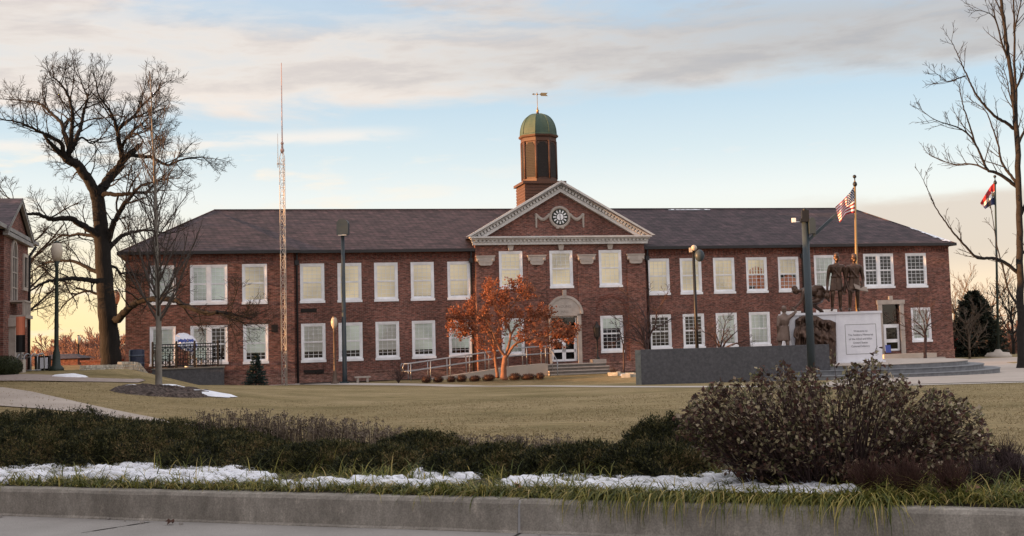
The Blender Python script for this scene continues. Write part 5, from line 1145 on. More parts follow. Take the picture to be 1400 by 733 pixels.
# shed far behind the lamp and the low wall behind the oak
q = at(88, 507, 80); zq = at(88, 484, 80)[2]; sh = wthing('park_shelter', (q[0], q[1], gz(q[0], q[1])), 'small dark shelter with a hipped roof behind the tall lamp', 'shelter'); z0 = gz(q[0], q[1])-.3
m = MB(); m.box(q[0]-1.25, q[0]+1.25, q[1]-1, q[1]+1, z0, zq-.28); part(m, 'wall', MT['brick_dark'], sh)
m = MB(); m.add([(q[0]-1.5, q[1]-1.3, zq-.29), (q[0]+1.5, q[1]-1.3, zq-.29), (q[0]+1.5, q[1]+1.3, zq-.29), (q[0]-1.5, q[1]+1.3, zq-.29), (q[0]-.7, q[1], zq), (q[0]+.7, q[1], zq)], [(0,1,5,4),(1,2,5),(2,3,4,5),(3,0,4),(3,2,1,0)]); part(m, 'roof', MT['slate'], sh)
q = at(133, 505, 64); zq = at(133, 492, 64)[2]; m = MB(); z0 = gz(q[0], q[1])-.3; m.box(q[0]-.7, q[0]+1.2, q[1]-.3, q[1]+.3, z0, zq-.1); m.box(q[0]-.75, q[0]+1.25, q[1]-.35, q[1]+.35, zq-.099, zq); o = m.build('low_brick_wall', MT['brick_dark']); tag(o, 'low dark brick wall peeping out left of the oak trunk', 'wall')
# red sign and shed at the far right edge of the hall
q = at(1302, 488, 92); zq = at(1302, 457, 92)[2]; rd_ = wthing('red_shed', (q[0], q[1], gz(q[0], q[1])), 'small red shed behind the right corner of the hall', 'shed'); z0 = gz(q[0], q[1])-.3
MT['redpaint'] = mk('red_paint', (.45,.05,.06), rough=.6)
m = MB(); m.box(q[0]-1.2, q[0]+.5, q[1], q[1]+2, z0, zq-.25); part(m, 'wall', MT['redpaint'], rd_); m = MB(); m.add([(q[0]-1.4, q[1]-.2, zq-.249), (q[0]+.7, q[1]-.2, zq-.249), (q[0]+.7, q[1]+2.2, zq-.249), (q[0]-1.4, q[1]+2.2, zq-.249), (q[0]-1.4, q[1]+1, zq+.1), (q[0]+.7, q[1]+1, zq+.1)], [(0,1,5,4),(2,3,4,5),(1,2,5),(3,0,4),(3,2,1,0)]); part(m, 'roof', MT['slate'], rd_)
# blue sign leaning by the side door
u = (RD0+.05); p = B(u, VW-.5); zz = fz(1212, 480, VW-.5); m = MB(); m.box(-.17, .17, -.015, .015, .0, .45); o = m.build('blue_door_sign', MT['blue']); o.location = (p[0], p[1], zz-.1); o.rotation_euler = (R(-8), 0, YAW); tag(o, 'small blue sign leaning by the right end door', 'sign')
m = MB(); bbox(m, RD0-.7, RD1+1.6, VW-1.3, VW-.1, -.7, .1); bbox(m, RD0-1.0, RD1+1.9, VW-1.75, VW-1.301, -.7, -.15); o = m.build('side_steps', MT['concrete']); tag(o, 'concrete steps before the white side door at the right end', 'steps')
# snow patch and white stones left of the granite wall
q = hit(852, 514, 30, 75); rs = random.Random(12)
for i in range(9):
    x, y = q[0]+rs.uniform(-.7, .7), q[1]+rs.uniform(-1.2, 1.2); m = MB(); rock(m, (0, 0, 0), rs.uniform(.12, .3), rs.uniform(.1, .3), rs.uniform(.07, .14), rs); o = m.build('rock', MT['fieldstone']); o.location = (x, y, gz(x, y)+.06); tag(o, 'pale rock on the grass left of the granite wall', 'rock', 'pale rocks by the granite wall')
# ------------------------------------------------------------------ trees
def rvec(rng):
    z = rng.uniform(-1, 1); a = rng.random()*6.2831853; r_ = math.sqrt(1-z*z); return np.array([r_*math.cos(a), r_*math.sin(a), z])
def tilt(d, ang, rng):
    r = rvec(rng); p = r-d*(r@d); p /= np.linalg.norm(p)+1e-9; return d*math.cos(ang)+p*math.sin(ang)
def spline(P, n=6):
    P = np.asarray(P, float); k = len(P); out = []
    for i in range(k-1):
        p0, p1, p2, p3 = P[max(i-1,0)], P[i], P[i+1], P[min(i+2,k-1)]
        for j in range(n):
            t = j/n; out.append(.5*((2*p1)+(-p0+p2)*t+(2*p0-5*p1+4*p2-p3)*t*t+(-p0+3*p1-3*p2+p3)*t**3))
    out.append(P[-1]); return np.array(out)
class TP:
    def __init__(s, **k): s.n = (0, 7, 5, 4); s.ratio = .5; s.ang = (35, 60); s.wig = .16; s.up = .05; s.minr = .006; s.maxl = 3; s.taper = .35; s.spray = None; s.start = .3; s.__dict__.update(k)
def grow(mb, p, d, L, r, lvl, rng, tp, tips):
    ns = 4 if lvl >= tp.maxl else 5; pts = [p]; q = p.copy(); dd = d.copy()
    for i in range(ns):
        dd = dd+rvec(rng)*tp.wig*1.3+np.array([0,0,tp.up]); dd /= np.linalg.norm(dd); q = q+dd*(L/ns); pts.append(q)
    r1 = max(tp.minr*.7, r*tp.taper); rad = [r+(r1-r)*i/ns for i in range(ns+1)]
    mb.twig(pts, rad, 5 if lvl < 2 else 3); tips.append((pts, lvl))
    if lvl < tp.maxl: spawn(mb, pts, rad, L, lvl, rng, tp, tips)
def spawn(mb, pts, rad, L, lvl, rng, tp, tips, start=None, n=None, Lbase=None):
    pts = np.asarray(pts); k = len(pts)-1; n = tp.n[min(lvl, len(tp.n)-1)] if n is None else n; s0 = tp.start if start is None else start
    for i in range(n):
        t = s0+(1-s0)*(i+rng.random())/n; f = t*k; a = min(int(f), k-1); w = f-a; p = pts[a]*(1-w)+pts[a+1]*w; d = pts[a+1]-pts[a]; d = d/(np.linalg.norm(d)+1e-9)
        rr = rad[a]*(1-w)+rad[a+1]*w; LL = (Lbase if Lbase else L*tp.ratio)*(1.15-.6*t)*rng.uniform(.7, 1.25)
        cd_ = tilt(d, R(rng.uniform(*tp.ang)), rng); cd_[2] += tp.up*2; cd_ /= np.linalg.norm(cd_)
        grow(mb, p, cd_, LL, max(tp.minr, min(rr*.6, LL*.022)), lvl+1, rng, tp, tips)
    # the limb runs on as a forked tip
    d = pts[-1]-pts[-2]; d = d/(np.linalg.norm(d)+1e-9)
    if lvl == 0 and Lbase:
        for _ in range(2): grow(mb, pts[-1], tilt(d, R(rng.uniform(10, 35)), rng), Lbase*.7, max(tp.minr, rad[-1]*.8), 1, rng, tp, tips)
def tree_from(name, label, base, limbs, D, mats, tp, rng, group=None, rscale=1.0, Lb=1.6, nb=9, trunk_n=10, start=.25, twig=True):
    """limbs: list of (pixel path, r0, r1, depth0, depth1) ; first is the trunk"""
    t = wthing(name, base, label, 'tree', group); tm = MB(); cm = MB(); tips = []
    for i, (path, r0, r1, dz0, dz1) in enumerate(limbs):
        P = np.array([at(px, py, D+dz0+(dz1-dz0)*j/(len(path)-1)) for j, (px, py) in enumerate(path)])
        Q = spline(P, 5); jit = np.array([rvec(rng) for _ in Q])*min(r0, .2)*.16; jit[0] = 0; jit[-1] *= .3; Q = Q+jit
        rad = list(np.linspace(r0**.7, r1**.7, len(Q))**(1/.7))
        if i == 0: 
            for j in range(min(4, len(rad))): rad[j] *= 1+.45*(1-j/4)**2
        tm.tube(Q, rad, trunk_n if i == 0 else 7)
        if twig and i > 0: spawn(cm, Q, rad, 0, 0, rng, tp, tips, start, nb, Lb)
    part(tm, 'trunk', mats, t); part(cm, 'crown', mats, t); return t, tips
# -- the oak
ob = at(152, 506, 60); ob[2] = gz(ob[0], ob[1])
q6 = lambda *a: [a[i:i+2] for i in range(0, len(a), 2)]
OAK = [
 (q6(152,509, 152,500, 150,470, 147,430, 143,385, 140,335, 137,300, 133,270), .52, .30, 0, 0),
 (q6(133,272, 128,258, 120,244, 112,233, 105,225, 96,220, 90,216), .27, .2, 0, -1.2),
 (q6(91,217, 86,207, 84,196, 74,190, 64,184, 53,180, 39,173, 21,166, 5,164), .13, .03, -1.2, -3.5),
 (q6(92,216, 94,201, 88,182, 85,169, 76,160, 67,152, 57,143, 46,139, 21,137), .14, .03, -1.2, 1.5),
 (q6(93,214, 97,194, 98,178, 99,165, 99,152, 95,136, 89,123, 80,112, 74,107), .13, .03, -1.2, -2.5),
 (q6(95,208, 103,194, 106,184, 110,176, 112,165, 115,152, 118,141, 120,134, 114,120, 110,108), .13, .03, -1.2, 2.0),
 (q6(104,194, 112,188, 118,192, 125,196, 134,192, 141,184, 146,178), .06, .02, 0.2, 1.5),
 (q6(133,270, 138,260, 142,254, 149,244, 155,236, 162,230, 167,222), .26, .2, 0, .8),
 (q6(167,222, 166,210, 163,195, 161,182, 159,172, 155,162, 152,155, 147,147, 138,137, 133,122), .15, .03, .8, -1.5),
 (q6(161,178, 168,170, 177,164, 184,158, 191,148, 199,140, 209,130, 216,122, 220,112), .1, .025, .4, 2.5),
 (q6(168,220, 174,214, 181,212, 193,214, 206,215, 218,221, 230,226, 240,222, 248,219, 262,216, 277,215), .13, .03, .8, 3.0),
 (q6(165,205, 170,194, 176,187, 184,183, 192,187, 199,198), .09, .025, .7, -1.5),
 (q6(172,190, 182,178, 192,172, 203,176, 213,184), .06, .02, .6, 1.8),
 (q6(138,268, 145,265, 160,266, 177,265, 188,263, 199,263, 207,256, 216,247, 228,244), .13, .03, 0, -2.0),
 (q6(148,330, 152,316, 156,304, 163,292, 170,279, 178,270, 184,262, 192,254), .17, .06, .1, -1.6),
 (q6(141,330, 132,320, 117,311, 106,304, 96,299, 84,299, 71,300, 62,297, 53,293, 44,292, 35,292, 29,286, 25,279, 10,270), .19, .03, 0, -3.5),
 (q6(139,330, 128,323, 115,321, 106,320, 96,322, 86,322, 78,326, 72,336), .11, .03, 0, 2.5),
 (q6(143,388, 128,384, 112,382, 95,381, 80,383, 67,384, 54,389, 42,398, 30,402), .15, .03, 0, -2.5),
 (q6(141,372, 128,370, 113,362, 99,357, 83,357, 67,359, 55,364, 44,371), .12, .03, 0, 2.0),
 (q6(146,343, 156,332, 166,323, 176,319, 190,316, 206,315, 220,318), .14, .04, 0, 2.4),
 (q6(153,437, 162,436, 170,428, 178,420, 188,413, 198,410, 217,409, 237,410, 253,418, 269,424, 283,428, 298,427), .2, .09, 0, -4.0),
 (q6(290,428, 303,430, 314,435, 325,440), .06, .02, -3.8, -4.4),
 (q6(146,400, 134,402, 120,398, 106,402, 92,412), .09, .03, 0, 1.5),
 (q6(147,362, 158,366, 166,374, 176,372, 190,376), .08, .03, 0, 1.8),
]
rg = random.Random(11)
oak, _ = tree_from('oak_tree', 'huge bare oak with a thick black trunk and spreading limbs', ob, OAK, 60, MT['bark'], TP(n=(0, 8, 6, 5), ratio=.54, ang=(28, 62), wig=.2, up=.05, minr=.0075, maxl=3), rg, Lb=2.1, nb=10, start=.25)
# -- slim young tree on the mulch ring
yb = hit(216, 531, 20, 60); YD = yb[1]
yt = wthing('young_tree', yb, 'slim bare young tree rising from the snowy mulch ring', 'tree'); rg = random.Random(21); tm, cm, tips = MB(), MB(), []
P = spline([at(px, py, YD) for px, py in q6(217,534, 217,500, 217,450, 216,410, 214,350, 213,290, 211,230, 208,170, 206,106)], 5); rad = list(np.linspace(.108, .012, len(P))); rad[0] *= 1.5; rad[1] *= 1.2
tm.tube(P, rad, 9); tp = TP(n=(0, 6, 4), ratio=.42, ang=(18, 40), wig=.09, up=.12, minr=.0055, maxl=3, start=.2)
n = 50
for i in range(n):
    t = .28+.7*i/n; f = t*(len(P)-1); a_ = int(f); p = P[a_]; az = i*2.4+rg.uniform(-.4, .4); el = R(38+22*t); L_ = (2.9*(1-t)**.75+.35)*rg.uniform(.75, 1.15)
    grow(cm, p, np.array([math.cos(az)*math.cos(el), math.sin(az)*math.cos(el), math.sin(el)]), L_, max(.007, min(rad[a_]*.5, .035*L_/2.5)), 1, rg, tp, tips)
part(tm, 'trunk', MT['bark_grey'], yt); part(cm, 'crown', mk('young_twig_bark', [(.3, (.045,.037,.033)), (.7, (.085,.07,.06))], scale=4, rough=.9), yt)
# -- big tree at the right edge
rb = at(1396, 502, 60); rb[2] = gz(rb[0], rb[1]); RT = [
 (q6(1397,506, 1396,470, 1395,400, 1394,330, 1393,270, 1391,200, 1387,150, 1384,120, 1379,80, 1374,40, 1368,0, 1362,-50, 1357,-110), .2, .05, 0, -1.0),
 (q6(1391,215, 1390,180, 1389,130, 1387,90, 1387,45, 1386,0, 1388,-60), .1, .03, -.3, 1.5),
 (q6(1386,176, 1376,168, 1366,163, 1357,156, 1346,144, 1336,131, 1328,117, 1322,103, 1316,90, 1311,78, 1306,67, 1301,57), .085, .015, -.4, -2.5),
 (q6(1391,252, 1382,240, 1372,227, 1367,213, 1365,199, 1358,178, 1350,156, 1340,145, 1332,140), .08, .015, 0, 2.2),
 (q6(1391,256, 1378,246, 1364,237, 1350,232, 1342,214, 1333,195, 1326,172, 1318,149, 1314,133, 1311,119), .1, .015, 0, -1.5),
 (q6(1333,196, 1325,185, 1315,177, 1300,171, 1286,167, 1272,160, 1258,149), .05, .012, -1, -2.5),
 (q6(1349,232, 1336,226, 1322,224, 1308,225, 1294,222, 1283,218, 1272,213), .05, .012, -.8, 1.5),
 (q6(1320,104, 1308,108, 1297,112, 1288,106, 1279,100), .035, .01, -2, -3),
 (q6(1394,375, 1382,365, 1368,356, 1352,353, 1337,353, 1325,342, 1312,328, 1302,316, 1291,301, 1280,285, 1271,265, 1263,247), .1, .015, 0, -3.0),
 (q6(1394,420, 1380,400, 1372,370, 1362,330, 1356,290), .07, .015, 0, 2.5),
 (q6(1380,85, 1370,60, 1362,30, 1352,18, 1334,14), .06, .012, -.6, -2.0),
 (q6(1393,300, 1402,280, 1415,260, 1430,230, 1445,190), .09, .02, 0, -1.5), (q6(1390,200, 1400,180, 1412,150, 1425,110, 1432,60), .08, .02, 0, 1.5),
 (q6(1385,130, 1394,110, 1402,85, 1412,40), .07, .02, 0, -1), (q6(1394,350, 1405,340, 1420,330, 1440,310), .08, .02, 0, 2), (q6(1387,150, 1380,128, 1377,110, 1372,95), .04, .012, 0, 1.2),
 (q6(1374,40, 1366,10, 1350,-20, 1340,-50), .05, .012, -.6, 1.2), (q6(1386,45, 1394,10, 1404,-30), .05, .012, .8, -1.2)]
rg = random.Random(31)
tree_from('tall_tree', 'tall bare dark tree at the right edge of the plaza', rb, RT, 60, MT['bark_dark'], TP(n=(0, 4, 2), ratio=.4, ang=(28, 55), wig=.1, up=.06, minr=.011, maxl=2), rg, Lb=1.2, nb=11, start=.12)
# -- bare ornamental trees near the wall and windows
def small_tree(name, label, px, pyb, D, forks, mat, seed, tp, Lb, nb, base=None, group=None):
    b = at(px, pyb, D); b[2] = gz(b[0], b[1]) if base is None else base; limbs = []
    return tree_from(name, label, b, forks, D, mat, tp, random.Random(seed), group, Lb=Lb, nb=nb, trunk_n=7, start=.1)
tpS = TP(n=(0, 6, 4), ratio=.5, ang=(25, 55), wig=.16, up=.03, minr=.008, maxl=2)
small_tree('ornamental_tree', 'bare purple brown ornamental tree right of the arched entrance', 884, 510, 64, [
 (q6(886,513, 885,495, 884,478), .11, .09, 0, 0), (q6(884,480, 880,466, 878,452, 872,440, 862,430, 850,426), .07, .015, 0, -1.2), (q6(884,478, 888,462, 892,452, 902,446, 915,438, 930,430), .07, .015, 0, 1),
 (q6(884,470, 884,450, 880,430, 870,414, 858,402), .055, .012, 0, 1.5), (q6(886,462, 896,444, 898,428, 906,414, 912,402), .05, .012, 0, -1.5), (q6(884,478, 874,468, 862,462, 850,462, 840,468), .055, .012, 0, .8), (q6(883,474, 876,458, 866,446, 850,440, 836,432), .05, .012, 0, -.5), (q6(884,478, 880,450, 888,430, 886,404), .045, .012, 0, .3)], MT['bark_plum'], 41, tpS, .95, 9)
small_tree('ornamental_tree', 'thin bare young tree beneath the right pavilion window', 853, 508, 65, [
 (q6(853,510, 853,490, 852,470), .05, .04, 0, 0), (q6(852,472, 848,456, 842,444), .03, .01, 0, -.6), (q6(852,474, 856,456, 856,440, 860,428), .03, .01, 0, .6)], MT['bark_plum'], 42, tpS, .6, 7)
small_tree('ornamental_tree', 'bare shrubby tree whose twigs cross the windows behind the granite wall', 985, 500, 60, [
 (q6(985,503, 985,490, 985,478), .1, .08, 0, 0), (q6(985,480, 992,468, 1002,458, 1010,450), .055, .012, 0, .8), (q6(985,478, 978,466, 970,458, 958,452), .055, .012, 0, -.8), (q6(985,476, 988,462, 990,450, 992,438), .05, .012, 0, -.5), (q6(985,476, 980,460, 976,446), .05, .012, 0, .9), (q6(985,480, 998,472, 1012,468, 1020,466), .045, .012, 0, -.7)], MT['bark_plum'], 43, tpS, .7, 8)
small_tree('ornamental_tree', 'small bare tree with a forked trunk before the right end window', 1264, 497, 72, [
 (q6(1264,497, 1265,478, 1265,458), .1, .085, 0, 0), (q6(1265,460, 1260,448, 1252,440, 1240,434), .055, .012, 0, -1), (q6(1265,458, 1268,446, 1278,440, 1292,434), .055, .012, 0, 1), (q6(1265,456, 1263,440, 1258,428, 1256,416), .05, .012, 0, .8), (q6(1265,456, 1269,438, 1272,424), .05, .012, 0, -.8), (q6(1265,462, 1252,452, 1236,446, 1222,440), .045, .012, 0, .5)], MT['bark_plum'], 44, tpS, 1.0, 8)
# -- red leaved tree
RB = at(690, 517, 62.5); RB[2] = gz(RB[0], RB[1]); RL = [
 (q6(689,518, 689,505, 690,492, 692,486), .15, .12, 0, 0), (q6(691,488, 684,478, 678,466, 673,452, 666,440, 655,430), .085, .02, 0, -.9), (q6(692,487, 696,472, 698,458, 694,444, 690,432, 692,416), .085, .02, 0, .6), (q6(693,487, 700,476, 708,469, 720,465, 734,463, 750,458), .085, .02, 0, -.8),
 (q6(680,516, 679,505, 677,490, 676,475, 672,455, 662,438, 648,428), .1, .02, .9, 1.6), (q6(676,480, 668,460, 655,448, 640,442, 630,438), .05, .012, 1.0, .4), (q6(698,460, 706,446, 718,436, 730,430), .05, .012, .2, 1.4), (q6(694,446, 684,430, 676,414, 670,402), .05, .012, .3, -.6), (q6(690,432, 700,418, 708,406, 712,398), .045, .012, .5, -.4), (q6(712,468, 726,456, 740,446, 748,440), .045, .012, -.5, .6), (q6(730,464, 748,468, 762,466, 774,462), .04, .012, -.8, -.2), (q6(672,455, 652,452, 636,452, 624,448), .045, .012, 1.2, 0)]
rg = random.Random(51)
rt, tips = tree_from('red_leaved_tree', 'small spreading tree with copper orange leaves and a reddish trunk', RB, RL, 62.5, MT['bark_red'], TP(n=(0, 6, 4), ratio=.5, ang=(25, 60), wig=.16, up=.05, minr=.007, maxl=2), rg, Lb=1.15, nb=10, start=.25)
MT['redleaf'] = leafmat('copper_leaf', [(0, (.14,.045,.024)), (.35, (.27,.09,.045)), (.7, (.36,.15,.075)), (1, (.22,.065,.042))], trans=.3)
lf = MB()
def leaf(mb, p, d, n_, L, W, m=0):
    d = d/(np.linalg.norm(d)+1e-9); s_ = np.cross(d, n_); s_ = s_/(np.linalg.norm(s_)+1e-9); u_ = np.cross(s_, d)
    mb.add([p, p+d*L*.45+s_*W*.5+u_*W*.12, p+d*L, p+d*L*.45-s_*W*.5+u_*W*.12], [(0, 1, 2, 3)], m)
for pts, lvl in tips:
    for p in pts[1:]:
        if rg.random() < (.95 if lvl == 2 else .5):
            for _ in range(3):
                p2 = np.asarray(p)+rvec(rg)*.1; d = rvec(rg); d[2] -= .3; leaf(lf, p2, d, rvec(rg), rg.uniform(.08, .15), rg.uniform(.055, .1))
part(lf, 'leaves', MT['redleaf'], rt)
# -- conifers
MT['spruce'] = leafmat('spruce_needles', [(0, (.016,.03,.026)), (.5, (.03,.052,.045)), (1, (.055,.085,.078))], trans=.1)
MT['arbor'] = leafmat('dark_evergreen', [(0, (.012,.016,.012)), (.5, (.025,.034,.024)), (.8, (.05,.06,.045)), (1, (.1,.075,.04))], trans=.1)
def conifer(name, label, base, H, Rr, nlev, per, mat, seed, bark=None, droop=-.25, shape=1.0, needles=26, nl=.16):
    rng = random.Random(seed); t = wthing(name, base, label, 'tree'); tm, cm = MB(), MB(); base = np.asarray(base)
    tm.tube([base-np.array([0,0,.1]), base+np.array([0,0,H*.97])], [H*.025, .012], 7)
    for i in range(nlev):
        f = (i+.3)/nlev; z = H*(.04+.94*f); r_ = Rr*(1-f)**shape*(.35+.65*min(1, f*6+.55))*rng.uniform(.85, 1.1)
        for j in range(max(4, int(per*(1-f*.7)))):
            a = rng.random()*6.283; L_ = r_*rng.uniform(.7, 1.12); dz = droop*L_*(1-f*1.6); d = np.array([math.cos(a)*L_, math.sin(a)*L_, dz]); p0 = base+np.array([0,0,z])
            nr = np.random.RandomState(rng.randrange(1<<30)); tt = nr.uniform(.25, 1, needles); Pp = p0+d*tt[:, None]; Pp[:, 2] += .12*L_*tt*tt; Dd = d/np.linalg.norm(d)+rvecs(nr, needles)*.8+np.array([0,0,.15]); cm.quads(leaf_quads(Pp, Dd, rvecs(nr, needles), nl*nr.uniform(.6, 1.25, needles), np.full(needles, nl*.34)))
    part(tm, 'trunk', bark or MT['bark_dark'], t); part(cm, 'crown', mat, t); return t
b = hit(350, 524.5, 40, 62); b = at(350, 524.5, 62.5); b[2] = gz(b[0], b[1]); conifer('small_spruce', 'small blue green spruce against the base of the brick wall', b, at(350, 482, 62.5)[2]-b[2], .72, 14, 22, MT['spruce'], 61, nl=.13)
b = at(1335, 492, 84); b[2] = gz(b[0], b[1]); conifer('spruce_tree', 'broad dark evergreen between the hall corner and the grey flagpole', b, at(1330, 398, 84)[2]-b[2], 2.35, 26, 40, MT['arbor'], 62, shape=.62, nl=.28, needles=30)
# slender grey trunk in front of it, background trees
tpB = TP(n=(0, 6, 4), ratio=.5, ang=(25, 55), wig=.16, up=.05, minr=.012, maxl=2)
def bare(name, label, px, pyb, pyt, D, seed, mat, spread=.9, nl=9, group=None, minr=.012, zb=None, levels=2, dens=6):
    b = at(px, pyb, D); b[2] = gz(b[0], b[1]) if zb is None else zb; tp_ = at(px, pyt, D); H = tp_[2]-b[2]; rng = random.Random(seed)
    t = wthing(name, b, label, 'tree', group); tm, cm, tips_ = MB(), MB(), []; P = [b+np.array([rng.uniform(-.03,.03)*H*f, rng.uniform(-.03,.03)*H*f, H*.62*f]) for f in np.linspace(0, 1, 6)]; rad = list(np.linspace(H*.022, H*.01, 6)); tm.tube(P, rad, 6); tp2 = TP(n=(dens, dens, 4), ratio=.5, ang=(22, 52), wig=.16, up=.05, minr=minr, maxl=levels)
    for i in range(nl):
        f = .3+.7*i/nl; p = np.array(P[min(5, int(f*5))]); az = i*2.4; el = R(rng.uniform(25, 65)); grow(cm, p, np.array([math.cos(az)*math.cos(el), math.sin(az)*math.cos(el), math.sin(el)]), H*.5*spread*rng.uniform(.7, 1.1), H*.009, 0, rng, tp2, tips_)
    part(tm, 'trunk', mat, t); part(cm, 'crown', mat, t); return t
MT['bark_tan'] = mk('tan_bark', [(.3, (.08,.06,.045)), (.7, (.15,.115,.085))], scale=4, rough=.9)
for i, (px, pyb, pyt, D, lab) in enumerate([(1307, 488, 372, 96, 'bare tree directly behind the right corner of the hall'), (1352, 486, 368, 105, 'bare tree behind the dark evergreen and grey flagpole'), (1386, 490, 378, 88, 'bare tree with a leaning trunk beyond the grey flagpole base'), (1326, 492, 402, 78, 'thin pale trunked tree in front of the dark evergreen')]):
    bare('bare_tree', lab, px, pyb, pyt, D, 70+i, MT['bark_tan'] if i != 2 else MT['bark_dark'], 1.0, 15, 'bare trees right of the hall', minr=.013)
fg = 'russet trees far beyond the lamps'
rg = random.Random(77); FT = None
fpos = [(48, 486, 120), (58, 478, 118), (68, 482, 130), (82, 476, 124), (95, 474, 135), (104, 476, 118), (112, 470, 128), (120, 466, 122), (129, 463, 130), (137, 460, 120), (146, 466, 126), (158, 470, 132), (168, 468, 122), (52, 490, 105), (75, 489, 108), (90, 486, 112), (115, 482, 106), (128, 480, 110), (142, 480, 104), (162, 484, 108)]
for i, (px, py, D) in enumerate(fpos):
    b = at(px, 520, D); z0 = gz(b[0], b[1])-1; H = at(px, py, D)[2]-z0
    if i < 4: FT = FT or []; FT.append((bare('russet_tree', 'russet bare tree in the far row beyond the lamps', px, 520, py, D, 80+i, MT['twig_far'], 1.2, 20, fg, minr=.03, zb=z0, dens=9), H))
    else:
        src, h0 = FT[i % 4]; c_ = copy_tree(src); c_.location = (b[0], b[1], z0); s_ = H/h0; c_.scale = (s_*1.1, s_*1.1, s_); c_.rotation_euler = (0, 0, rg.uniform(0, 6))
for i in range(14):
    src, h0 = FT[i % 4]; px = 1290+i*14; D = 118+rg.uniform(-8, 20); b = at(px, 500, D); z0 = gz(b[0], b[1])-1; H = at(px, 455+rg.uniform(-8, 12), D)[2]-z0
    c_ = copy_tree(src); c_.location = (b[0], b[1], z0); s_ = H/h0; c_.scale = (s_*1.1, s_*1.1, s_); c_.rotation_euler = (0, 0, rg.uniform(0, 6)); c_['label'] = 'russet bare tree in the far row right of the hall'; c_['group'] = 'russet trees far right of the hall'
bare('bare_tree', 'bare tree whose top twigs rise behind the left roof slope', 282, 500, 262, 84, 95, MT['bark_dark'], .7, 9, None, minr=.012)
bare('bare_tree', 'bare tree whose twigs reach in at the left edge above the gable', -6, 505, 226, 66, 97, MT['bark_dark'], .85, 12, None, minr=.012)
# -- clipped shrubs
MT['boxwood'] = leafmat('boxwood_leaf', [(0, (.015,.02,.008)), (.6, (.03,.04,.014)), (1, (.05,.058,.02))], trans=.1)
MT['barberry'] = leafmat('winter_shrub_leaf', [(0, (.03,.015,.012)), (.6, (.065,.03,.022)), (1, (.1,.055,.03))], trans=.1)
def shrub_mesh(name, rx, ry, rz, n, L, mat, seed, core, squash=.25):
    rng = random.Random(seed); m = MB(); m.ball((0,0,rz*.9), rx*.86, ry*.86, rz*.86, 12, 8, 1)
    nr = np.random.RandomState(seed); v = rvecs(nr, n); v = v[v[:, 2] > -.75]; k_ = len(v); Pp = (v*np.array([rx, ry, rz])+np.array([0, 0, rz*.95]))*nr.uniform(.93, 1.05, (k_, 1)); m.quads(leaf_quads(Pp, rvecs(nr, k_)+v*.4, v, L*nr.uniform(.6, 1.3, k_), np.full(k_, L*.5)))
    return m
b = at(6, 510, 41); b[2] = gz(b[0], b[1]); rx = 22*41/1700; m = shrub_mesh('', rx, rx, .33, 4200, .06, None, 3, None)
o = m.build('clipped_boxwood', [MT['boxwood'], MT['boxwood']]); o.location = b-np.array([0,0,.05]); tag(o, 'rounded clipped boxwood bush before the left brick building', 'bush')
src = None; rg = random.Random(9); grp = 'clipped shrubs along the ramp'
for i, (px, py, w_) in enumerate([(583, 519, 13), (599, 518, 14), (617, 517, 12), (631, 516.5, 14), (649, 516, 15), (668, 515.5, 17), (704, 514, 16), (722, 512.5, 20), (738, 513, 12)]):
    D = hit(px, py+1, 30, 80)[1]; D = min(D, 63.6); b = at(px, py, D); b[2] = gz(b[0], b[1])
    if src is None: src = shrub_mesh('', .3, .26, .17, 900, .05, None, 5, None).build('clipped_shrub', [MT['barberry'], MT['barberry']]); o = src
    else: o = src.copy(); COL.objects.link(o)
    k_ = w_*D/1700/.6; o.location = b; o.scale = (k_, 1, rg.uniform(.9, 1.1)); o.rotation_euler = (0, 0, 0)
    tag(o, 'low clipped brown shrub in the row along the access ramp', 'shrub', grp)
def twig_shrub(name, label, b, H, n, mat, seed, spread=.5, group=None, minr=.006):
    rng = random.Random(seed); m, tips_ = MB(), []; tp_ = TP(n=(0, 4, 3), ratio=.5, ang=(20, 50), wig=.15, up=.05, minr=minr, maxl=2)
    for i in range(n): az = i*2.4; el = R(rng.uniform(45, 85)); grow(m, np.asarray(b, float)*0, np.array([math.cos(az)*math.cos(el), math.sin(az)*math.cos(el), math.sin(el)]), H*rng.uniform(.6, 1), minr*1.6, 1, rng, tp_, tips_)
    o = m.build(name, mat); o.location = b; return tag(o, label, 'shrub', group), tips_
b = at(545, 521, 64); b[2] = gz(b[0], b[1]); twig_shrub('twiggy_shrub', 'dark twiggy shrub at the foot of the ramp by the wall', b, .95, 26, MT['bark_plum'], 5)
b = at(838, 508, 65); b[2] = gz(b[0], b[1]); twig_shrub('twiggy_shrub', 'low dark twiggy shrub beneath the right pavilion window', b, .45, 24, MT['bark_plum'], 6)
b = at(1300, 494, 80); b[2] = gz(b[0], b[1])
# mulch ring with leftover snow
mc = hit(226, 537, 15, 60); rx, ry = 70*mc[1]/1700, 2.0; mr = wthing('mulch_ring', mc, 'low dark mulch mound around the slim young tree', 'mulch bed'); m = MB(); n = 40; rings = 8; rs = random.Random(3); vs = []
for i in range(rings+1):
    f = i/rings
    for j in range(n): a = 2*math.pi*j/n; x, y = mc[0]+rx*f*math.cos(a)*(1+.04*math.sin(5*a)), mc[1]+ry*f*math.sin(a); vs.append((x, y, gz(x, y)+.11*(1-f**2)+(rs.uniform(0, .11) if i < rings else -.02)))
m.add(vs, [(i*n+j, i*n+(j+1)%n, (i+1)*n+(j+1)%n, (i+1)*n+j) for i in range(rings) for j in range(n)], 0, False); part(m, 'mound', MT['mulch'], mr)
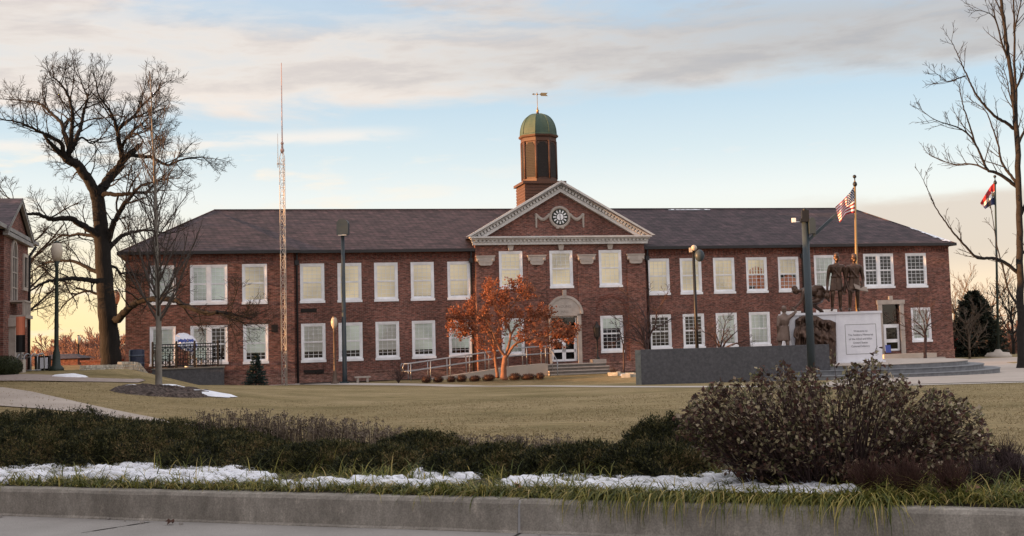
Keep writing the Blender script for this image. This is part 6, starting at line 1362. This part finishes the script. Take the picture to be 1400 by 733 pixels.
# ------------------------------------------------------------------ planting bed in front
def px_of(P):
    d = np.asarray(P, float)-CAM; w = d@_F; return PPX+FPX*(d@_X)/w, PPY-FPX*(d@_U)/w
def hash_noise(seed):
    rng = np.random.RandomState(seed); G = rng.rand(64, 64)
    def f(x, y):
        xi, yi = int(math.floor(x)), int(math.floor(y)); a, b = x-xi, y-yi; a, b = a*a*(3-2*a), b*b*(3-2*b); g = lambda i, j: G[i % 64][j % 64]
        return (g(xi,yi)*(1-a)+g(xi+1,yi)*a)*(1-b)+(g(xi,yi+1)*(1-a)+g(xi+1,yi+1)*a)*b
    return lambda x, y: (f(x, y)+.5*f(x*2.1+7, y*2.1)+.25*f(x*4.3, y*4.3+3)+.12*f(x*9, y*9))/1.87
nz1, nz2 = hash_noise(1), hash_noise(2)
SNOW = [(70,637,140,17),(150,641,70,13),(250,650,100,10),(330,653,45,5),(20,652,60,7),(420,662,60,4),(520,660,45,5),(612,650,48,10),(648,643,26,4),(745,655,45,7),(850,656,115,13),(960,662,130,15),(1070,673,100,10),(715,662,36,4),(1000,657,40,4),(560,664,30,3)]
def snow_mask(px, py):
    m_ = -9
    for cx, cy, rx, ry in SNOW: m_ = max(m_, 1-((px-cx)/rx)**2-((py-cy)/ry)**2)
    return m_
kk_, ss_ = np.arange(-1.5, 9.0, .022), np.arange(.3, 2.4, .02); H_ = np.full((len(ss_), len(kk_)), -1.0); PT = {}
for i, s_ in enumerate(ss_):
    for j, k in enumerate(kk_):
        x, y = kxy(k, s_); z = gz(x, y)+.045; px, py = px_of((x, y, z)); mm = snow_mask(px, py) if 600 < py < 720 else -1
        if mm > -.35: mm = min(mm, .35)+1.2*(nz1(k*2.1, s_*5)-.57)+2.6*(nz2(k*7+s_*3, s_*19)-.53)
        else: mm = -1
        H_[i, j] = mm; PT[i, j] = (x, y, z)
sn = MB(); idx = {}
def sv(i, j):
    if (i, j) not in idx:
        x, y, z = PT[i, j]; h = H_[i, j]; idx[i, j] = len(sn.v); sn.v.append((x, y, z+(-.05 if h <= 0 else .008+.042*min(1, h*1.5)**.8*(.6+.8*nz2(i*.2, j*.2)))))
    return idx[i, j]
for i in range(len(ss_)-1):
    for j in range(len(kk_)-1):
        if max(H_[i, j], H_[i+1, j], H_[i, j+1], H_[i+1, j+1]) > 0: sn.f.append((sv(i, j), sv(i, j+1), sv(i+1, j+1), sv(i+1, j))); sn.m.append(0); sn.s.append(True)
# snow left on the mulch ring, the lawn edge and the left verge
def blob(mb, cx, cy, rx, ry, h, seed, n=26, rings=6, zoff=0.0):
    vs = []
    for i in range(rings+1):
        f = i/rings
        for j in range(n):
            a = 2*math.pi*j/n; w_ = 1+.3*(nz1(math.cos(a)*2+seed, math.sin(a)*2)-.5)*2; x, y = cx+rx*f*w_*math.cos(a), cy+ry*f*w_*math.sin(a); vs.append((x, y, gz(x, y)+zoff+h*(1-f**2)*(.6+.8*nz2(x*3, y*3))-(.03 if i == rings else 0)))
    mb.add(vs, [(i*n+j, i*n+(j+1)%n, (i+1)*n+(j+1)%n, (i+1)*n+j) for i in range(rings) for j in range(n)], 0, True)
for (px, py, rx_, ry_, seed) in ((268, 539, 1.05, .5, 1), (238, 533, .7, .3, 4), (186, 533, .4, .25, 2), (292, 543, .5, .3, 6)):
    q = hit(px, py, 15, 60); blob(sn, q[0], q[1], rx_*q[1]/34, ry_, .08, seed, zoff=.06)
for (px, py, rx_, ry_, seed) in ((95, 515.5, .5, .4, 8), (858, 513, .5, .8, 9)):
    q = hit(px, py, 20, 75); blob(sn, q[0], q[1], rx_, ry_, .07, seed, zoff=.04)
o = sn.build('snow', MT['snow']); tag(o, kind='stuff')
# evergreen ground mounds
MT['juniper'] = leafmat('juniper_needles', [(0, (.009,.011,.005)), (.36, (.024,.029,.01)), (.66, (.065,.066,.022)), (.88, (.125,.108,.04)), (1, (.18,.13,.06))], trans=.12, rough=.7, patch=.5, pscale=2.4)
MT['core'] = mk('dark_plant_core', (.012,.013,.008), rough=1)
def juniper(label, px, D, rx, ry, h, seed, n, group='dark juniper mounds along the kerb bed'):
    rng = random.Random(seed); b = at(px, 640, D); b[2] = gz(b[0], b[1])+.02; m = MB()
    nn = hash_noise(seed)
    def surf(a, e):    # bumpy low mound
        bump = .62+.62*nn(math.cos(a)*2.2+5+e*2, math.sin(a)*2.2+5); return np.array([rx*bump*math.cos(a)*math.cos(e), ry*bump*math.sin(a)*math.cos(e), h*(.7+.55*nn(math.cos(a)*3+9, math.sin(a)*3+e*3))*math.sin(e)])
    vs = []; K, Q = 8, 18
    for i in range(K+1):
        for j in range(Q): vs.append(surf(2*math.pi*j/Q, max(.0, math.pi/2*i/K))*np.array([.86, .86, .8]))
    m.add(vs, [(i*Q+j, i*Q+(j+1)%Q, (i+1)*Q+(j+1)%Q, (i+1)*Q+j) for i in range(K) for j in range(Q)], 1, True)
    nr = np.random.RandomState(seed); bumpv = np.array([[surf(2*math.pi*j/72, math.pi/2*i/20) for j in range(73)] for i in range(21)])
    a = nr.rand(n)*72; e = np.arcsin(nr.rand(n)**.8)/(math.pi/2)*20; ai, ei = np.minimum(a.astype(int), 71), np.minimum(e.astype(int), 19); fa, fe = (a-ai)[:, None], (e-ei)[:, None]
    Pp = (bumpv[ei, ai]*(1-fa)+bumpv[ei, ai+1]*fa)*(1-fe)+(bumpv[ei+1, ai]*(1-fa)+bumpv[ei+1, ai+1]*fa)*fe
    aa, ee = a/72*2*np.pi, e/20*np.pi/2; nrm = unit(np.stack([np.cos(aa)*np.cos(ee)/rx, np.sin(aa)*np.cos(ee)/ry, np.sin(ee)/h], 1)); Pp = Pp*nr.uniform(.82, 1.03, (n, 1))
    ax_ = unit(nrm+np.array([0, 0, .3])+rvecs(nr, n)*.75)
    for _ in range(5):     # each spray is a short stem of needles
        off = ax_*nr.uniform(-.01, .05, (n, 1)); m.quads(leaf_quads(Pp+off+rvecs(nr, n)*.008, ax_+rvecs(nr, n)*.8, rvecs(nr, n), nr.uniform(.02, .046, n), nr.uniform(.008, .013, n)))
    o = m.build('juniper_shrub', [MT['juniper'], MT['core']]); o.location = b; tag(o, label, 'shrub', group); return o
JN = [(30, 14.5, 1.05, .75, .42, 'dark juniper mound at the left end of the snowy verge'), (175, 14.35, 1.0, .7, .4, 'dark juniper mound second from the left in the front row'), (318, 13.7, .95, .65, .3, 'dark juniper mound behind the middle of the left snow patch'),
      (440, 13.0, .85, .55, .27, 'dark spreading juniper in front of the dry flower stems'), (525, 12.5, .5, .45, .25, 'small dark juniper beside the gap in the hedge'), (670, 12.0, .7, .45, .25, 'low dark juniper just right of the hedge gap'), (790, 11.6, .68, .5, .28, 'dark juniper behind the long central snow strip'), (895, 11.25, .65, .5, .29, 'dark juniper next to the leafy brown bush'),
      (70, 15.6, 1.7, 1.0, .56, 'taller juniper mound in the back row at far left'), (215, 15.5, 1.3, .9, .4, 'back row juniper mound beside the beige walk'), (318, 15.0, .8, .6, .3, 'back row juniper mound where the dry stems begin'), (575, 13.4, .62, .45, .3, 'olive tinged juniper at the foot of the dry stems'), (918, 12.6, .62, .5, .42, 'rounded juniper rising behind the hedge left of the bush'), (-60, 14.8, 1.1, .8, .5, 'dark juniper mound cut by the left edge')]
for i, (px, D, rx, ry, h, lab) in enumerate(JN): juniper(lab, px, D, rx, ry, h, 200+i, int(6500*rx*(.55+h)))
# dry flower stems
MT['drystem'] = leafmat('dry_flower_stem', [(0, (.06,.043,.034)), (.5, (.125,.092,.07)), (.85, (.2,.155,.115)), (1, (.34,.29,.22))], trans=.1)
rg = random.Random(14); grp = 'dried brown flower stems behind the junipers'; protos = []
def stem_clump(seed, n=46, w_=.32, h=.42):
    rng = random.Random(seed); m = MB()
    for i in range(n):
        x, y = rng.gauss(0, w_*.5), rng.gauss(0, .14); hh = h*rng.uniform(.55, 1.05); tx, ty = x+rng.gauss(0, .05), y+rng.gauss(0, .05)
        m.tube([(x, y, -.02), ((x+tx)/2+rng.gauss(0, .01), (y+ty)/2, hh*.5), (tx, ty, hh)], .0035, 3, cap=False, smooth=False)
        for q in range(9): r_ = .028; p = np.array([tx+rng.uniform(-r_, r_), ty+rng.uniform(-r_, r_), hh+rng.uniform(-.018, .012)]); leaf(m, p, rvec(rng)+np.array([0,0,.4]), rvec(rng), .022, .016)
        if rng.random() < .7: zz = hh*rng.uniform(.3, .8); leaf(m, np.array([tx, ty, zz]), rvec(rng)-np.array([0,0,.4]), rvec(rng), .06, .018)
    return m
for s_ in range(3): protos.append(stem_clump(300+s_).mesh('dried_flower_clump'))
for me in protos: me.materials.append(MT['drystem'])
def put_clump(px, D, sc, sz):
    b = at(px, 600, D); b[2] = gz(b[0], b[1])+.02; o = bpy.data.objects.new('dried_flower_clump', protos[rg.randrange(3)]); COL.objects.link(o); o.location = b; o.scale = (sc, sc, sz); o.rotation_euler = (0, 0, rg.uniform(0, 6)); tag(o, 'clump of dried brown flower stems standing between hedge and lawn', 'dried plant', grp)
for px in range(292, 560, 17): put_clump(px+rg.uniform(-5, 5), interp(px, [290, 560], [15.6, 14.4])+rg.uniform(-.25, .25), rg.uniform(.8, 1.05), interp(px, [290, 340, 480, 560], [1.12, 1.2, .95, .72])*rg.uniform(.88, 1.08))
for px in range(570, 905, 21): put_clump(px+rg.uniform(-6, 6), interp(px, [560, 900], [13.9, 12.5])+rg.uniform(-.2, .2), rg.uniform(.75, 1), interp(px, [560, 700, 800, 900], [.7, .62, .5, .42])*rg.uniform(.85, 1.1))
# coarse grass at the kerb
MT['blade'] = leafmat('liriope_blade', [(0, (.045,.06,.016)), (.4, (.125,.145,.035)), (.75, (.26,.24,.058)), (.92, (.42,.34,.1)), (1, (.48,.36,.17))], trans=.3, rough=.5)
gb = MB(); rg = random.Random(15); BL = []
def blade(x, y, z, az, L, lean, droop, w_=.007):
    d = np.array([math.cos(az), math.sin(az), 0]); s_ = np.array([-d[1], d[0], 0])*w_; p = np.array([x, y, z]); vs = [p-s_, p+s_]; el = lean; q = p
    for i in range(4): q = q+(d*math.cos(el)+np.array([0,0,math.sin(el)]))*L/4; el -= droop/4; f = 1-.22*(i+1); vs += [q-s_*f, q+s_*f]
    BL.append(vs)
def azk(mean, spread): return math.atan2(KN[1], KN[0])+mean+rg.gauss(0, spread)
def tuft(px, s_, n, L, out=0.0, spread=1.4, lean=(50, 85), droop=(1.2, 2.6)):
    # px = image column used only to choose the place along the kerb
    w_ = ray(px, 667+31*px/1400); dj = (KZ-1.65)/w_[2]; k = float(((CAM+w_*dj)[:2]-KO)@KD)
    for _ in range(n):
        kk2, s2 = k+rg.gauss(0, .09), max(.13, s_+rg.gauss(0, .05)); x, y = kxy(kk2, s2); z = (KZ if s2 < .2 else gz(x, y)+.03)
        blade(x, y, z, azk(math.pi if out else 0, spread), L*rg.uniform(.6, 1.2), R(rg.uniform(*lean)), rg.uniform(*droop), rg.uniform(.004, .0085))
for px in np.arange(-30, 1430, 5): tuft(px+rg.uniform(-5, 5), rg.uniform(.22, .42), int(rg.uniform(8, 17)), .25, lean=(15, 70), spread=1.8, out=1)           # low matted edge
for px in np.arange(500, 1190, 4.0): tuft(px+rg.uniform(-4, 4), rg.uniform(.2, .5), int(rg.uniform(7, 15)), .25, out=1, spread=.9, lean=(5, 42))
for px in np.arange(765, 1200, 3.5): tuft(px+rg.uniform(-4, 4), rg.uniform(.17, .3), int(rg.uniform(3, 24)*(.35+1.1*nz1(px*.02, 3.3))), .36*(.6+.8*nz1(px*.035, 9.1)), out=1, spread=.6, lean=(10, 45), droop=(1.6, 2.8))   # hanging over the kerb
for px in np.arange(360, 780, 6): tuft(px+rg.uniform(-6, 6), rg.uniform(.9, 1.9), int(rg.uniform(3, 10)), .3)
for px in np.arange(20, 420, 12): tuft(px+rg.uniform(-6, 6), rg.uniform(.6, 1.7), int(rg.uniform(1, 5)), .3, lean=(55, 88), droop=(.6, 1.8))
for px in np.arange(560, 760, 5): tuft(px, rg.uniform(1.2, 2.2), int(rg.uniform(3, 10)), .28)
for px in np.arange(1130, 1400, 5): tuft(px+rg.uniform(-6, 6), rg.uniform(.5, 1.3), int(rg.uniform(2, 9)), .26)
for px in np.arange(880, 1140, 9): tuft(px+rg.uniform(-6, 6), rg.uniform(1.3, 1.8), int(rg.uniform(2, 7)), .24)
for px in np.arange(1180, 1420, 5): tuft(px+rg.uniform(-6, 6), rg.uniform(.25, .8), int(rg.uniform(4, 11)), .28, lean=(40, 85))
for _ in range(9000):
    k, s_ = rg.uniform(-1.5, 9), rg.uniform(.35, 2.2); x, y = kxy(k, s_); blade(x, y, gz(x, y)+.05, azk(math.pi, 1.2), rg.uniform(.08, .26), R(rg.uniform(2, 40)), rg.uniform(.3, 1.6), rg.uniform(.003, .006))
for _ in range(2500):
    s_ = rg.uniform(.2, 2.2); k = rg.uniform(-3, 11); x, y = kxy(k, s_); blade(x, y, gz(x, y)+.03, rg.uniform(0, 6.28), rg.uniform(.06, .2), R(rg.uniform(5, 70)), rg.uniform(.5, 2), .004)
n0 = 0
for vs in BL: gb.v.extend([(float(p[0]), float(p[1]), float(p[2])) for p in vs]); gb.f.extend([(n0+2*i, n0+2*i+1, n0+2*i+3, n0+2*i+2) for i in range(4)]); n0 += 10
gb.m = [0]*len(gb.f); gb.s = [False]*len(gb.f)
o = gb.build('grass_edging', MT['blade']); tag(o, kind='stuff')
# short dormant turf nearest the bed
MT['turf'] = leafmat('turf_blade', [(0, (.15,.11,.045)), (.4, (.26,.205,.115)), (.8, (.35,.285,.175)), (1, (.43,.36,.23))], trans=.2, rough=.9)
nr = np.random.RandomState(5); n = 90000; dd = 13.5+(nr.rand(n)**1.4)*24; xx = (nr.uniform(-60, 1460, n)-PPX)/FPX*dd; kv = (np.stack([xx, dd], 1)-KO)@KN; keep = kv > 4.1; xx, dd = xx[keep], dd[keep]; n = len(xx)
zz = np.array([gz(a, b) for a, b in zip(xx, dd)]); clump = np.array([nz1(a*.9, b*.9) for a, b in zip(xx, dd)]); keep = clump > .38; xx, dd, zz = xx[keep], dd[keep], zz[keep]; n = len(xx)
D = rvecs(nr, n); D[:, 2] = np.abs(D[:, 2])*.6+.12; tf = MB(); tf.quads(leaf_quads(np.stack([xx, dd, zz-.004], 1), D, rvecs(nr, n), nr.uniform(.03, .075, n), nr.uniform(.006, .013, n)))
o = tf.build('lawn_grass', MT['turf']); tag(o, kind='stuff')
# leafy brown bush
MT['bushleaf'] = leafmat('dull_plum_leaf', [(0, (.035,.022,.017)), (.25, (.075,.042,.033)), (.45, (.13,.06,.048)), (.6, (.09,.1,.04)), (.74, (.22,.16,.11)), (.87, (.32,.3,.16)), (.96, (.42,.34,.25)), (1, (.5,.43,.33))], trans=.3)
prof_t = [(918, 570), (945, 548), (965, 525), (1000, 512), (1040, 500), (1080, 492), (1130, 494), (1165, 492), (1197, 482), (1222, 506), (1260, 524), (1300, 530), (1335, 548), (1358, 585), (1364, 610)]
prof_b = [(918, 600), (960, 630), (1010, 655), (1364, 655)]
rg = random.Random(17); DB = 10.3; bb = at(1140, 655, DB); bb[2] = gz(bb[0], bb[1]); bt_ = wthing('leafy_shrub', bb, 'big loose bush of small plum brown and pale leaves at the kerb', 'bush'); sm_, lv = MB(), MB()
xs_t, ys_t = zip(*prof_t); xs_b, ys_b = zip(*prof_b)
for i in range(1250):
    px = rg.uniform(922, 1362); yt_ = interp(px, xs_t, ys_t); yb_ = interp(px, xs_b, ys_b); f = rg.random()**.75; py = yb_+(yt_-yb_)*f*(.97 if rg.random() < .92 else rg.uniform(1.02, 1.1)); dens = interp(px, [920, 960, 1000, 1300, 1362], [.35, .6, 1, 1, .7])
    if rg.random() > dens or nz1(px*.022, py*.03) < rg.uniform(.25, .46): continue
    hd_ = .75*math.sqrt(max(.05, 1-((px-1145)/235)**2)); dd = rg.uniform(-hd_, hd_); tip = at(px, py, DB+dd); bx = bb+np.array([(tip[0]-bb[0])*rg.uniform(.25, .6), (tip[1]-bb[1])*.4, 0]); bx[2] = gz(bx[0], bx[1])
    mid = (bx*.45+tip*.55)+np.array([rg.gauss(0, .05), rg.gauss(0, .05), .06]); Q = spline([bx, mid, tip], 5); sm_.twig(Q, list(np.linspace(.006, .002, len(Q))), 3)
    L_ = np.linalg.norm(tip-bx)
    for q in range(int(13+10*rg.random())):
        t = 1-rg.random()**1.3*min(.75, .42/L_*1.2); a_ = min(int(t*(len(Q)-1)), len(Q)-2); w_ = t*(len(Q)-1)-a_; p = Q[a_]*(1-w_)+Q[a_+1]*w_; d = rvec(rg)+(Q[a_+1]-Q[a_])*3; s2 = rvec(rg); s2[2] = abs(s2[2])+.3
        leaf(lv, p+rvec(rg)*.02, d, s2, rg.uniform(.03, .056), rg.uniform(.02, .036))
part(sm_, 'stems', MT['bark_plum'], bt_); part(lv, 'leaves', MT['bushleaf'], bt_)
# fine russet shrubs in front of the bush, plum ground cover at the right edge
MT['russetfine'] = mk('fine_russet_twigs', [(.3, (.045,.022,.017)), (.7, (.09,.045,.034))], scale=6, rough=.9)
MT['plumfine'] = mk('fine_plum_twigs', [(.3, (.035,.022,.022)), (.7, (.07,.045,.045))], scale=6, rough=.9)
for i, (px, D, h, n, mat, lab) in enumerate([(1185, 9.45, .3, 90, 'russetfine', 'fine twigged russet shrub in front of the bush, left one'), (1240, 9.3, .32, 100, 'russetfine', 'fine twigged russet shrub below the middle of the bush'), (1300, 9.2, .3, 90, 'russetfine', 'fine twigged russet shrub right of its two fellows by the kerb'), (1345, 9.4, .3, 80, 'plumfine', 'plum twigged low shrub beside the right end of the bush'), (1390, 9.5, .3, 90, 'plumfine', 'plum twigged low shrub cut by the right edge'), (1375, 10.4, .34, 80, 'plumfine', 'plum twigged low shrub just behind the right end of the bed')]):
    b = at(px, 680, D); b[2] = gz(b[0], b[1])+.03; twig_shrub('russet_shrub' if i < 3 else 'plum_shrub', lab, b, h, n, MT[mat], 400+i, minr=.0022)
# fallen leaves
MT['deadleaf'] = mk('dead_leaf', [(.3, (.16,.085,.05)), (.7, (.3,.18,.12))], scale=20, rough=.8)
MT['deadred'] = mk('dead_red_leaf', (.07,.035,.024), scale=20, rough=.8)
def dead_leaf(p, s_, seed, mat, label, group):
    rng = random.Random(seed); m = MB(); n = 11; vs = [(0, 0, .012)]
    for i in range(n): a = 2*math.pi*i/n; r_ = s_*(1 if i % 2 == 0 else .55)*rng.uniform(.8, 1.15); vs.append((r_*math.cos(a), r_*math.sin(a)*.8, rng.uniform(0, .55)*s_))
    m.add(vs, [(0, i+1, (i+1) % n+1) for i in range(n)]); o = m.build('fallen_leaf', mat); o.location = p; o.rotation_euler = (rng.uniform(-.3, .6), rng.uniform(-.4, .4), rng.uniform(0, 6)); return tag(o, label, 'leaf', group)
w_ = ray(232, 714.5); P = CAM+w_*((ROADZ+.02-1.65)/w_[2]); dead_leaf(P, .055, 1, MT['deadred'], 'curled red brown leaf lying on the road at the kerb foot', None)
i = 0
for (px, py) in ((928, 649), (1128, 669), (1160, 672), (1236, 665), (1302, 662), (1290, 690), (1185, 679), (707, 680), (1395, 690), (1210, 684), (1330, 688)):
    q = hit(px, py, 7, 20); q[2] += .09; dead_leaf(q, random.Random(i).uniform(.05, .085), 20+i, MT['deadleaf'], 'dry tan leaf caught in the grass along the kerb', 'dry leaves in the kerb grass'); i += 1
# small pebbles at the kerb foot
MT['pebble'] = mk('pebble', (.3,.28,.26), scale=10, rough=.9); rs = random.Random(4)
for i in range(16):
    k = rs.uniform(-1, 9); x, y = kxy(k, -rs.uniform(.015, .2)); m = MB(); r_ = rs.uniform(.006, .016); rock(m, (0, 0, r_*.6), r_*1.3, r_, r_*.8, rs); o = m.build('pebble', MT['pebble']); o.location = (x, y, ROADZ+.006); tag(o, 'tiny pebble on the gutter at the kerb foot', 'pebble', 'pebbles in the gutter')
# ------------------------------------------------------------------ sky and sun
SUN_EL = R(4.6); SUN_AZ_OFF = R(2.0)
tos = -BT*math.cos(SUN_AZ_OFF)-BN*math.sin(SUN_AZ_OFF)            # along the facade, a touch in front of it
tos = tos*math.cos(SUN_EL)+np.array([0, 0, math.sin(SUN_EL)])
sl = bpy.data.lights.new('sun', 'SUN'); sl.energy = 5.0; sl.angle = R(.55); sl.color = (1.0, .5, .2)
so = bpy.data.objects.new('sun', sl); COL.objects.link(so); so.rotation_euler = Vector(tos).to_track_quat('Z', 'Y').to_euler(); so.location = (-30, 20, 40)
wd_ = bpy.data.worlds.new('World'); SC.world = wd_; wd_.use_nodes = True; nt = wd_.node_tree; nt.nodes.clear(); L = nt.links.new
out = N(nt, 'ShaderNodeOutputWorld')
sky = N(nt, 'ShaderNodeTexSky'); sky.sky_type = 'NISHITA'; sky.sun_disc = False; sky.sun_elevation = SUN_EL; sky.sun_rotation = math.atan2(tos[0], tos[1]); sky.altitude = 200; sky.air_density = 1.0; sky.dust_density = .6; sky.ozone_density = 1.2
bg1 = N(nt, 'ShaderNodeBackground', i_Strength=.1)
def M2(op, a, b=None, clamp=False):
    n = N(nt, 'ShaderNodeMath', operation=op, use_clamp=clamp)
    for i, v in enumerate((a, b)):
        if v is None: continue
        if hasattr(v, 'is_output'): L(v, n.inputs[i])
        else: n.inputs[i].default_value = v
    return n.outputs[0]
tc = N(nt, 'ShaderNodeTexCoord'); sx = N(nt, 'ShaderNodeSeparateXYZ'); L(tc.outputs['Generated'], sx.inputs[0])
X_, Y_, Z_ = sx.outputs
el = M2('MULTIPLY', M2('ARCSINE', Z_), 180/math.pi)                 # degrees above the horizon
az = M2('MULTIPLY', M2('ARCTAN2', X_, Y_), 180/math.pi)             # degrees right of the view
def clampramp(v, a, b):
    n = N(nt, 'ShaderNodeMapRange', interpolation_type='SMOOTHSTEP'); L(v, n.inputs[0]); n.inputs[1].default_value = a; n.inputs[2].default_value = b; return n.outputs[0]
# clear sky: Nishita toned by a low warm band towards the sunset
def rgbramp(v, lo, hi, stops):
    n = N(nt, 'ShaderNodeMapRange'); L(v, n.inputs[0]); n.inputs[1].default_value = lo; n.inputs[2].default_value = hi; r_ = ramp(nt, stops); L(n.outputs[0], r_.inputs[0]); return r_.outputs[0]
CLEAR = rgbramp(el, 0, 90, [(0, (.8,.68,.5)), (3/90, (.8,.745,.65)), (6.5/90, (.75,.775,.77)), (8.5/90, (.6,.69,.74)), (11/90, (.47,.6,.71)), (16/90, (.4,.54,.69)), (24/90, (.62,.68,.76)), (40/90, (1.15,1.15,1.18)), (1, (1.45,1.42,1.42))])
def mixc(f, a, b, mode='MIX'):
    n = N(nt, 'ShaderNodeMix', data_type='RGBA', blend_type=mode)
    for v, i in ((f, 0), (a, 6), (b, 7)):
        if hasattr(v, 'is_output'): L(v, n.inputs[i])
        else: n.inputs[i].default_value = v if i == 0 else (*v, 1)
    return n.outputs[2]
warm = M2('MULTIPLY', clampramp(az, -9, -30), clampramp(el, 7.5, .5))
col = mixc(warm, CLEAR, (1.0, .76, .36))
vec = N(nt, 'ShaderNodeCombineXYZ'); L(M2('MULTIPLY', az, .075), vec.inputs[0]); L(M2('ADD', M2('MULTIPLY', el, .36), M2('MULTIPLY', az, -.012)), vec.inputs[1]); L(Z_, vec.inputs[2])
def noise(scale, detail=6.0, rough=.58, off=0.0, dist=0.0):
    mp = N(nt, 'ShaderNodeMapping'); mp.inputs['Location'].default_value = (off, off*.7, off*.3); L(vec.outputs[0], mp.inputs[0])
    n = N(nt, 'ShaderNodeTexNoise', i_Scale=scale, i_Detail=detail, i_Roughness=rough, i_Distortion=dist); L(mp.outputs[0], n.inputs['Vector']); return n.outputs['Fac']
n1 = noise(1.1, 8, .6, 3.0, .3); n2 = noise(2.6, 7, .6, 11.0, .2); n3 = noise(6.0, 5, .6, 21.0)
rag = M2('MULTIPLY', clampramp(az, 4, -14), 2.6)                    # the bank's lower edge breaks up to the left
edge = M2('ADD', M2('ADD', el, M2('MULTIPLY', M2('SUBTRACT', n1, .5), M2('ADD', rag, 2.2))), M2('MULTIPLY', M2('SUBTRACT', n2, .5), 1.1))
lo = M2('SUBTRACT', 0.0, 0.0)
bank = clampramp(M2('ADD', edge, M2('MULTIPLY', clampramp(az, 0, -20), 1.0)), 10.6, 11.9)
hole = M2('MULTIPLY', clampramp(M2('ADD', el, M2('MULTIPLY', M2('SUBTRACT', n2, .5), 3.0)), 13.6, 15.2), clampramp(n1, .62, .42))
bank = M2('MULTIPLY', bank, M2('SUBTRACT', 1.0, M2('MULTIPLY', hole, .8)))
bank = M2('MULTIPLY', bank, M2('ADD', .72, M2('MULTIPLY', clampramp(n2, .3, .55), .28)))
ccol = mixc(clampramp(az, -16, 14), (.76,.68,.62), (.47,.435,.425))
ccol = mixc(clampramp(n2, .42, .66), ccol, mixc(clampramp(az, -16, 14), (.62,.55,.52), (.4,.385,.4)))
ccol = mixc(M2('MULTIPLY', clampramp(M2('ADD', el, M2('MULTIPLY', M2('SUBTRACT', n2, .5), 2.0)), 12.2, 10.8), .55), ccol, (.86,.74,.66))
col = mixc(bank, col, ccol)
# thin streaks below the bank, low mauve band to the right
st1 = M2('MULTIPLY', M2('MULTIPLY', clampramp(M2('ABSOLUTE', M2('SUBTRACT', M2('ADD', el, M2('MULTIPLY', az, -.045)), 9.9)), .55, 0), clampramp(az, -6, -11)), clampramp(n2, .38, .55))
col = mixc(M2('MULTIPLY', st1, .8), col, (.84,.76,.7))
st2 = M2('MULTIPLY', clampramp(M2('ADD', M2('MULTIPLY', M2('SUBTRACT', n1, .5), 3.0), el), 9.5, 8.4), M2('MULTIPLY', clampramp(n2, .5, .66), clampramp(az, 2, -16)))
col = mixc(M2('MULTIPLY', st2, .8), col, (.86,.76,.66))
rb_ = M2('MULTIPLY', clampramp(M2('ADD', el, M2('MULTIPLY', M2('SUBTRACT', n2, .5), 1.2)), 6.1, 5.4), clampramp(M2('ADD', az, M2('MULTIPLY', el, .9)), 13, 19))
col = mixc(M2('MULTIPLY', rb_, .85), col, mixc(clampramp(el, 3.6, 1.5), (.6,.5,.45), (.86,.68,.52)))
smear = M2('MULTIPLY', clampramp(n3, .6, .72), M2('MULTIPLY', clampramp(el, 11, 9), clampramp(el, 5.5, 7)))
col = mixc(M2('MULTIPLY', smear, .18), col, (.78,.72,.7))
# broad bright veil over the sky behind and beside the viewer
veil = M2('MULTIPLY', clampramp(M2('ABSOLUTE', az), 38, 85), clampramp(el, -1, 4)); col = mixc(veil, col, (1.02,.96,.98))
# below the horizon
col = mixc(clampramp(el, 0, -2), col, (.1,.09,.07))
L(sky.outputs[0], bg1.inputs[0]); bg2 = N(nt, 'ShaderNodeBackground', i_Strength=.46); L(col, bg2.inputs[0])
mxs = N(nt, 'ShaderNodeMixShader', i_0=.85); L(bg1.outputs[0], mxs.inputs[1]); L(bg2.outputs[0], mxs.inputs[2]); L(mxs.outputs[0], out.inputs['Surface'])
vs_ = SC.view_settings; vs_.view_transform = 'Standard'; vs_.look = 'None'; vs_.exposure = 1.48; vs_.gamma = 1; vs_.use_curve_mapping = False
SC.cycles.max_bounces = 6; SC.cycles.transparent_max_bounces = 12; SC.cycles.caustics_reflective = False; SC.cycles.caustics_refractive = False
SC.cycles.use_denoising = True
bpy.context.view_layer.update()
